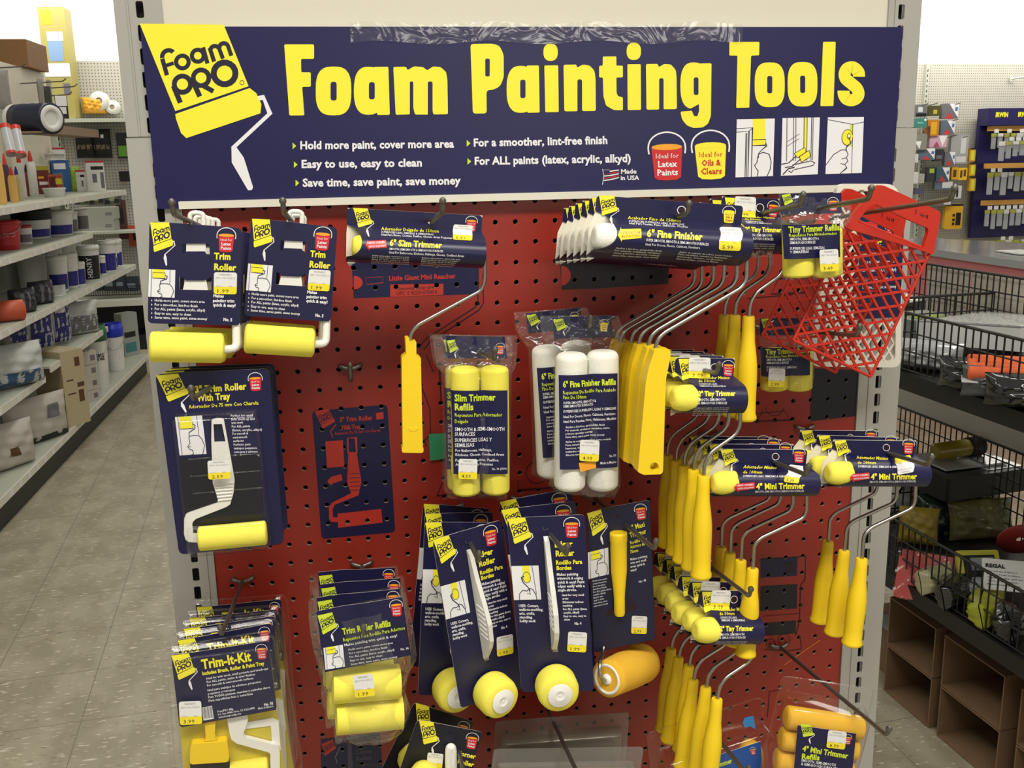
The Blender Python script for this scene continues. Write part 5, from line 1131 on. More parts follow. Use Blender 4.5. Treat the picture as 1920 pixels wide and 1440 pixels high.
for i in range(7):
    t_ = .48 + i * .045; mb.tube([V((a.x + (b.x - a.x) * t_ - .0031, -.004, a.z - H * t_)), V((a.x + (b.x - a.x) * t_ - .0031, -.019, a.z - H * t_ - .002))], .0009, WPL, 5)
o = mb.build('handle', t0); md = o.modifiers.new('round', 'BEVEL'); md.width = .0012; md.segments = 2; md.limit_method = 'ANGLE'
mb = MB(); A1 = Art(MB(), fr).c(900, 1160, 4.8); c0 = fr.loc3(900 + 688 / 4.8, 1160 + 612 / 4.8, .016); R = .0245; tw = V((-.0006, 0, -.0010))
mb.lathe([(0, R * .80), (.08, R * .93), (.25, R), (.72, R), (.90, R * .93), (.97, R * .83), (1, R * .62)], FOAM, c0 + V((0, .014, 0)) - tw, c0 + V((0, -.018, 0)) + tw, 36, capb=True); mb.build('foam_wheel', t0)
mb = MB(); f0 = c0 + V((0, -.0184, 0)) + tw * .9; ax = (V((0, -1, 0)) + tw / .016 * .3).normalized()
mb.lathe([(0, .0146), (.5, .0146), (.8, .0140), (.82, .0062), (.9, .0060), (.5, .0052), (.5, .0001)], WPL, f0, f0 + V((0, -.0014, 0)), 30); mb.lathe([(0, .0018), (1, .0012)], WPL, f0, f0 + V((0, -.0012, 0)), 10); mb.build('hub', t0)
LE = ['frontmost edger card of the right stack, upright, wheel in full view', 'edger card second from the front in the right stack', 'rearmost edger card of the right stack']
t0['label'] = LE[0]
def posed(root, TL, yl, TR, yr, label):
    c = copy_tree(root); c.matrix_world = Frame(TL, yl, TR, yr).M; c['label'] = label; return c
posed(t0, (938, 955), -.155, (1076, 940), -.150, LE[1]); posed(t0, (935, 940), -.105, (1058, 918), -.100, LE[2])
posed(t0, (560 + 1125 / 4.5, 920 + 412 / 4.5), -.218, (560 + 1722 / 4.5, 920 + 242 / 4.5), -.178, 'frontmost edger card of the left stack, tilted with its ribbed white handle showing')
posed(t0, (560 + 1062 / 4.5, 920 + 262 / 4.5), -.155, (560 + 1660 / 4.5, 920 + 268 / 4.5), -.128, 'left stack edger card second from the front, half its wheel showing')
posed(t0, (560 + 1060 / 4.5, 920 + 192 / 4.5), -.110, (560 + 1640 / 4.5, 920 + 180 / 4.5), -.085, 'left stack edger card third from the front, mostly hidden')
posed(t0, (560 + 1050 / 4.5, 920 + 104 / 4.5), -.068, (560 + 1585 / 4.5, 920 + 150 / 4.5), -.048, 'rearmost edger card of the left stack, its drawing at the left edge')

# ================================================================ 3-inch maxi trimmer on a card
fr = Frame((900 + 900 / 4.5, 920 + 192 / 4.5), -.150, (900 + 1432 / 4.5, 920 + 82 / 4.5), -.165)
t0 = thing('maxi_trimmer', 'dark card of the 3 inch maxi trimmer with yellow tube handle and fat golden roller', 'paint roller', fr.M); A0 = Art(MB(), fr).c(900, 920, 4.5)
mb = MB(); edged(mb, px(fr, A0, round_poly([(898, 195), (1035, 150), (1432, 78), (1480, 1255), (962, 1368)], 30)), NAVYBLK)
A = Art(mb, fr).c(900, 920, 4.5); A.poly(round_poly([(901, 198), (1036, 153), (1429, 82), (1476, 1252), (964, 1364)], 28), mat('slate_navy_card', '#171a38', .4), .4)
A.logo3((903, 190), (1020, 158), (955, 382)); A.bucket(1352, 150, 86, rot=-.14); A.disc(1160, 215, 16, PLINE, 1)
for t, x0, y0, x1, y1, h in (('3" Maxi', 1268, 335, 1392, 300, 44), ('Trimmer', 1268, 395, 1405, 358, 44), ('Rodillo Para', 1270, 450, 1412, 415, 28), ('Adornos de', 1270, 488, 1390, 458, 28), ('75mm', 1270, 528, 1336, 512, 28)): A.text(t, x0, y0, x1, y1, h, YEL, res=1)
for i, (t, x1) in enumerate([('Makes painting', 1412), ('trim and small', 1402), ('areas quick &', 1392), ('easy!', 1322)]): A.text(t, 1270, 588 + 31 * i, x1, 588 + 31 * i - (x1 - 1270) * .22, 20, WHI, res=1)
A.picture(910, 520, 1082, 745, sk=(6, -42))
for i, t in enumerate(['Holds more paint,', 'covers more area', 'For a smoother,', 'lint-free finish', 'For ALL paints (latex,', 'acrylic, alkyd)', 'Easy to use,', 'easy to clean', 'Saves time, saves', 'paint, saves money']): A.text(t, 952 + i, 768 + i * 23.5, 952 + len(t) * 7.2, 768 + i * 23.5 - len(t) * 1.4, 14, WHI, res=1)
A.text('No. 43', 1342, 776, 1402, 762, 20, WHI, res=1); A.poly([(1060, 1060), (1080, 1005), (1270, 900), (1320, 975), (1310, 1000), (1130, 1050)], PLINE, 1)
mb.build('card', t0)
mb = MB(); A = Art(mb, fr, d0=.0007).c(900, 920, 4.5); A.sticker(1278, 1055, 1408, 1205, '2.99', k=1, rot=.04); mb.build('price_sticker', t0)
mb = MB(); a, b = px3(fr, A0, [(1168, 352), (1178, 1052)], .008)
mb.lathe([(0, .0072), (0, .0102), (.03, .0104), (.10, .0104), (.115, .0099), (.45, .0096), (.70, .0072), (.80, .0066), (.97, .0066), (1, .0055)], YPL, a, b, 22, .8); mb.build('handle', t0)
A1 = Art(MB(), fr).c(900, 1160, 4.8)
mb = MB(); a = at(900 + 1142 / 4.8, 1160 + 545 / 4.8, -.185); b = at(900 + 1512 / 4.8, 1160 + 372 / 4.8, -.128); I = fr.M.inverted(); a = I @ a; b = I @ b; r = .0225
mb.lathe([(0, r * .62), (0, r * .98), (.12, r), (.5, r * 1.08), (.82, r * 1.1), (.92, r * 1.02), (1, r * .7)], FOAMD, a, b, 30); mb.build('foam_roller', t0)
mb = MB(); t = (a - b).normalized(); mb.lathe([(0, r * .82), (.3, r * .84), (.3, r * .72), (.0, r * .62), (.1, r * .30), (.5, r * .26), (.5, .0001)], WPL, a - t * .001, a + t * .006, 28); mb.build('end_cap', t0)
mb = MB(); w1 = I @ at(900 + 1112 / 4.8, 1160 + 290 / 4.8, -.155); w2 = I @ at(900 + 1078 / 4.8, 1160 + 400 / 4.8, -.185); w3 = I @ at(900 + 1078 / 4.8, 1160 + 520 / 4.8, -.192)
mb.tube(bend_path([w1 + V((.004, .006, .012)), w1, w2, w3, a + t * .003], .012), .0022, STEEL, 10); mb.build('wire_frame', t0)

# ================================================================ corner rollers at the bottom edge
fr = Frame((760 + 232 / 10.28, 1300 + 500 / 10.28), -.205, (760 + 1500 / 10.28, 1300 + 748 / 10.28), -.200)
t0 = thing('corner_roller', '', 'paint roller', fr.M, 'carded corner rollers'); A0 = Art(MB(), fr).c(760, 1300, 10.28); h = .19; w = fr.w
mb = MB(); edged(mb, round_poly([(0, 0), (w, 0), (w + .002, -h), (0.0, -h)], .006), NAVYBLK)
A = Art(mb, fr).c(760, 1300, 10.28); A.logo3((262, 512), (540, 552), (362, 980)); A.bucket(1292, 850, 200, rot=.16)
A.text('Corner', 985, 1178, 1348, 1258, 92, YEL); A.text('Roller', 1000, 1340, 1312, 1416, 92, YEL); A.disc(855, 790, 30, INK, 1)
mb.build('card', t0)
mb = MB(); A = Art(mb, fr, d0=.0007).c(760, 1300, 10.28); A.sticker(415, 1145, 720, 1440, '2.19', k=1, rot=.10); mb.build('price_sticker', t0)
mb = MB(); mb.tube(bend_path(px3(fr, A0, [(830, 2300), (830, 1110), (850, 1030), (905, 1030), (925, 1110), (940, 2300)], .0045), .008), .0042, WPL, 10); mb.build('handle', t0)
mb = MB(); a, b = px3(fr, A0, [(300, 1350), (420, 1900)], .012); mb.lathe([(0, .003), (.05, .009), (.3, .018), (.5, .02), (.7, .018), (.95, .009), (1, .003)], FOAM, a, b, 24); mb.build('foam_cone', t0)
LC = ['front corner roller card at the bottom edge, next to the refill bag', 'rear corner roller card peeping out over the front one']
t0['label'] = LC[0]; stack(t0, 2, .050, LC, seed=4, roll=[0, .12], jit=.001)

# ================================================================ white paint grid kit with a navy card, and two red grids in front
fr = Frame((1480 + 330 / 3.789, 340 + 18 / 3.789), -.062, (1480 + 760 / 3.789, 340 + 20 / 3.789), -.062)
t0 = thing('white_grid_kit', 'white plastic lattice paint grid with navy card behind the red grids', 'paint grid', fr.M); A0 = Art(MB(), fr).c(1480, 340, 3.789); WGR = mat('white_grid_plastic', '#e4e0d2', .4)
mb = MB(); out = px(fr, A0, round_poly([(330, 18), (740, 18), (795, 160), (780, 1318), (150, 1312), (140, 1180), (300, 300)], 60)); inn = px(fr, A0, round_poly([(375, 60), (715, 60), (755, 170), (742, 1278), (185, 1275), (180, 1170), (345, 300)], 50))
mb.prism([out, inn[::-1]], -.004, .004, WGR); mb.build('rim', t0)
mb = MB(); win = inn
def lattice(mb, win, a1, a2, s1, s2, wd, y0, y1, m):
    ar = sum(win[i - 1][0] * win[i][1] - win[i][0] * win[i - 1][1] for i in range(len(win))); W_ = win if ar > 0 else win[::-1]
    cx = sum(p[0] for p in W_) / len(W_); cz = sum(p[1] for p in W_) / len(W_)
    for a, s_ in ((a1, s1), (a2, s2)):
        t = V((math.cos(a), math.sin(a))); n = V((-t.y, t.x))
        for k in range(-40, 41):
            c0 = V((cx, cz)) + n * (k * s_); L_ = .6
            q = clip([tuple(c0 + t * L_ + n * wd / 2), tuple(c0 - t * L_ + n * wd / 2), tuple(c0 - t * L_ - n * wd / 2), tuple(c0 + t * L_ - n * wd / 2)], W_)
            if len(q) > 2: mb.prism(q, y0 + (.0004 if a == a2 else 0), y1 + (.0004 if a == a2 else 0), m)
lattice(mb, win, 1.0, -1.0, .0105, .0105, .0022, -.001, .002, WGR); mb.build('lattice', t0)
mb = MB(); q = px(fr, A0, [(485, 248), (800, 245), (770, 960), (470, 975)]); mb.prism(q, -.006, -.0055, NAVY, side=PAPER); A = Art(mb, fr, d0=.0063).c(1480, 340, 3.789)
A.bucket(708, 320, 76, rot=-.02); A.poly([(500, 290), (605, 278), (608, 325), (505, 335)], RED, 1); A.text('Painting', 425 + 60, 450, 640, 440, 40, YEL)
for i in range(5): A.text(LIST5[i], 500, 520 + i * 60, 740, 512 + i * 60, 24, WHI, res=1)
mb.build('card', t0)
fr = Frame((1480 + 445 / 3.789, 340 + 270 / 3.789), -.205, (1480 + 1000 / 3.789, 340 + 500 / 3.789), -.205)
t0 = thing('red_paint_grid', '', 'paint grid', fr.M, 'red plastic paint grids'); A0 = Art(MB(), fr).c(1480, 340, 3.789)
mb = MB(); q = lambda pts: px(fr, A0, pts)
win = q([(440, 262), (1002, 498), (578, 1388), (30, 1130)])
P_ = [V(p) for p in win]; ax_ = (P_[1] - P_[0]).normalized()
def dirang(p0, p1): a, b = q([p0, p1]); return math.atan2(b[1] - a[1], b[0] - a[0])
b1 = dirang((380, 490), (800, 430)); b2 = dirang((600, 700), (760, 1000))
lattice(mb, win, b1, b2, .0155, .0108, .0024, -.0015, .0015, RPL)
for i in range(4):
    a, b = win[i], win[(i + 1) % 4]; mb.tube([V((a[0], 0, a[1])), V((b[0], 0, b[1]))], .0018, RPL, 8)
mb.build('lattice', t0)
mb = MB(); mb.prism([q(round_poly([(385, 330), (440, 232), (618, 25), (660, 30), (812, 100), (1055, 212), (1062, 240), (1010, 522), (925, 488)], 18)), q(round_poly([(470, 285), (565, 170), (600, 160), (835, 272), (972, 330), (974, 360), (935, 480), (640, 352)], 14))[::-1]], -.004, .002, RPL)
A = Art(mb, fr, d0=.0043).c(1480, 340, 3.789)
A.line([(888, 195), (880, 232)], 4, INK, 1); A.line([(922, 222), (918, 238), (938, 246)], 4, INK, 1); A.line([(938, 228), (934, 256)], 4, INK, 1); A.line([(968, 240), (952, 240), (954, 252), (968, 252), (970, 240), (964, 268)], 4, INK, 1)
mb.build('handle', t0)
LG = ['front red plastic paint grid with hand-written 1.49 on its handle', 'rear red paint grid, its left edge showing behind the front one']
t0['label'] = LG[0]; c = copy_tree(t0); c['label'] = LG[1]; c.matrix_world = MX.Translation((-.012, .05, -.004)) @ t0.matrix_world @ MX.Rotation(.03, 4, 'Y')
# ================================================================ left aisle: shelf run of glues, patching compounds and tubs
SHM = mat('shelf_steel', '#b8bcae', 0.5); TAGM = mat('shelf_tag_strip', '#d9d8cc', .5); KICK = mat('black_kick', '#17181a', .5); PNL = mat('shelf_back', '#a9aaa0', .6)
LX, BX = -1.50, -1.95
run = thing('shelf_run', 'long grey store shelving along the left aisle, loaded with tubs and glue', 'shelving', V((-1.7, 4.5, 0)))
RI = MX.Translation((1.7, -4.5, 0))
SHELVES = [('glue', 1.352, 2.0, 6.46, LX), ('pail', 1.125, 2.0, 5.36, LX), ('bucket', .808, 2.0, 6.52, LX), ('bagrow', .525, 4.12, 5.40, LX + .02), ('lowbag', .485, 2.0, 4.08, LX), ('base', .148, 1.6, 6.42, -1.452)]
for nm, z, y0, y1, x in SHELVES:
    mb = MB(); mb.box(((x + BX) / 2, (y0 + y1) / 2, z - .006), (x - BX, y1 - y0, .012), SHM); mb.box((x + .004, (y0 + y1) / 2, z - .016), (.008, y1 - y0, .034), TAGM)
    n = int((y1 - y0) / .13)
    r = random.Random(int(z * 1000))
    for i in range(n):
        if r.random() < .75: mb.box((x + .0092, y0 + .08 + i * .13, z - .016), (.001, .045, .026), STK)
    mb.build('shelf', run, RI)
mb = MB(); mb.box((-1.48, 4.0, .066), (.02, 4.85, .132), KICK); mb.box((-1.70, 6.41, .07), (.45, .02, .14), KICK); mb.build('kick_plate', run, RI)
mb = MB(); mb.box((BX - .012, 4.05, .72), (.02, 4.9, 1.28), PNL); mb.build('back_panel', run, RI)
mb = MB(); mb.box((BX - .012, 4.0, 1.76), (.02, 4.8, .80), CREAM); mb.build('upper_back_panel', run, RI)
for y in (1.66, 2.88, 4.10, 5.38, 6.46):
    mb = MB(); mb.box((BX + .012, y, 1.06), (.028, .03, 2.12), SHM); mb.build('upright', run, RI)

def onshelf(u, v, z, r=0.0):
    p = atz(u, v, z); d = V((p.x - CAM.x, p.y - CAM.y, 0)).normalized(); p = p + d * r
    lim = (-1.50 if z < .3 else LX - .045) - r * .6
    if p.x > lim: p = p + d * ((lim - p.x) / d.x)
    if p.x < BX + .03 + r: p = p + d * ((BX + .03 + r - p.x) / d.x)
    if z > .3: p.y = min(p.y, 6.36 - r)
    return p, (p - CAM).length / FPX
PWH = mat('tub_white', '#dcdcd8', .35); PBL = mat('tub_blue', '#23227c', .4); PRD = mat('tub_red', '#b3262c', .4)
BADGE = mat('badge_black', '#101010', .5); MUST = mat('mustard_plastic', '#b98a25', .4); PKG_ = mat('grey_pack', '#6d6a72', .4); GRN = mat('lid_green', '#1c6638', .35); BLUL = mat('lid_blue', '#2233c0', .35)
def facing(p): return math.atan2(CAM.x - p.x, -(CAM.y - p.y))       # turn so the front (-y) looks down the aisle at us
def tub(px_, z, wpx, hpx, label, cat='tub', body=PWH, band=PBL, lid=None, b0=.08, b1=.55, text=None, tcol=None, group=None, taper=.86, handle=False, txt_v=False, lidh=.11, turn=0.0):
    p, k = onshelf(px_[0], px_[1], z, 0); r = wpx * k * .54; p, k = onshelf(px_[0], px_[1], z, r * .9); h = hpx * k * .985; p.z = z
    a = facing(p) + turn; t = thing('tub' if cat == 'tub' else cat.replace(' ', '_'), label, cat, MX.Translation(p) @ MX.Rotation(a, 4, 'Z'), group)
    mb = MB(); hb = h * (1 - lidh); mb.lathe([(0, r * taper * .96), (.02, r * taper), (.97, r * .985), (1, r * .99)], body, (0, 0, 0.0005), (0, 0, hb), 24, capb=True); mb.build('body', t)
    mb = MB(); mb.lathe([(-.25, r * 1.0), (-.22, r * 1.05), (.5, r * 1.07), (.62, r * 1.05), (.66, r * .99), (1, r * .97), (1, r * .9), (.8, r * .88)], lid or body, (0, 0, hb), (0, 0, h), 26); mb.build('lid', t)
    if band:
        rr = lambda f: r * (taper + (.985 - taper) * f) * 1.006
        mb = MB(); n = 14; vs = []; z0_, z1_ = hb * b0, hb * b1
        for j, f in ((0, b0), (1, b1)):
            for i in range(n + 1):
                an = -PI / 2 + (i / n - .5) * 2.5; vs.append((rr(f) * math.cos(an), rr(f) * math.sin(an), (z0_, z1_)[j]))
        mb.add(vs, [(i, i + 1, n + 2 + i, n + 1 + i) for i in range(n)], band, True)
        def S(x, zz, d): an = -PI / 2 + x / r; q = rr(zz / hb) + d + .0006; return (q * math.cos(an), q * math.sin(an), zz)
        A = Art(mb, T=lambda u, v: (u, v), S=S, d0=.0002)
        zm = (z0_ + z1_) / 2; hh = (z1_ - z0_)
        if text and txt_v: A.text(text, r * .22, z0_ + hh * .08, r * .22, z1_ - hh * .08, r * .5, tcol or WHI, 2, up=(-1, 0), bold=.015)
        elif text: A.text(text, -r * .8, zm, r * .75, zm, hh * .30, tcol or WHI, 2, up=(0, 1), bold=.04)
        else:
            for i in range(3): A.poly([(-r * .6, z0_ + hh * (.25 + .2 * i)), (r * .45, z0_ + hh * (.25 + .2 * i)), (r * .45, z0_ + hh * (.31 + .2 * i)), (-r * .6, z0_ + hh * (.31 + .2 * i))], tcol or GRY, 2)
        mb.build('label', t)
    if handle:
        mb = MB(); mb.tube([V((r * 1.04 * math.cos(a_), -r * 1.06 * abs(math.sin(a_)) , hb * .93 - hb * .30 * math.sin(a_))) for a_ in [PI * i / 12 for i in range(13)]], .0022, STEEL, 6); mb.build('handle', t)
    return t
Z = {n: z for n, z, *_ in SHELVES}
z = Z['bucket']
tub((113, 548), z, 30, 62, 'white tub with blue label, nearest of the blue-labelled row on the third shelf')
tub((134, 541), z, 27, 60, 'white tub with blue label, second of the row on the third shelf')
tub((152, 537), z, 18, 42, 'small white jar with blue label just left of the black-labelled pail', b0=.1, b1=.8)
tub((171, 526), z, 33, 60, 'white pail with tall black label reading HENRY on the third shelf', band=BADGE, b0=.03, b1=.80, text='HENRY', txt_v=True)
tub((194, 516), z, 11, 34, 'slim white bottle right beside the black-labelled pail', b0=.1, b1=.7)
tub((205, 510), z, 27, 54, 'white tub with blue label just beyond the slim bottle', b0=.05, b1=.66)
tub((216, 504), z, 10, 31, 'second slim white bottle in front of the far tubs', b0=.1, b1=.7)
tub((224, 500), z, 24, 50, 'white tub with blue label, second last on the third shelf', b0=.1, b1=.62)
tub((239, 492), z, 26, 48, 'last white tub on the third shelf, at its far end', b0=.12, b1=.6)
for i, (y_, r_, h_, bl) in enumerate([(5.08, .085, .26, 1), (5.38, .10, .27, 1), (5.64, .085, .285, 0), (5.88, .095, .30, 1)]):
    t = thing('tub', ['pale tub in the back row behind the first blue-labelled tubs', 'wide pale tub in the back row behind the black-labelled pail', 'pale tub in the back row beyond the black-labelled pail', 'tallest pale tub at the far end of the back row'][i], 'tub', V((-1.79, y_, z)))
    mb = MB(); mb.lathe([(0, r_ * .86), (.9, r_ * .97), (.9, r_ * 1.06), (.98, r_ * 1.06), (1, r_ * .98)], PWH, (0, 0, .0005), (0, 0, h_), 24); mb.build('body', t)
    mb = MB(); mb.lathe([(0, r_ * .87), (1, r_ * .93)], PBL if bl else PKG_, (0, 0, h_ * .15), (0, 0, h_ * .6), 24, capa=False, capb=False); mb.build('label', t)
for i, (u, v) in enumerate([(66, 522), (89, 528)]):
    p, k = onshelf(u, v, z, .03); t = thing('glue_bottle', ['shaded mustard bottle behind on the third shelf', 'mustard bottle with white cap left of the blue-labelled tubs'][i], 'bottle', p); r = .028; h = .25
    mb = MB(); mb.lathe([(0, r * .9), (.03, r), (.72, r), (.78, r * .8)], MUST, (0, 0, 0), (0, 0, h), 18); mb.build('body', t)
    mb = MB(); mb.lathe([(0, r * .62), (.5, r * .6), (.55, r * .35), (1, r * .2)], PWH, (0, 0, h * .775), (0, 0, h), 14); mb.build('cap', t)
def pillow(name, label, cat, p, sx, sy, sz, m, rz=0, rx=0, ry=0, patches=(), group=None):
    """stuffed bag: a puffed box; patches = (material, x0, x1, z0, z1) printed on its front face, in fractions"""
    t = thing(name, label, cat, MX.Translation(p) @ MX.Rotation(rz, 4, 'Z') @ MX.Rotation(rx, 4, 'X') @ MX.Rotation(ry, 4, 'Y'), group); r = random.Random(hash(label) % 1000 if 0 else len(label) * 7 + int(sx * 1000))
    ph = [r.uniform(0, 6) for _ in range(4)]
    def surf(u, v, side):
        e = (1 - abs(2 * u - 1) ** 3.2) * (1 - abs(2 * v - 1) ** 3.2); w = .05 * math.sin(u * 9 + v * 7 + ph[0]) + .05 * math.sin(u * 19 - v * 15 + ph[1]) + .05 * math.sin(u * 7 + v * 27 + ph[2]) + .04 * math.sin(u * 33 + v * 11 + ph[3])
        x = (u - .5) * sx * (1 - .05 * math.sin(v * PI)); zz = v * sz
        return (x, side * sy / 2 * max(.04, e ** .5 * (1 + w)), zz)
    mb = MB(); mb.grid(lambda u, v: surf(u, v, -1), 22, 18, m); mb.grid(lambda u, v: surf(u, v, 1), 22, 18, m); o = mb.build('bag', t)
    if patches:
        mb = MB()
        for k, (pm, a, b, c, d) in enumerate(patches):
            mb.grid(lambda u, v: (lambda q: (q[0], q[1] - .0012 - .0004 * k, q[2]))(surf(a + (b - a) * u, c + (d - c) * v, -1)), 8, 8, pm)
        mb.build('label', t)
    return t
PKD = mat('dark_purple_pack', '#2a2633', .35); PKG_ = mat('grey_pack', '#6d6a72', .4); ORGP = mat('orange_pack', '#c4583a', .45); GNP = mat('green_pack', '#3c7a34', .45)
p, _ = onshelf(45, 592, z, .05); pillow('wipes_pack', 'dark crinkled pack lying behind the orange roll on the third shelf', 'pack', p, .145, .09, .125, PKD, rz=.9, patches=[(PKG_, .25, .4, .15, .8), (PKG_, .55, .62, .2, .85)])
p, _ = onshelf(80, 580, z, .05); pillow('wipes_pack', 'dark crinkled pack standing between the orange roll and blue-labelled tubs', 'pack', p, .145, .09, .125, PKD, rz=.9, patches=[(PKG_, .3, .42, .1, .85), (PKG_, .6, .7, .15, .7)])
p, _ = onshelf(8, 634, z, .06); t = thing('orange_roll', 'orange wrapped roll with green end at the near left of the third shelf', 'roll', MX.Translation(p) @ MX.Rotation(.35, 4, 'Z'))
mb = MB(); mb.lathe([(0, .035), (.05, .05), (.95, .05), (1, .035)], ORGP, (-.02, 0, .052), (.105, .02, .052), 24); mb.build('wrapper', t); mb = MB(); mb.lathe([(0, .03), (.1, .051), (1, .051)], GNP, (-.12, -.01, .052), (-.02, 0, .052), 24); mb.build('end', t)
# ---- pails and tubs one shelf up
z = Z['pail']
tub((14, 470), z, 44, 49, 'red pail with white numeral at the left picture edge', body=PRD, band=PRD, text='3', b0=.2, b1=.8, tcol=PWH, handle=True, lid=PRD)
tub((47, 459), z, 25, 32, 'small white tub with red lid beside the red pail', band=PKG_, lid=PRD, b0=.15, b1=.6)
tub((64, 449), z, 56, 56, 'large shaded pail with dark lid on the second shelf', lid=BADGE, b0=.1, b1=.45, lidh=.35)
tub((112, 443), z, 46, 43, 'white pail with blue band in the middle of the second shelf', b0=.08, b1=.48, handle=False)
tub((112, 400), z + .001, 28, 14, 'small white tub stacked on the blue-banded pail', band=None).location = (lambda q: V((q.x, q.y, Z['pail'] + .225)))(onshelf(112, 443, z, .12)[0])
tub((138, 438), z, 17, 38, 'narrow white tub right of the blue-banded pail', band=PKG_, b0=.1, b1=.7)
tub((156, 433), z, 21, 36, 'clear-white jar at the far end of the second shelf', band=PKG_, b0=.1, b1=.8)
# ---- glues on the top shelf
z = Z['glue']
def glue(u, v, w, h, body, cap, label, kind='bottle', cone=True):
    p, k = onshelf(u, v, z, .02); r = w * k / 2; H = h * k; p.z = z; t = thing('glue_bottle', label, 'bottle', MX.Translation(p) @ MX.Rotation(facing(p), 4, 'Z'))
    mb = MB(); mb.lathe([(0, r * .92), (.03, r), (.62, r), (.72, r * .88), (.78, r * .5)], body, (0, 0, .0005), (0, 0, H), 16, .75); mb.build('body', t)
    mb = MB(); mb.lathe([(0, r * .55), (.4, r * .5), (1, r * .14)], cap, (0, 0, H * .76), (0, 0, H), 12); mb.build('cap', t); return t
REDC = mat('cap_red', '#c8341f', .4); TANB = mat('tan_bottle', '#d9ac5c', .5); BRWN = mat('brown_label', '#5a3a22', .5)
glue(4, 384, 17, 88, TANB, REDC, 'tan glue bottle at the very left edge of the top shelf')
glue(18, 378, 12, 78, mat('plum_bottle', '#4a2a3a', .45), REDC, 'dark plum bottle with red cap, second on the top shelf')
glue(28, 380, 13, 58, TANB, REDC, 'short tan glue bottle in front of the plum one')
glue(37, 377, 11, 56, mat('cream_bottle', '#b8a878', .45), PBL, 'cream glue bottle with blue cap on the top shelf')
glue(44, 372, 13, 76, PWH, REDC, 'white glue bottle with red cone cap, left one')
glue(65, 368, 14, 74, PWH, REDC, 'white glue bottle with red cone cap, right one')
glue(55, 368, 10, 52, mat('rust_bottle', '#8a3a30', .45), BADGE, 'rust bottle between the two white glue bottles')
def carton(u, v, w, h, d, m, label, zz=None, bands=(), lid=None, name='carton', text=None, tcol=None, rz=None, cat='box'):
    zz = z if zz is None else zz; p, k = onshelf(u, v, zz, .03); W_, H_ = w * k, h * k; p.z = zz
    t = thing(name, label, cat, MX.Translation(p) @ MX.Rotation(facing(p) if rz is None else rz, 4, 'Z'))
    mb = MB(); mb.prism(rrect(-W_ / 2, .0005, W_ / 2, H_, min(W_, H_) * .04, 2), -d / 2, d / 2, m)
    A = Art(mb, T=lambda u_, v_: (u_, v_), S=lambda x, q, e: (x, -d / 2 - e, q), d0=.0004)
    for k2, (bm, a, b, c, e) in enumerate(bands): A.poly([((a - .5) * W_, c * H_), ((b - .5) * W_, c * H_), ((b - .5) * W_, e * H_), ((a - .5) * W_, e * H_)], bm, 1 + k2)
    for q in (text or []): A.text(q[0], (q[1] - .5) * W_, q[3] * H_, (q[2] - .5) * W_, q[3] * H_, q[4] * H_, tcol or INK, 6, up=(0, 1), bold=.04)
    mb.build('body', t)
    if lid: mb = MB(); mb.box((0, 0, H_ + .004), (W_ * 1.06, d * 1.06, .012), lid); mb.build('lid', t)
    return t
BRB = mat('maroon_box', '#6a2220', .5); BLB = mat('blue_pack', '#2c5a9c', .45); LBLB = mat('pale_blue_pack', '#86a8c8', .4)
carton(86, 364, 22, 34, .06, BRB, 'maroon box beside the right white glue bottle', bands=[(WHI, .15, .9, .45, .6), (ORG, .1, .5, .75, .85)])
carton(82, 352, 22, 46, .03, mat('green_yellow_box', '#a3a02c', .5), 'yellow and green box standing behind the maroon box', bands=[(BRB, .05, .95, .7, .85)])
carton(107, 364, 22, 32, .06, ORGP, 'orange and brown box on the top shelf', bands=[(BRB, .05, .55, .1, .9), (YEL, .5, .95, .5, .8)])
carton(118, 358, 28, 52, .04, BLB, 'blue blister card pack standing on the top shelf', bands=[(WHI, .15, .8, .72, .9), (mat('teal_print', '#4a7f8a', .5), .1, .6, .1, .6)])
carton(138, 358, 18, 52, .04, LBLB, 'pale blue pack right of the blue one', bands=[(BLB, .2, .8, .1, .8)])
for i, (u, s_) in enumerate([(104, 'left'), (124, 'right')]):
    p, k = onshelf(118, 358, z, .03); q = onshelf(u, 358, z, .03)[0]; p2 = V((q.x, q.y, z + 52 * k + .001)); r = 10 * k; tt = thing('tub', 'small white tub sitting on the blue packs, ' + s_, 'tub', p2)
    mb = MB(); mb.lathe([(0, r * .95), (.8, r), (.8, r * 1.05), (1, r * 1.02)], PWH, (0, 0, 0), (0, 0, 11 * k), 18); mb.build('body', tt)
p, _ = onshelf(155, 358, z, .03); pillow('green_bag', 'lime green bag at the foot of the red-lidded boxes', 'bag', p, .07, .05, .17, mat('lime_bag', '#8fb83a', .4), rz=facing(p))
for i, (u, v) in enumerate([(168, 357), (178, 356), (188, 355)]): carton(u, v, 10, 33, .05, PWH, ['first small white box with red lid on the top shelf', 'second small white box with red lid, mid of three', 'third small white box with red lid beside the big one'][i], bands=[(BADGE, .2, .85, .72, .84), (PKG_, .3, .6, .25, .55)], lid=PRD)
carton(163, 352, 19, 70, .05, PWH, 'white box with red lid standing tall behind the small ones', bands=[(BADGE, .25, .8, .78, .88)], lid=PRD)
carton(208, 355, 28, 48, .09, PWH, 'large square white tub with red lid at the end of the top shelf', bands=[(BADGE, .25, .95, .74, .86), (PKG_, .3, .55, .3, .6), (PKG_, .75, .95, .1, .65)], lid=PRD)
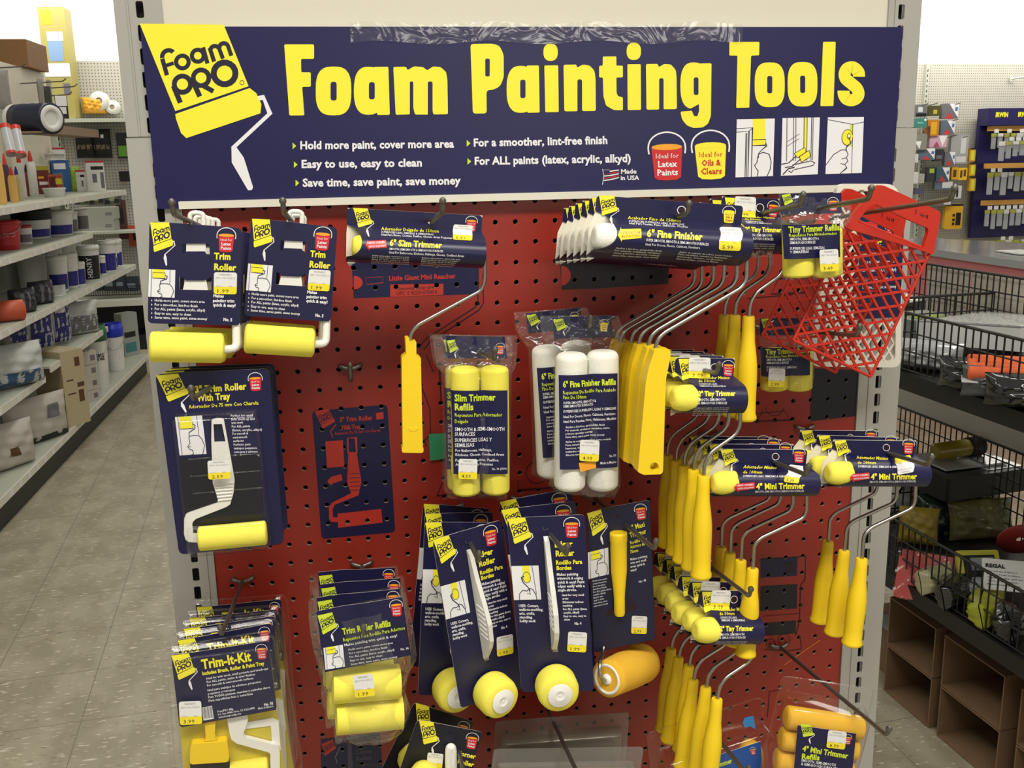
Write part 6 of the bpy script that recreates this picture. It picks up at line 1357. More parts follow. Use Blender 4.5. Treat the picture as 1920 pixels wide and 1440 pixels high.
# caulk tubes clipped over the glues
for i, (u0, v0, u1, v1) in enumerate([(8, 235, 22, 290), (28, 238, 40, 292)]):
    a = atx(u0, v0, -1.60); b = atx(u1, v1, -1.56); t = thing('caulk_tube', ['clear caulk tube with red band at the left edge', 'clear caulk tube with red band, right one, above the glue bottles'][i], 'tube', b); r = .025
    mb = MB(); mb.lathe([(0, r), (.78, r), (1, r)], mat('clear_grey_tube', '#b9bcc0', .2), a - b, (0, 0, 0), 16); mb.build('body', t)
    mb = MB(); mb.lathe([(0, r * 1.04), (1, r * 1.04)], REDC, (a - b) * 1.0, (a - b) * .86, 16, capa=False, capb=False); mb.build('band', t); mb = MB(); mb.lathe([(0, r * 1.04), (1, r * 1.04)], REDC, (a - b) * .08, (0, 0, 0), 16); mb.build('cap', t)
    mb = MB(); A = Art(mb, T=lambda u_, v_: (u_, v_), S=lambda x, q, e: tuple((a - b) * q + V((.5, -.86, 0)) * (r + .001 + e) + V((.86, .5, 0)) * x), d0=.0003); A.text('CAULK' if 0 else 'DAP', .006, .25, .006, .65, .014, BADGE, 1, up=(-1, 0)); mb.build('label', t)
# dark roll pack, brown tray and hooks above
a = at(36, 224, 4.9); b = at(97, 222, 4.75); t = thing('tape_roll_pack', 'navy shrink-wrapped pack of tape rolls over the glue shelf', 'roll', a)
r = .084; mb = MB(); mb.lathe([(0, r * .9), (0, r), (.24, r * 1.01), (.26, r * .97), (.5, r * 1.01), (.52, r * .97), (.76, r * 1.01), (.78, r * .97), (1, r), (1, r * .82)], mat('navy_roll', '#1d2138', .3), (0, 0, 0), b - a, 26, capb=False); mb.build('rolls', t)
mb = MB(); mb.lathe([(0, r * .86), (.5, r * .84), (.5, r * .55), (0, r * .5), (-.6, r * .48)], PWH, b - a, (b - a) * 1.04, 26, capb=True, capa=False); mb.build('core', t)
mb = MB(); mb.lathe([(0, r * 1.0), (1, r * 1.0)], PWH, (a - b) * .12, (a - b) * .002, 24); mb.build('end_band', t)
mb = MB(); mb.box((b - a) * .75 + V((0, -.071, .01)), (.03, .006, .03), PWH); mb.build('label', t)
p = atx(118, 222, -1.6); carton(118, 222, 19, 36, .06, BADGE, 'small black and white box hanging at the end of the tape rolls', zz=p.z, bands=[(WHI, .05, .95, .55, 1.0), (STK, .25, .85, .2, .5)])
a = atx(52, 262, -1.62); b = atx(160, 245, -1.62); t = thing('display_tray', 'brown cardboard display tray under the tape rolls', 'tray', (a + b) / 2); L_ = (b - a).length
mb = MB(); yv = (b - a).normalized(); M_ = MX.Rotation(math.atan2(yv.y, yv.x), 4, 'Z'); KR = mat('brown_card', '#8a715c', .7); mb.box((0, 0, 0), (L_, .16, .01), KR, M_); mb.box((0, -.08, .02), (L_, .006, .05), KR, M_); mb.build('tray', t)
for i, (u, v, L_) in enumerate([(48, 122, .25), (124, 150, .28), (145, 160, .25), (135, 175, .22)]):
    p = atx(u, v, BX + L_); t = thing('peg_hook', ['thin wire hook high on the cream panel at the left', 'upper thin wire hook in front of the tall yellow box', 'middle thin wire hook beside the tall yellow box', 'lower thin wire hook in front of the tall yellow box'][i], 'hook', V((BX, p.y, p.z - .02))); mb = MB(); mb.tube(bend_path([V((0, 0, 0)), V((L_ - .02, 0, .012)), V((L_, 0, .03))], .015), .004, HOOK, 6); mb.build('stem', t)
for i, (u, v, w, h, m) in enumerate([(8, 205, 30, 62, 'grey'), (80, 203, 10, 46, 'grey'), (92, 202, 14, 34, 'dark')]):
    p = atx(u, v, -1.82); k = (p - CAM).length / FPX; pillow('hanging_pack', ['grey plastic pack hanging at the left edge over the tape rolls', 'slim grey pack hanging behind the tape rolls', 'small dark pack hanging behind the tape rolls'][i], 'pack', p, w * k, .03, h * k, mat('pack_' + m, {'grey': '#8a8680', 'dark': '#3a3634'}[m], .4), rz=.9)
# ---- bag shelves and the base deck
z = Z['bagrow']; BGW = mat('bag_white', '#b9bbb8', .5); BGB = mat('bag_blue', '#2a2c78', .4)
for i, (u, v, wz, hz) in enumerate([(30, 672, .16, .30), (72, 660, .20, .34), (112, 648, .15, .34)]):
    p, _ = onshelf(u, v, z, .06); p.z = z + .0; pillow('compound_bag', ['shaded blue bag, left of three on the fourth shelf', 'white and blue bag, middle of three on the fourth shelf', 'white and blue bag with a glint, right of three on the fourth shelf'][i], 'bag', p, wz, .11, hz, BGW, rz=.75, patches=[(BGB, .22, .98, .05, .72), (STK if i else PKG_, .28, .7, .55, .85)], group=None)
p, _ = onshelf(140, 640, z, .10); p.z = z + .06; pillow('compound_bag', 'white bag with grey label lying at the far end of the fourth shelf', 'bag', p + V((0, 0, 0)), .34, .13, .20, BGW, rz=.75, patches=[(PKG_, .35, .95, .1, .6)]).location.z = z
z = Z['lowbag']
p, _ = onshelf(12, 735, z, .10); p.z = z; pillow('compound_bag', 'big white bag with blue stripe at the left edge of the low shelf', 'bag', p, .40, .22, .21, BGW, rz=.85, patches=[(mat('bag_stripe', '#35557c', .45), .05, .95, .08, .42)])
z = Z['base']
tub((219, 697), z, 31, 84, 'white bucket with bright blue lid at the far end of the base shelf', lid=BLUL, band=PWH, b0=.1, b1=.6, lidh=.22, handle=True)
tub((187, 732), z, 38, 112, 'white bucket with green lid marked ALL PURPOSE on the base shelf', lid=GRN, band=PWH, b0=.35, b1=.8, text='ALL PURPOSE', tcol=INK, lidh=.2, handle=True)
CRT = mat('cream_carton', '#b7a988', .6)
carton(124, 796, 46, 128, .22, CRT, 'tall cream carton printed with brown blocks on the base shelf', bands=[(BRWN, .58, .80, .78, .90), (BRWN, .6, .9, .5, .56), (BRWN, .62, .85, .3, .46), (BRWN, .15, .45, .6, .62), (BRWN, .15, .5, .42, .44)], rz=.95)
for i in range(4): carton(156, 757 - i * 21.5, 34, 21, .16, mat('white_carton', '#b8b5aa', .6), ['bottom', 'second', 'third', 'top'][i] + ' white box of the stack between cream carton and green-lidded bucket', zz=z + .0, bands=[(PKG_, .65, .9, .3, .7)], rz=.95).location = (lambda q: V((q.x, q.y, Z['base'] + i * .0745)))(onshelf(156, 757, Z['base'], .08)[0])
p, _ = onshelf(72, 836, z, .08); p.z = z; t_ = pillow('compound_bag', 'white bag with black edging lying on the base shelf', 'bag', p, .40, .10, .24, mat('bag_pale', '#b5b0a6', .5), rz=1.0, patches=[(BADGE, .02, .98, .02, .16), (PKG_, .6, .8, .5, .8)]); 
p, _ = onshelf(8, 890, z, .08); p.z = z; pillow('compound_bag', 'pale bag at the near left end of the base shelf', 'bag', p, .36, .13, .22, mat('bag_pale', '#b5b0a6', .5), rz=1.0, patches=[(BRWN, .5, .66, .3, .5)])
CLB = clear('clear_box', gloss=.1, rough=.2, haze=.35)
p, _ = onshelf(243, 668, z, .05); p.z = z; t = thing('tile_sample_box', 'pale clear-wrapped pack standing at the far end beyond the blue-lidded bucket', 'pack', MX.Translation(p) @ MX.Rotation(.9, 4, 'Z')); mb = MB(); mb.prism(rrect(-.07, .001, .07, .32, .01, 2), -.04, .04, mat('pale_pack', '#9aa09a', .4)); mb.build('body', t); mb = MB(); mb.prism(rrect(-.06, .03, .04, .10), -.0412, -.0405, mat('teal_patch', '#3c7a80', .5)); mb.build('label', t); mb = MB(); mb.prism(rrect(-.06, .14, .04, .18), -.0412, -.0405, BADGE); mb.build('label', t)
# box on top of the run
p = atx(18, 147, BX + .02); t = thing('brown_box', 'plain brown carton on top of the left shelving', 'box', V((BX - .10, p.y + .55, 2.162))); mb = MB(); mb.box((0, 0, .085), (.30, .45, .17), mat('brown_carton', '#8f673f', .7)); mb.build('carton', t)

# ================================================================ far wall: pegboard with a shelf and low gondola on the left
peg = MB()
def pegwall():
    m = bpy.data.materials.new('far_pegboard'); m.use_nodes = True; nt = m.node_tree; N = nt.nodes.new; L = nt.links.new; p = nt.nodes['Principled BSDF']; p.inputs['Roughness'].default_value = .6
    tc = N('ShaderNodeTexCoord'); mp = N('ShaderNodeMapping'); mp.inputs['Scale'].default_value = (1 / .0254,) * 3; L(tc.outputs['Object'], mp.inputs[0])
    fr_ = N('ShaderNodeVectorMath'); fr_.operation = 'FRACTION'; L(mp.outputs[0], fr_.inputs[0]); sb = N('ShaderNodeVectorMath'); sb.operation = 'SUBTRACT'; sb.inputs[1].default_value = (.5, .5, .5); L(fr_.outputs[0], sb.inputs[0])
    ml = N('ShaderNodeVectorMath'); ml.operation = 'MULTIPLY'; ml.inputs[1].default_value = (1, 0, 1); L(sb.outputs[0], ml.inputs[0]); ln_ = N('ShaderNodeVectorMath'); ln_.operation = 'LENGTH'; L(ml.outputs[0], ln_.inputs[0])
    lt = N('ShaderNodeMath'); lt.operation = 'LESS_THAN'; lt.inputs[1].default_value = .19; L(ln_.outputs['Value'], lt.inputs[0])
    mx = N('ShaderNodeMix'); mx.data_type = 'RGBA'; mx.inputs[6].default_value = lin('#b6b4a9'); mx.inputs[7].default_value = lin('#5a5850'); L(lt.outputs[0], mx.inputs[0]); L(mx.outputs[2], p.inputs['Base Color']); return m
PW = pegwall()
wr = thing('wall_shelving', 'grey pegboard wall shelving along the far wall', 'shelving', G @ V((0, WT - .16, 0))); wr.matrix_world = G @ MX.Translation((0, WT - .16, 0))
mb = MB(); mb.box((2.8, .06, 1.185), (11.4, .03, 2.37), PW); mb.build('pegboard', wr)
for s_ in (-1.62, .2, 1.4, 2.6, 3.8, 5.0, 6.62): mb = MB(); mb.box((s_, .035, 1.185), (.03, .03, 2.37), SHM); [mb.box((s_, .019, .2 + .05 * i), (.008, .002, .025), BADGE) for i in range(43)]; mb.build('upright', wr)
mb = MB(); mb.box((-1.1, -.10, 1.885), (1.3, .32, .03), SHM); mb.build('shelf', wr)
mb = MB(); mb.box((-1.1, -.16, .40), (1.6, .44, .04), SHM); mb.box((-1.1, -.385, .40), (1.6, .01, .05), TAGM); mb.build('shelf', wr)
mb = MB(); mb.box((-1.1, -.12, .98), (1.3, .34, .02), SHM); mb.build('shelf', wr)
mb = MB(); mb.box((-1.1, -.17, .06), (1.6, .46, .12), KICK); mb.box((-1.1, .03, .24), (1.6, .02, .28), KICK); mb.build('base', wr)
def wallp(u, v, d=.1):
    """point d in front of the far pegboard, in the world"""
    Gi = G.inverted(); c = Gi @ CAM; r = Gi.to_3x3() @ ray(u, v); t = ((WT - .115 - d) - c.y) / r.y; return G @ (c + r * t)
KW = 9.6 / FPX
def wbox(name, label, cat, u0, v0, u1, v1, d, thick, m, bands=(), text=(), tri=None, group=None, lean=0):
    """pack hanging on or standing before the far wall: pixel box, distance d from the board"""
    a = wallp((u0 + u1) / 2, v1, d); k = (a - CAM).dot(FW) / FPX; W_, H_ = (u1 - u0) * k * 1.03, (v1 - v0) * k * 1.03
    t = thing(name, label, cat, MX.Translation(a) @ MX.Rotation(GYAW - .15 + lean, 4, 'Z'), group); mb = MB(); mb.prism(rrect(-W_ / 2, 0, W_ / 2, H_, min(W_, H_) * .06, 2), -thick / 2, thick / 2, m)
    A = Art(mb, T=lambda x, y: (x, y), S=lambda x, q, e: (x, -thick / 2 - e, q), d0=.0006, step=.0004)
    for i, (bm, x0, x1, y0, y1) in enumerate(bands): A.poly([((x0 - .5) * W_, y0 * H_), ((x1 - .5) * W_, y0 * H_), ((x1 - .5) * W_, y1 * H_), ((x0 - .5) * W_, y1 * H_)], bm, 1 + i)
    if tri: [A.poly([((x - .5) * W_, y * H_) for x, y in q], bm, 1 + i) for i, (bm, q) in enumerate(tri)]
    for (s_, x0, x1, y, h_, tm) in text: A.text(s_, (x0 - .5) * W_, y * H_, (x1 - .5) * W_, y * H_, h_ * H_, tm, 6, up=(0, 1), bold=.05)
    mb.build('pack', t); return t
YBX = mat('tall_yellow_box', '#a59c58', .5)
TB = wbox('tall_box', 'tall yellow product box standing upright by the white wall', 'box', 101, 27, 147, 218, .135, .16, YBX, bands=[(mat('amber_print', '#d9a52a', .5), .12, .5, .84, .97), (mat('pale_blue_print', '#7f9fc4', .5), .25, .8, .52, .70), (WHI, .25, .85, .7, .78), (WHI, .02, .98, .38, .50), (PKG_, .66, .9, .22, .32)])
TB.location.z = 1.902
p = wallp(178, 213, .10); pillow('yellow_bag', 'crumpled yellow bag on the far wall shelf', 'bag', p, .19, .12, .13, mat('amber_bag', '#e0a42c', .4), rz=.1)
for i, (u, v) in enumerate([(190, 207), (214, 214)]):
    p = wallp(u, v, .1); t = thing('white_roll', ['white roll wrapped in film behind the yellow bag', 'small white roll at the right of the far wall shelf'][i], 'roll', p); mb = MB(); r = (.075, .055)[i]; mb.lathe([(0, r * .35), (0, r), (1, r), (1, r * .35)], PWH, (0, -.05, r), (0, .05, r), 20, capa=False, capb=False); mb.build('roll', t); mb = MB(); mb.lathe([(0, r * .36), (1, r * .36)], KRAFT, (0, -.045, r), (0, .045, r), 14); mb.build('core', t)
KNE = mat('black_fabric', '#1b1a1c', .7)
for i, (u0, u1) in enumerate([(146, 178), (179, 210)]): p = wallp((u0 + u1) / 2, 296, .12); pillow('knee_pad', ['left black knee pad hanging on the far wall', 'right black knee pad with white tag on the far wall'][i], 'knee pad', p, .15, .10, .235, KNE, rz=-.1, patches=[(mat('tan_strap', '#7a6a52', .6), .05, .95, .30, .45)] + ([(STK, .55, .72, .68, .8)] if i else []))
wbox('glove_pack', 'dark pack with bright green card hanging on the far wall', 'pack', 223, 252, 241, 297, .1, .03, mat('dark_pack', '#26282a', .5), bands=[(mat('lime_card', '#6fae3a', .5), .1, .95, .08, .5)])
wbox('clip_pack', 'small dark clip pack on the far wall near the upright', 'pack', 226, 322, 243, 340, .1, .03, BADGE)
for i in range(2): wbox('white_carton', ['lower white carton of two on the far wall shelf', 'upper white carton of two on the far wall shelf'][i], 'box', 155, 411 - 22 * i, 219, 433 - 22 * i, .16, .2, mat('grey_white_carton', '#9c9d94', .6), bands=[(PKG_, .78, .95, .5, .58), (PKG_, .76, .95, .38, .44)])
for i, (u0, u1) in enumerate([(142, 167), (168, 196), (197, 226)]): wbox('camo_pack', ['left patterned olive pack on the far wall', 'middle patterned olive pack on the far wall', 'right patterned olive pack on the far wall'][i], 'pack', u0, 366, u1, 384, .1, .03, mat('olive_pack', '#4a4c38', .6), bands=[(BADGE, .1, .4, .1, .5), (mat('olive_light', '#7f8468', .6), .35, .7, .4, .8), (BADGE, .65, .95, .2, .6)])
wbox('spear_pack', 'narrow maroon pack hanging beyond the white cartons', 'pack', 226, 378, 241, 448, .1, .03, mat('maroon_pack', '#4a2420', .6), bands=[(BADGE, .3, .7, .4, .8)])
wbox('orange_pack', 'orange pack with black mark beside the grey upright', 'pack', 244, 424, 260, 462, .1, .03, mat('dull_orange_pack', '#a8452a', .5), bands=[(BADGE, .5, .9, .3, .8)])
r = random.Random(5)
for i, (u, w, h) in enumerate([(182, 24, 28), (208, 20, 34), (228, 18, 30), (250, 22, 26)]): wbox('tool_pack', ['first', 'second', 'third', 'fourth'][i] + ' dark blue-grey tool pack from the left on the low far shelf', 'pack', u - w / 2, 545 - h, u + w / 2, 545, .26, .06, mat('slate_pack', '#2b333c', .45), bands=[(mat('slate_light', '#78848e', .4), .15, .8, .25, .55)])
mb = MB(); t = thing('wire_fence', 'low wire fence along the front of the low far shelf', 'rack', wallp(215, 553, .4)); mb.box((0, 0, .0), (.75, .006, .006), BADGE); mb.box((0, 0, .07), (.75, .006, .006), BADGE); [mb.box((-.37 + .0185 * i, 0, .035), (.004, .004, .07), BADGE) for i in range(41)]; mb.build('wires', t)
# ================================================================ right: hanging packs, the tool display and the service counter
GRP = 'packs on the far pegboard'
R0_ = lambda u, v: (1700 + u / 5.768, 170 + v / 5.768)
WDG = [(WHI, [(.42, .98), (.98, .98), (.98, .05)]), (mat('wedge_red', '#c23a3c', .5), [(.42, .42), (.72, .02), (.2, .02)]), (mat('wedge_blue', '#4f6fb0', .5), [(.78, .75), (.94, .75), (.92, .5), (.76, .5)])]
def pk(label, u0, v0, u1, v1, m, dv=0, **kw):
    a = R0_(u0, v0 + dv); b = R0_(u1, v1 + dv); return wbox('blister_pack', label, 'pack', a[0], a[1], b[0], b[1], .16, .05, m, group=GRP, **kw)
GYD = mat('grey_dark_pack', '#6a6c72', .4); OLV = mat('olive_dark', '#4c4a24', .45); TEA = mat('teal_pack', '#3f7f78', .45); AMB = mat('amber_pack', '#c07a22', .45); PNK = mat('pink_pack', '#c9a3b4', .45); SLB = mat('slate_blue', '#5a6a7a', .4); WPK = mat('white_pack', '#d2d2d2', .35); YPK = mat('yellow_pack', '#d9a51c', .45)
pk('grey and black pack, top left by the grey upright', 80, 160, 205, 285, GYD, bands=[(BADGE, .05, .95, .05, .3), (WPK, .2, .6, .4, .8)])
pk('olive pack with yellow badge in the top row of packs', 228, 170, 350, 275, OLV, bands=[(mat('olive_yellow', '#b8a83a', .5), .35, .7, .2, .6)])
pk('white, red and grey wedge pack in the top row', 360, 150, 545, 305, GYD, tri=WDG)
pk('teal pack in the second row beside the upright', 70, 305, 205, 400, TEA, bands=[(WHI, .75, .92, .72, .92), (mat('teal_light', '#6fb0a8', .5), .2, .7, .4, .6)])
pk('amber pack in the second row', 205, 325, 330, 490, AMB, bands=[(YPK, .3, .8, .1, .85), (BRWN, .0, .25, .0, .6)])
pk('white, red and grey wedge pack in the second row', 350, 330, 505, 475, SLB, tri=WDG)
pk('white wedge pack half hidden by the upright, third row', 50, 480, 200, 640, mat('khaki_grey', '#85857a', .5), tri=[(WHI, [(.1, .55), (.6, .55), (.5, .05)])])
pk('pink-grey wedge pack in the third row', 230, 490, 420, 615, PNK, tri=[(WHI, [(.5, .95), (.98, .95), (.75, .1)]), (mat('wedge_rose', '#a84a68', .5), [(.4, .5), (.6, .05), (.2, .05)])])
pk('silvery bagged pack right of the third row', 450, 495, 640, 790, mat('silver_bag', '#b9babc', .15, metal=.4), bands=[(WPK, .3, .9, .05, .25), (WPK, .55, .85, .35, .9)])
pk('white pack at the left of the fourth row', 36, 690, 110, 780, WPK, tri=[(mat('khaki_grey', '#85857a', .5), [(0, 0), (.7, 0), (0, .9)])])
pk('pale blue and red wedge pack in the fourth row', 115, 630, 290, 750, SLB, tri=WDG)
pk('dark pack in the fourth row', 280, 640, 385, 765, mat('charcoal_pack', '#34343a', .4), bands=[(GYD, .2, .8, .2, .5)])
pk('white, red and grey wedge pack in the fourth row', 390, 668, 505, 810, GYD, tri=WDG)
pk('lime-topped dark pack in the fifth row', 200, 835, 285, 985, mat('charcoal_pack', '#34343a', .4), bands=[(mat('lime_badge', '#9fb83a', .5), .3, .9, .6, .9)])
pk('teal, white and red wedge pack in the fifth row', 300, 835, 445, 985, mat('teal_dark', '#3d5a66', .4), tri=WDG)
pk('left amber yellow box pack in the fifth row', 468, 835, 540, 960, YPK, bands=[(BRWN, .2, .7, .2, .8)])
pk('right bright yellow box pack in the fifth row', 540, 840, 635, 965, mat('bright_yellow_pack', '#f0c02a', .45), bands=[(BRWN, .2, .45, .2, .8), (BRWN, .6, .85, .3, .85)])
pk('white crinkled pack low by the upright', 15, 885, 110, 1005, WPK)
pk('pale grey pack right of the crinkled one', 110, 905, 175, 1000, mat('pale_grey_pack', '#a9a9a2', .4))
pk('grey-white pack under the fifth row', 285, 985, 490, 1070, SLB, bands=[(WPK, .4, .95, .2, .95)])
pk('dark violet pack low by the upright', 80, 1055, 170, 1120, mat('violet_pack', '#55526a', .4))
pk('clear bagged pack with dark strip, low row', 470, 1035, 575, 1165, WPK, bands=[(BADGE, .45, .65, .1, .7)])
pk('yellow boxed tool with black window', 390, 1235, 580, 1495, YPK, bands=[(BADGE, 0, 1, .92, 1.0), (BADGE, .62, .9, .15, .65), (BADGE, .42, .56, .5, .6), (BADGE, .42, .56, .32, .42), (BADGE, .42, .56, .16, .26)])
pk('grey tray pack above the boxed tool', 280, 1165, 470, 1240, GYD, bands=[(WPK, .55, .95, .1, .95)])
for i, (v0, v1) in enumerate([(630, 765), (790, 920), (940, 1085)]): pk(['upper', 'middle', 'lower'][i] + ' slim yellow strip pack beside the tool display', 660, v0, 725, v1, YPK, bands=[(BADGE, 0, 1, .9, 1), (LGRN, .25, .75, .1, .8)])
for i, (u, v) in enumerate([(230, 140), (335, 135), (580, 135), (555, 310), (545, 478), (665, 492)]):
    q = R0_(u, v); p = wallp(q[0], q[1], .34); b = wallp(*R0_(u - 110, v + 30), .02); t = thing('wall_hook', ['first', 'second', 'third', 'fourth', 'fifth', 'sixth'][i] + ' thin wire hook over the hanging packs', 'hook', b, 'wire hooks on the far pegboard'); mb = MB(); mb.tube([V((0, 0, 0)), (p - b)], .005, HOOK, 6); mb.build('stem', t)
q = wallp(1896, 148, .02); t = thing('wall_hook', 'lone small white hook high on the far pegboard', 'hook', q); mb = MB(); mb.tube([V((0, 0, 0)), V((.10, -.16, .02))], .008, PWH, 6); mb.box((0, 0, 0), (.02, .01, .05), PWH); mb.build('stem', t)
# tool display
DS = mat('display_navy', '#211c54', .4); a = wallp(1831, 204, .12); b = wallp(1818, 470, .12); k = (a - CAM).dot(FW) / FPX
disp = thing('tool_display', 'navy hanging tool display with yellow IRWIN lettering and silver tools', 'display stand', MX.Translation(V((b.x, b.y, .6))) @ MX.Rotation(GYAW - .02, 4, 'Z')); H_ = a.z - .6; W_ = 1.5
mb = MB(); mb.box((W_ / 2, .03, H_ / 2), (W_, .05, H_), DS); mb.box((W_ / 2, -.05, H_ - .085), (W_, .12, .17), DS)
A = Art(mb, T=lambda x, y: (x, y), S=lambda x, q, e: (x, -.111 - e, q), d0=.0006, step=.0004)
for i in range(5): A.text('IRWIN', .085 + .262 * i, H_ - .085, .23 + .262 * i, H_ - .085, .045, YEL, 2, up=(0, 1), bold=.06)
mb.build('panel', disp)
mb = MB()
for z_ in (H_ - .20, H_ - .575, H_ - .95): mb.box((W_ / 2, -.07, z_), (W_ * .94, .04, .05), mat('display_strip', '#cf9a4a', .5))
mb.build('price_strip', disp)
SIL = mat('silver_tool', '#b9bcc0', .25, metal=.5); r = random.Random(4); dM = disp.matrix_world.copy()
rows = [(H_ - .25, .20, 9, .075), (H_ - .33, .20, 8, .08), (H_ - .64, .24, 9, .08), (H_ - 1.02, .22, 9, .075), (H_ - 1.34, .09, 7, .095)]
nm = ['top', 'second', 'third', 'fourth', 'bottom']
for j, (z_, h_, n, dx) in enumerate(rows):
    for i in range(n):
        if (.08 + i * dx) > 1.0: continue
        hh = h_ * r.uniform(.7, 1); t = thing('carded_tool', ['first', 'second', 'third', 'fourth', 'fifth', 'sixth', 'seventh', 'eighth', 'ninth'][i] + ' silver tool from the left in the %s row of the navy display' % nm[j], 'tool', dM @ MX.Translation((.08 + i * dx + (.04 if j == 1 else 0), -.12 - (.08 if j == 1 else 0), z_ - hh)), 'tools on the navy display')
        mb = MB(); w = dx * r.uniform(.3, .42); mb.prism(rrect(-w, 0, w, hh, .006, 2), -.006, .006, SIL if j < 4 else LGRN); mb.build('tool', t)
        mb = MB(); mb.prism(rrect(-w * 1.05, hh * .78, w * 1.05, hh), -.010, .008, mat('tool_card', '#a9ad4a', .5) if r.random() < .7 else PWH); mb.build('card', t)
        if r.random() < .7: mb = MB(); mb.prism(rrect(-.026, hh + .005, .026, hh + .042, .004, 2), -.035, -.033, STK); mb.build('price_tag', t)
# counter
CT = mat('counter_top', '#a3a8ab', .12, spec=.7); CF = mat('counter_pink', '#cf7c84', .5)
ct = thing('service_counter', 'service counter with glossy grey top and pink front', 'counter', G @ V((3.9, 3.8, 0))); ct.matrix_world = G @ MX.Translation((3.9, 3.8, 0))
mb = MB(); pts = [(-.03, -1.8), (.9, -1.8), (.70, .33), (.43, .85), (-.03, .95)]; mb.prism([(x, y) for x, y in pts], -.95, -.91, CT, M=MX.Rotation(PI / 2, 4, 'X') @ MX.Scale(-1, 4, (0, 1, 0)) @ MX.Scale(1, 4) if 0 else MX(((1, 0, 0, 0), (0, 0, 1, 0), (0, -1, 0, 0), (0, 0, 0, 1)))); mb.build('top', ct)
mb = MB(); mb.box((.30, -.45, .455), (.60, 2.6, .91), CF); mb.build('body', ct)
p = atz(1912, 474, .952); t = thing('paper_pad', 'small white leaflet lying on the grey counter top', 'paper', p); mb = MB(); mb.box((0, 0, .004), (.16, .22, .006), PWH); mb.build('paper', t)

# ================================================================ right: black wire-basket rack with loose goods
BW = mat('black_wire', '#17140f', .5); BST = mat('black_steel', '#14130f', .45)
rack = thing('basket_rack', 'black two-tier rack of wire baskets at the right, white back panel', 'rack', G @ V((1.8, .7, 0))); rack.matrix_world = G @ MX.Translation((1.8, .7, 0)); S_ = lambda s, t, z: V((s - 1.8, t - .7, z))
FS, BS, T0, T1 = 1.60, 2.05, -.30, 1.85
def mesh_panel(mb, p0, p1, z0, z1, du=.026, dz=.048, r=.0022, mid=None):
    p0 = V(p0); p1 = V(p1); L_ = (p1 - p0).length; n = max(2, round(L_ / du)); m = max(2, round((z1 - z0) / dz))
    for i in range(n + 1): q = p0.lerp(p1, i / n); mb.tube([q + V((0, 0, z0)), q + V((0, 0, z1))], r, BW, 5, caps=False)
    for j in range(m + 1): z_ = z0 + (z1 - z0) * j / m; mb.tube([p0 + V((0, 0, z_)), p1 + V((0, 0, z_))], r * (1.9 if j == m else 1), BW, 5, caps=False)
for nm_, zd, zf, zb_, divs in (('upper', .975, 1.131, 1.184, (1.22,)), ('lower', .415, .567, .69, (1.28,))):
    mb = MB(); mesh_panel(mb, S_(FS, T0, 0), S_(FS, T1, 0), zd + .008, zf); mb.build('basket_front', rack)
    mb = MB(); mesh_panel(mb, S_(BS, T0, 0), S_(BS, T1, 0), zd + .008, zb_); mb.build('basket_back', rack)
    for d in (*divs, T1): mb = MB(); mesh_panel(mb, S_(FS, d, 0), S_(BS, d, 0), zd + .008, zf); mb.build('basket_divider', rack)
    mb = MB(); mb.box(S_((FS + BS) / 2, (T0 + T1) / 2, zd - .022), (BS - FS + .02, T1 - T0, .044), BST); mb.build('deck', rack)
mb = MB(); mb.box(S_(2.13, .75, .83), (.02, 2.3, .34), mat('rack_back', '#e2ddd6', .6)); mb.build('back_panel', rack)
for t_ in (T0 + .02, T1 - .02): mb = MB(); mb.box(S_(2.09, t_, .58), (.04, .04, 1.16), BST); mb.build('post', rack)
for t_ in (T1 - .02,): mb = MB(); mb.box(S_(1.64, t_, .49), (.03, .03, .98), BST); mb.build('post', rack)
def rp(u, v, z_):
    p = atz(u, v, z_); q = G.inverted() @ p; q.x = min(max(q.x, FS + .04), BS - .04); q.y = min(max(q.y, T0 + .05), T1 - .08); return G @ q
def slab(label, cat, u, v, z_, w, d, h, m, rz=0, rx=0, ry=0, name='pack', parts=(), film=None):
    p = rp(u, v, z_); t = thing(name, label, cat, MX.Translation(p) @ MX.Rotation(rz, 4, 'Z') @ MX.Rotation(rx, 4, 'X') @ MX.Rotation(ry, 4, 'Y'), None)
    mb = MB(); mb.prism(rrect(-w / 2, -d / 2, w / 2, d / 2, min(w, d) * .06, 3), -h, 0, m, M=MX(((1, 0, 0, 0), (0, 0, 1, 0), (0, -1, 0, 0), (0, 0, 0, 1)))); mb.build('body', t)
    for (pn, x0, x1, y0, y1, pm) in parts: mb = MB(); mb.box((((x0 + x1) / 2 - .5) * w, ((y0 + y1) / 2 - .5) * d, h + .001), ((x1 - x0) * w, (y1 - y0) * d, .0022), pm); mb.build(pn, t)
    if film: mb = MB(); r_ = random.Random(len(label)); mb.grid(lambda x, y: ((x - .5) * w * 1.05, (y - .5) * d * 1.05, h + .006 + .006 * math.sin(x * 19 + y * 7) * math.sin(y * 23)), 14, 12, film); mb.build('film', t)
    return t
SHINY = mat('shiny_black_bag', '#1a1b1c', .12, spec=.9, bump=.9, bscale=30); SLV = mat('silver_wrap', '#c3c5c6', .18, metal=.3, bump=.3, bscale=30); WHP = mat('white_pack_film', '#dedfdd', .25)
Zu, Zl = .978, .418
slab('stack of black and white picture frames at the far end of the upper basket', 'pack', 1730, 590, Zu, .24, .30, .07, mat('frame_black', '#2a2725', .4), rz=.5, parts=[('card', .1, .95, .1, .9, SLV), ('label', .05, .5, .35, .6, mat('salmon_label', '#d98a5a', .5))], film=CLR)
slab('dark flat packs leaning past the divider of the upper basket', 'pack', 1800, 570, Zu, .20, .30, .04, mat('frame_black', '#2a2725', .4), rz=.3)
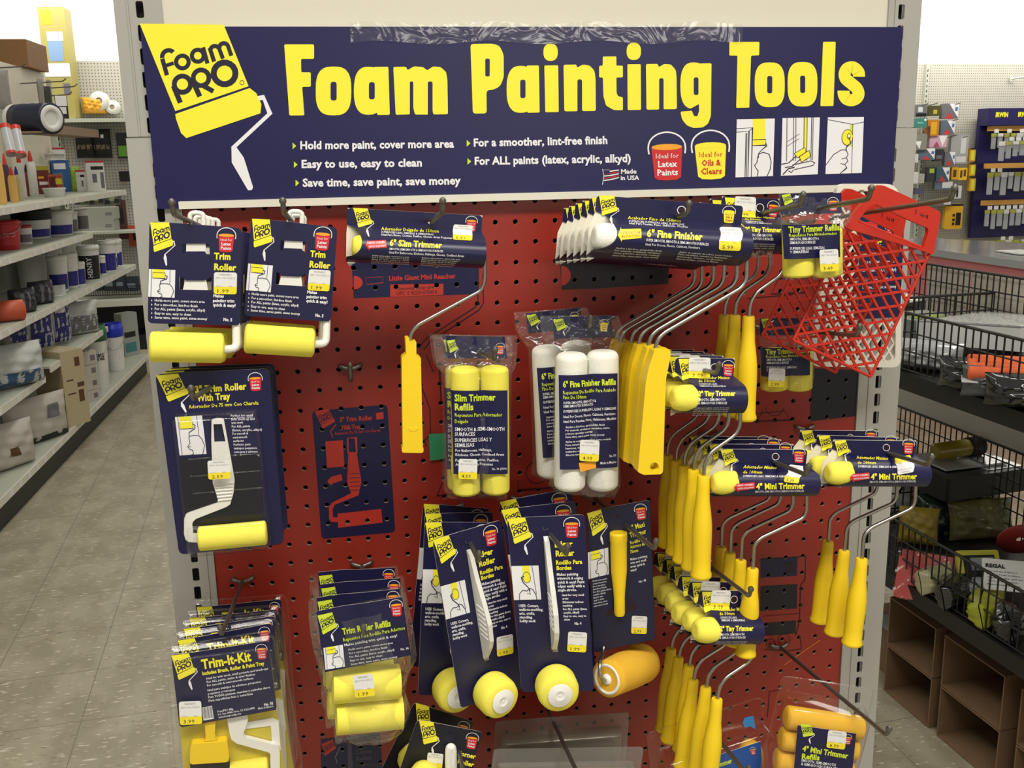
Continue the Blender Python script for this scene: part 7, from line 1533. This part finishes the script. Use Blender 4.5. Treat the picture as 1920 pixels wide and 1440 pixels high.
slab('white film-wrapped flat pack filling the upper basket at the right edge', 'pack', 1880, 640, Zu + .05, .30, .34, .06, WHP, rz=.35, rx=-.08, parts=[('edge_card', .0, .1, .05, .95, GYD)], film=CLR)
slab('grey carton with round green mark in the far upper basket', 'box', 1720, 640, Zu, .16, .16, .08, mat('grey_carton', '#8f9089', .6), rz=GYAW, parts=[('mark', .2, .8, .1, .4, mat('lime_mark', '#93a834', .5))])
t = thing('orange_roller_pack', 'pack of four orange foam rollers in the upper basket', 'pack', MX.Translation(rp(1842, 708, Zu + .045)) @ MX.Rotation(-.55, 4, 'Z')); ORF = mat('orange_foam', '#e2683a', .8)
mb = MB(); mb.box((0, 0, -.003), (.16, .135, .004), WHP); mb.build('tray', t)
for i in range(4): mb = MB(); foam(mb, (-.068, -.052 + .034 * i, .016 + .003 * i), (.068, -.052 + .034 * i, .016 + .003 * i), .0155, ORF, .05, n=16); mb.build('roller', t)
for i, (u, v, lab, m, sc_) in enumerate([(1740, 690, 'clear grey bag slumped at the far end of the upper basket', SLV, .9), (1795, 735, 'black bag in the front of the upper basket', SHINY, 1.0), (1880, 770, 'dark bag at the right of the upper basket under the orange rollers', SHINY, 1.1), (1845, 745, 'grey clear bag at the front mesh of the upper basket', mat('smoke_bag', '#55585a', .25, bump=.4, bscale=30), .9)]):
    p = rp(u, v, Zu); pillow('goods_bag', lab, 'bag', p + V((0, 0, .0)), .20 * sc_, .11, .075, m, rz=-.9 + .2 * i)
slab('lime green tagged clear pack at the front of the upper basket', 'pack', 1768, 735, Zu, .055, .03, .075, mat('lime_tag', '#a3b52a', .5), rz=-1.3)
# lower tier
slab('black hard case lying in the far lower basket', 'case', 1840, 905, Zl + .12, .30, .22, .07, mat('case_black', '#1d1e1e', .35), rz=.15, name='tool_case', parts=[('painted_glare', .55, .98, .1, .6, SLV)])  # silver patch on the lid is painted-in glare
pt = rp(1840, 905, Zl + .12)
t = thing('card_pack', 'silver carded pack with olive torch-like tube on the black case', 'pack', MX.Translation(pt + V((.0, .02, .073))) @ MX.Rotation(.12, 4, 'Z')); mb = MB(); mb.box((0, 0, .004), (.22, .16, .006), SLV); mb.build('backing', t)
mb = MB(); mb.lathe([(0, .018), (.03, .026), (.72, .026), (.74, .03), (1, .03)], mat('olive_tube', '#8f7f26', .3), (-.09, 0, .036), (.085, .01, .036), 20); mb.build('tube', t); mb = MB(); mb.lathe([(0, .0305), (1, .0305)], BADGE, (.035, .006, .036), (.083, .01, .036), 20); mb.build('band', t)
slab('upright clear pack with yellow card behind the right mini trimmers', 'pack', 1705, 865, Zl + .10, .14, .10, .02, mat('yellow_card_pack', '#b5a83a', .4), rx=.9, film=CLR)
for i, (u, v, lab, m) in enumerate([(1745, 925, 'shiny black bag in the far lower basket', SHINY), (1775, 950, 'black glossy bag below the case in the lower basket', SHINY), (1700, 930, 'dark silver bag at the far end of the lower basket', SLV)]): pillow('goods_bag', lab, 'bag', rp(u, v, Zl + .02), .24, .16, .10, m, rz=.3 * i, rx=.5)
OLB = mat('olive_bag', '#5f5a34', .2, bump=.8, bscale=22)
for i, (u, v, lab, m, w, h) in enumerate([(1720, 1020, 'yellow card pack standing behind the red pack', mat('mustard_card', '#85721f', .5), .12, .12), (1770, 1000, 'dark green glossy bag behind the red pack', mat('green_black_bag', '#1c2a1c', .2, bump=.4, bscale=30), .18, .13), (1840, 1010, 'olive crumpled bag at the back of the lower basket', OLB, .22, .13), (1900, 985, 'pale olive bag piled at the right of the lower basket', OLB, .24, .16), (1725, 1110, 'white and olive bag seen through the front mesh', mat('white_olive_bag', '#a3a07c', .3), .14, .07), (1780, 1130, 'black tool pack seen through the front mesh', SHINY, .16, .07), (1850, 1160, 'lime green card pack at the front mesh, lower right', mat('lime_pack', '#9aa02c', .4), .16, .07), (1895, 1190, 'dark pack at the right edge of the lower basket', SHINY, .14, .07), (1820, 1110, 'grey clear pack in the front of the lower basket', SLV, .16, .06)]):
    pillow('goods_bag', lab, 'bag', rp(u, v, Zl), w * .92, .07, h * .9, m, rz=-.5 + .23 * i, rx=-.25)
slab('red flat pack leaning on the front mesh of the lower basket', 'pack', 1735, 1085, Zl + .01, .14, .13, .02, mat('red_pack', '#a8332c', .4), rz=-.7, rx=1.0, film=CLR)
t = slab('yellow-bordered pack with black window in the lower basket', 'pack', 1835, 1080, Zl + .05, .11, .13, .012, mat('yellow_border', '#a9a332', .45), rz=-.15, rx=1.05, parts=[('window', .14, .88, .3, .9, mat('grey_black_window', '#26282a', .2)), ('painted_gloss', .3, .85, .6, .85, SLV)])  # silver patch over the window is a painted gloss highlight
RG = slab('white card lettered REGAL with lines of small print in the lower basket', 'card', 1890, 1080, Zl + .10, .115, .085, .003, mat('white_text_card', '#b9b9b6', .5), rz=-.45, rx=.7, name='printed_card')
mb = MB(); A = Art(mb, T=lambda x, y: (x, y), S=lambda x, q, e: (x, q, .0034 + e)); A.text('REGAL', -.05, .018, -.005, .018, .010, BADGE, 1, up=(0, 1), bold=.06)
for i, ln_ in enumerate(['Care and use of this tool', 'Keep out of reach of children', 'Wipe clean after each use', 'Store in a dry place', 'Made for household use']): A.text(ln_, -.048, .006 - i * .009, .02 + .006 * (i % 3), .006 - i * .009, .0045, BADGE, 1, up=(0, 1), bold=.01, res=1)
mb.build('lettering', RG)
p = rp(1912, 1010, Zl + .10); t = thing('red_disc_pack', 'red grinding disc pack at the right picture edge', 'disc', MX.Translation(p) @ MX.Rotation(-.3, 4, 'Z') @ MX.Rotation(.5, 4, 'X')); mb = MB(); mb.lathe([(0, .01), (0, .058), (1, .058), (1, .01)], mat('red_disc', '#8f2a26', .5), (0, 0, 0), (0, -.004, 0), 28, capa=False, capb=False); mb.build('disc', t)
# open cardboard boxes under the rack, two high
CB = mat('dark_cardboard', '#7a5f45', .75)
def obox(label, s0, t0_, z0, w, L_, h):
    t = thing('cardboard_box', label, 'box', G @ MX.Translation((s0, t0_, z0)), 'open cardboard boxes under the rack'); th = .004
    mb = MB(); mb.box((w / 2, L_ / 2, th / 2), (w, L_, th), CB); mb.box((w / 2, L_ / 2, h - th / 2), (w, L_, th), CB); mb.box((w / 2, th / 2, h / 2), (w, th, h - 2 * th), CB); mb.box((w / 2, L_ - th / 2, h / 2), (w, th, h - 2 * th), CB); mb.box((w - th / 2, L_ / 2, h / 2), (th, L_ - 2 * th, h - 2 * th), CB); mb.build('carton', t)
    return t
for j, (t0_, nm_) in enumerate([(.855, 'far'), (.595, 'near'), (.335, 'nearest')]):
    for i in range(2):
        o = obox(['lower', 'upper'][i] + ' open cardboard box of the %s pair under the wire baskets' % nm_, 1.66, t0_, .002 + .149 * i, .36, .205 + (.02 if j == 1 else 0), .146)
t = thing('cardboard_box', 'shaded flat cardboard box beyond the open boxes under the rack', 'box', G @ MX.Translation((1.72, 1.12, .001))); mb = MB(); mb.box((.15, .15, .04), (.3, .3, .08), CB); mb.build('carton', t)
t = thing('paper_sheet', 'crumpled pale sheet lying on the shaded box', 'paper', G @ V((1.78, 1.16, .082))); mb = MB(); mb.grid(lambda x, y: (x * .16, y * .18, .004 + .006 * math.sin(x * 9) * math.sin(y * 7 + 1)), 8, 8, mat('grey_paper', '#8a8d88', .7)); mb.build('sheet', t)

CBD = mat('pale_card_sheet', '#cfc6b8', .7)
for i, (t0_, t1_) in enumerate([(1.56, 1.36), (1.35, 1.13)]):
    t = thing('card_sheet', ['left pale cardboard sheet standing behind the upper wire mesh', 'right pale cardboard sheet standing behind the upper wire mesh'][i], 'cardboard', G @ MX.Translation((2.075, t1_, .977))); mb = MB(); mb.box((0, (t0_ - t1_) / 2, .10), (.004, t0_ - t1_, .20), CBD); mb.build('sheet', t)
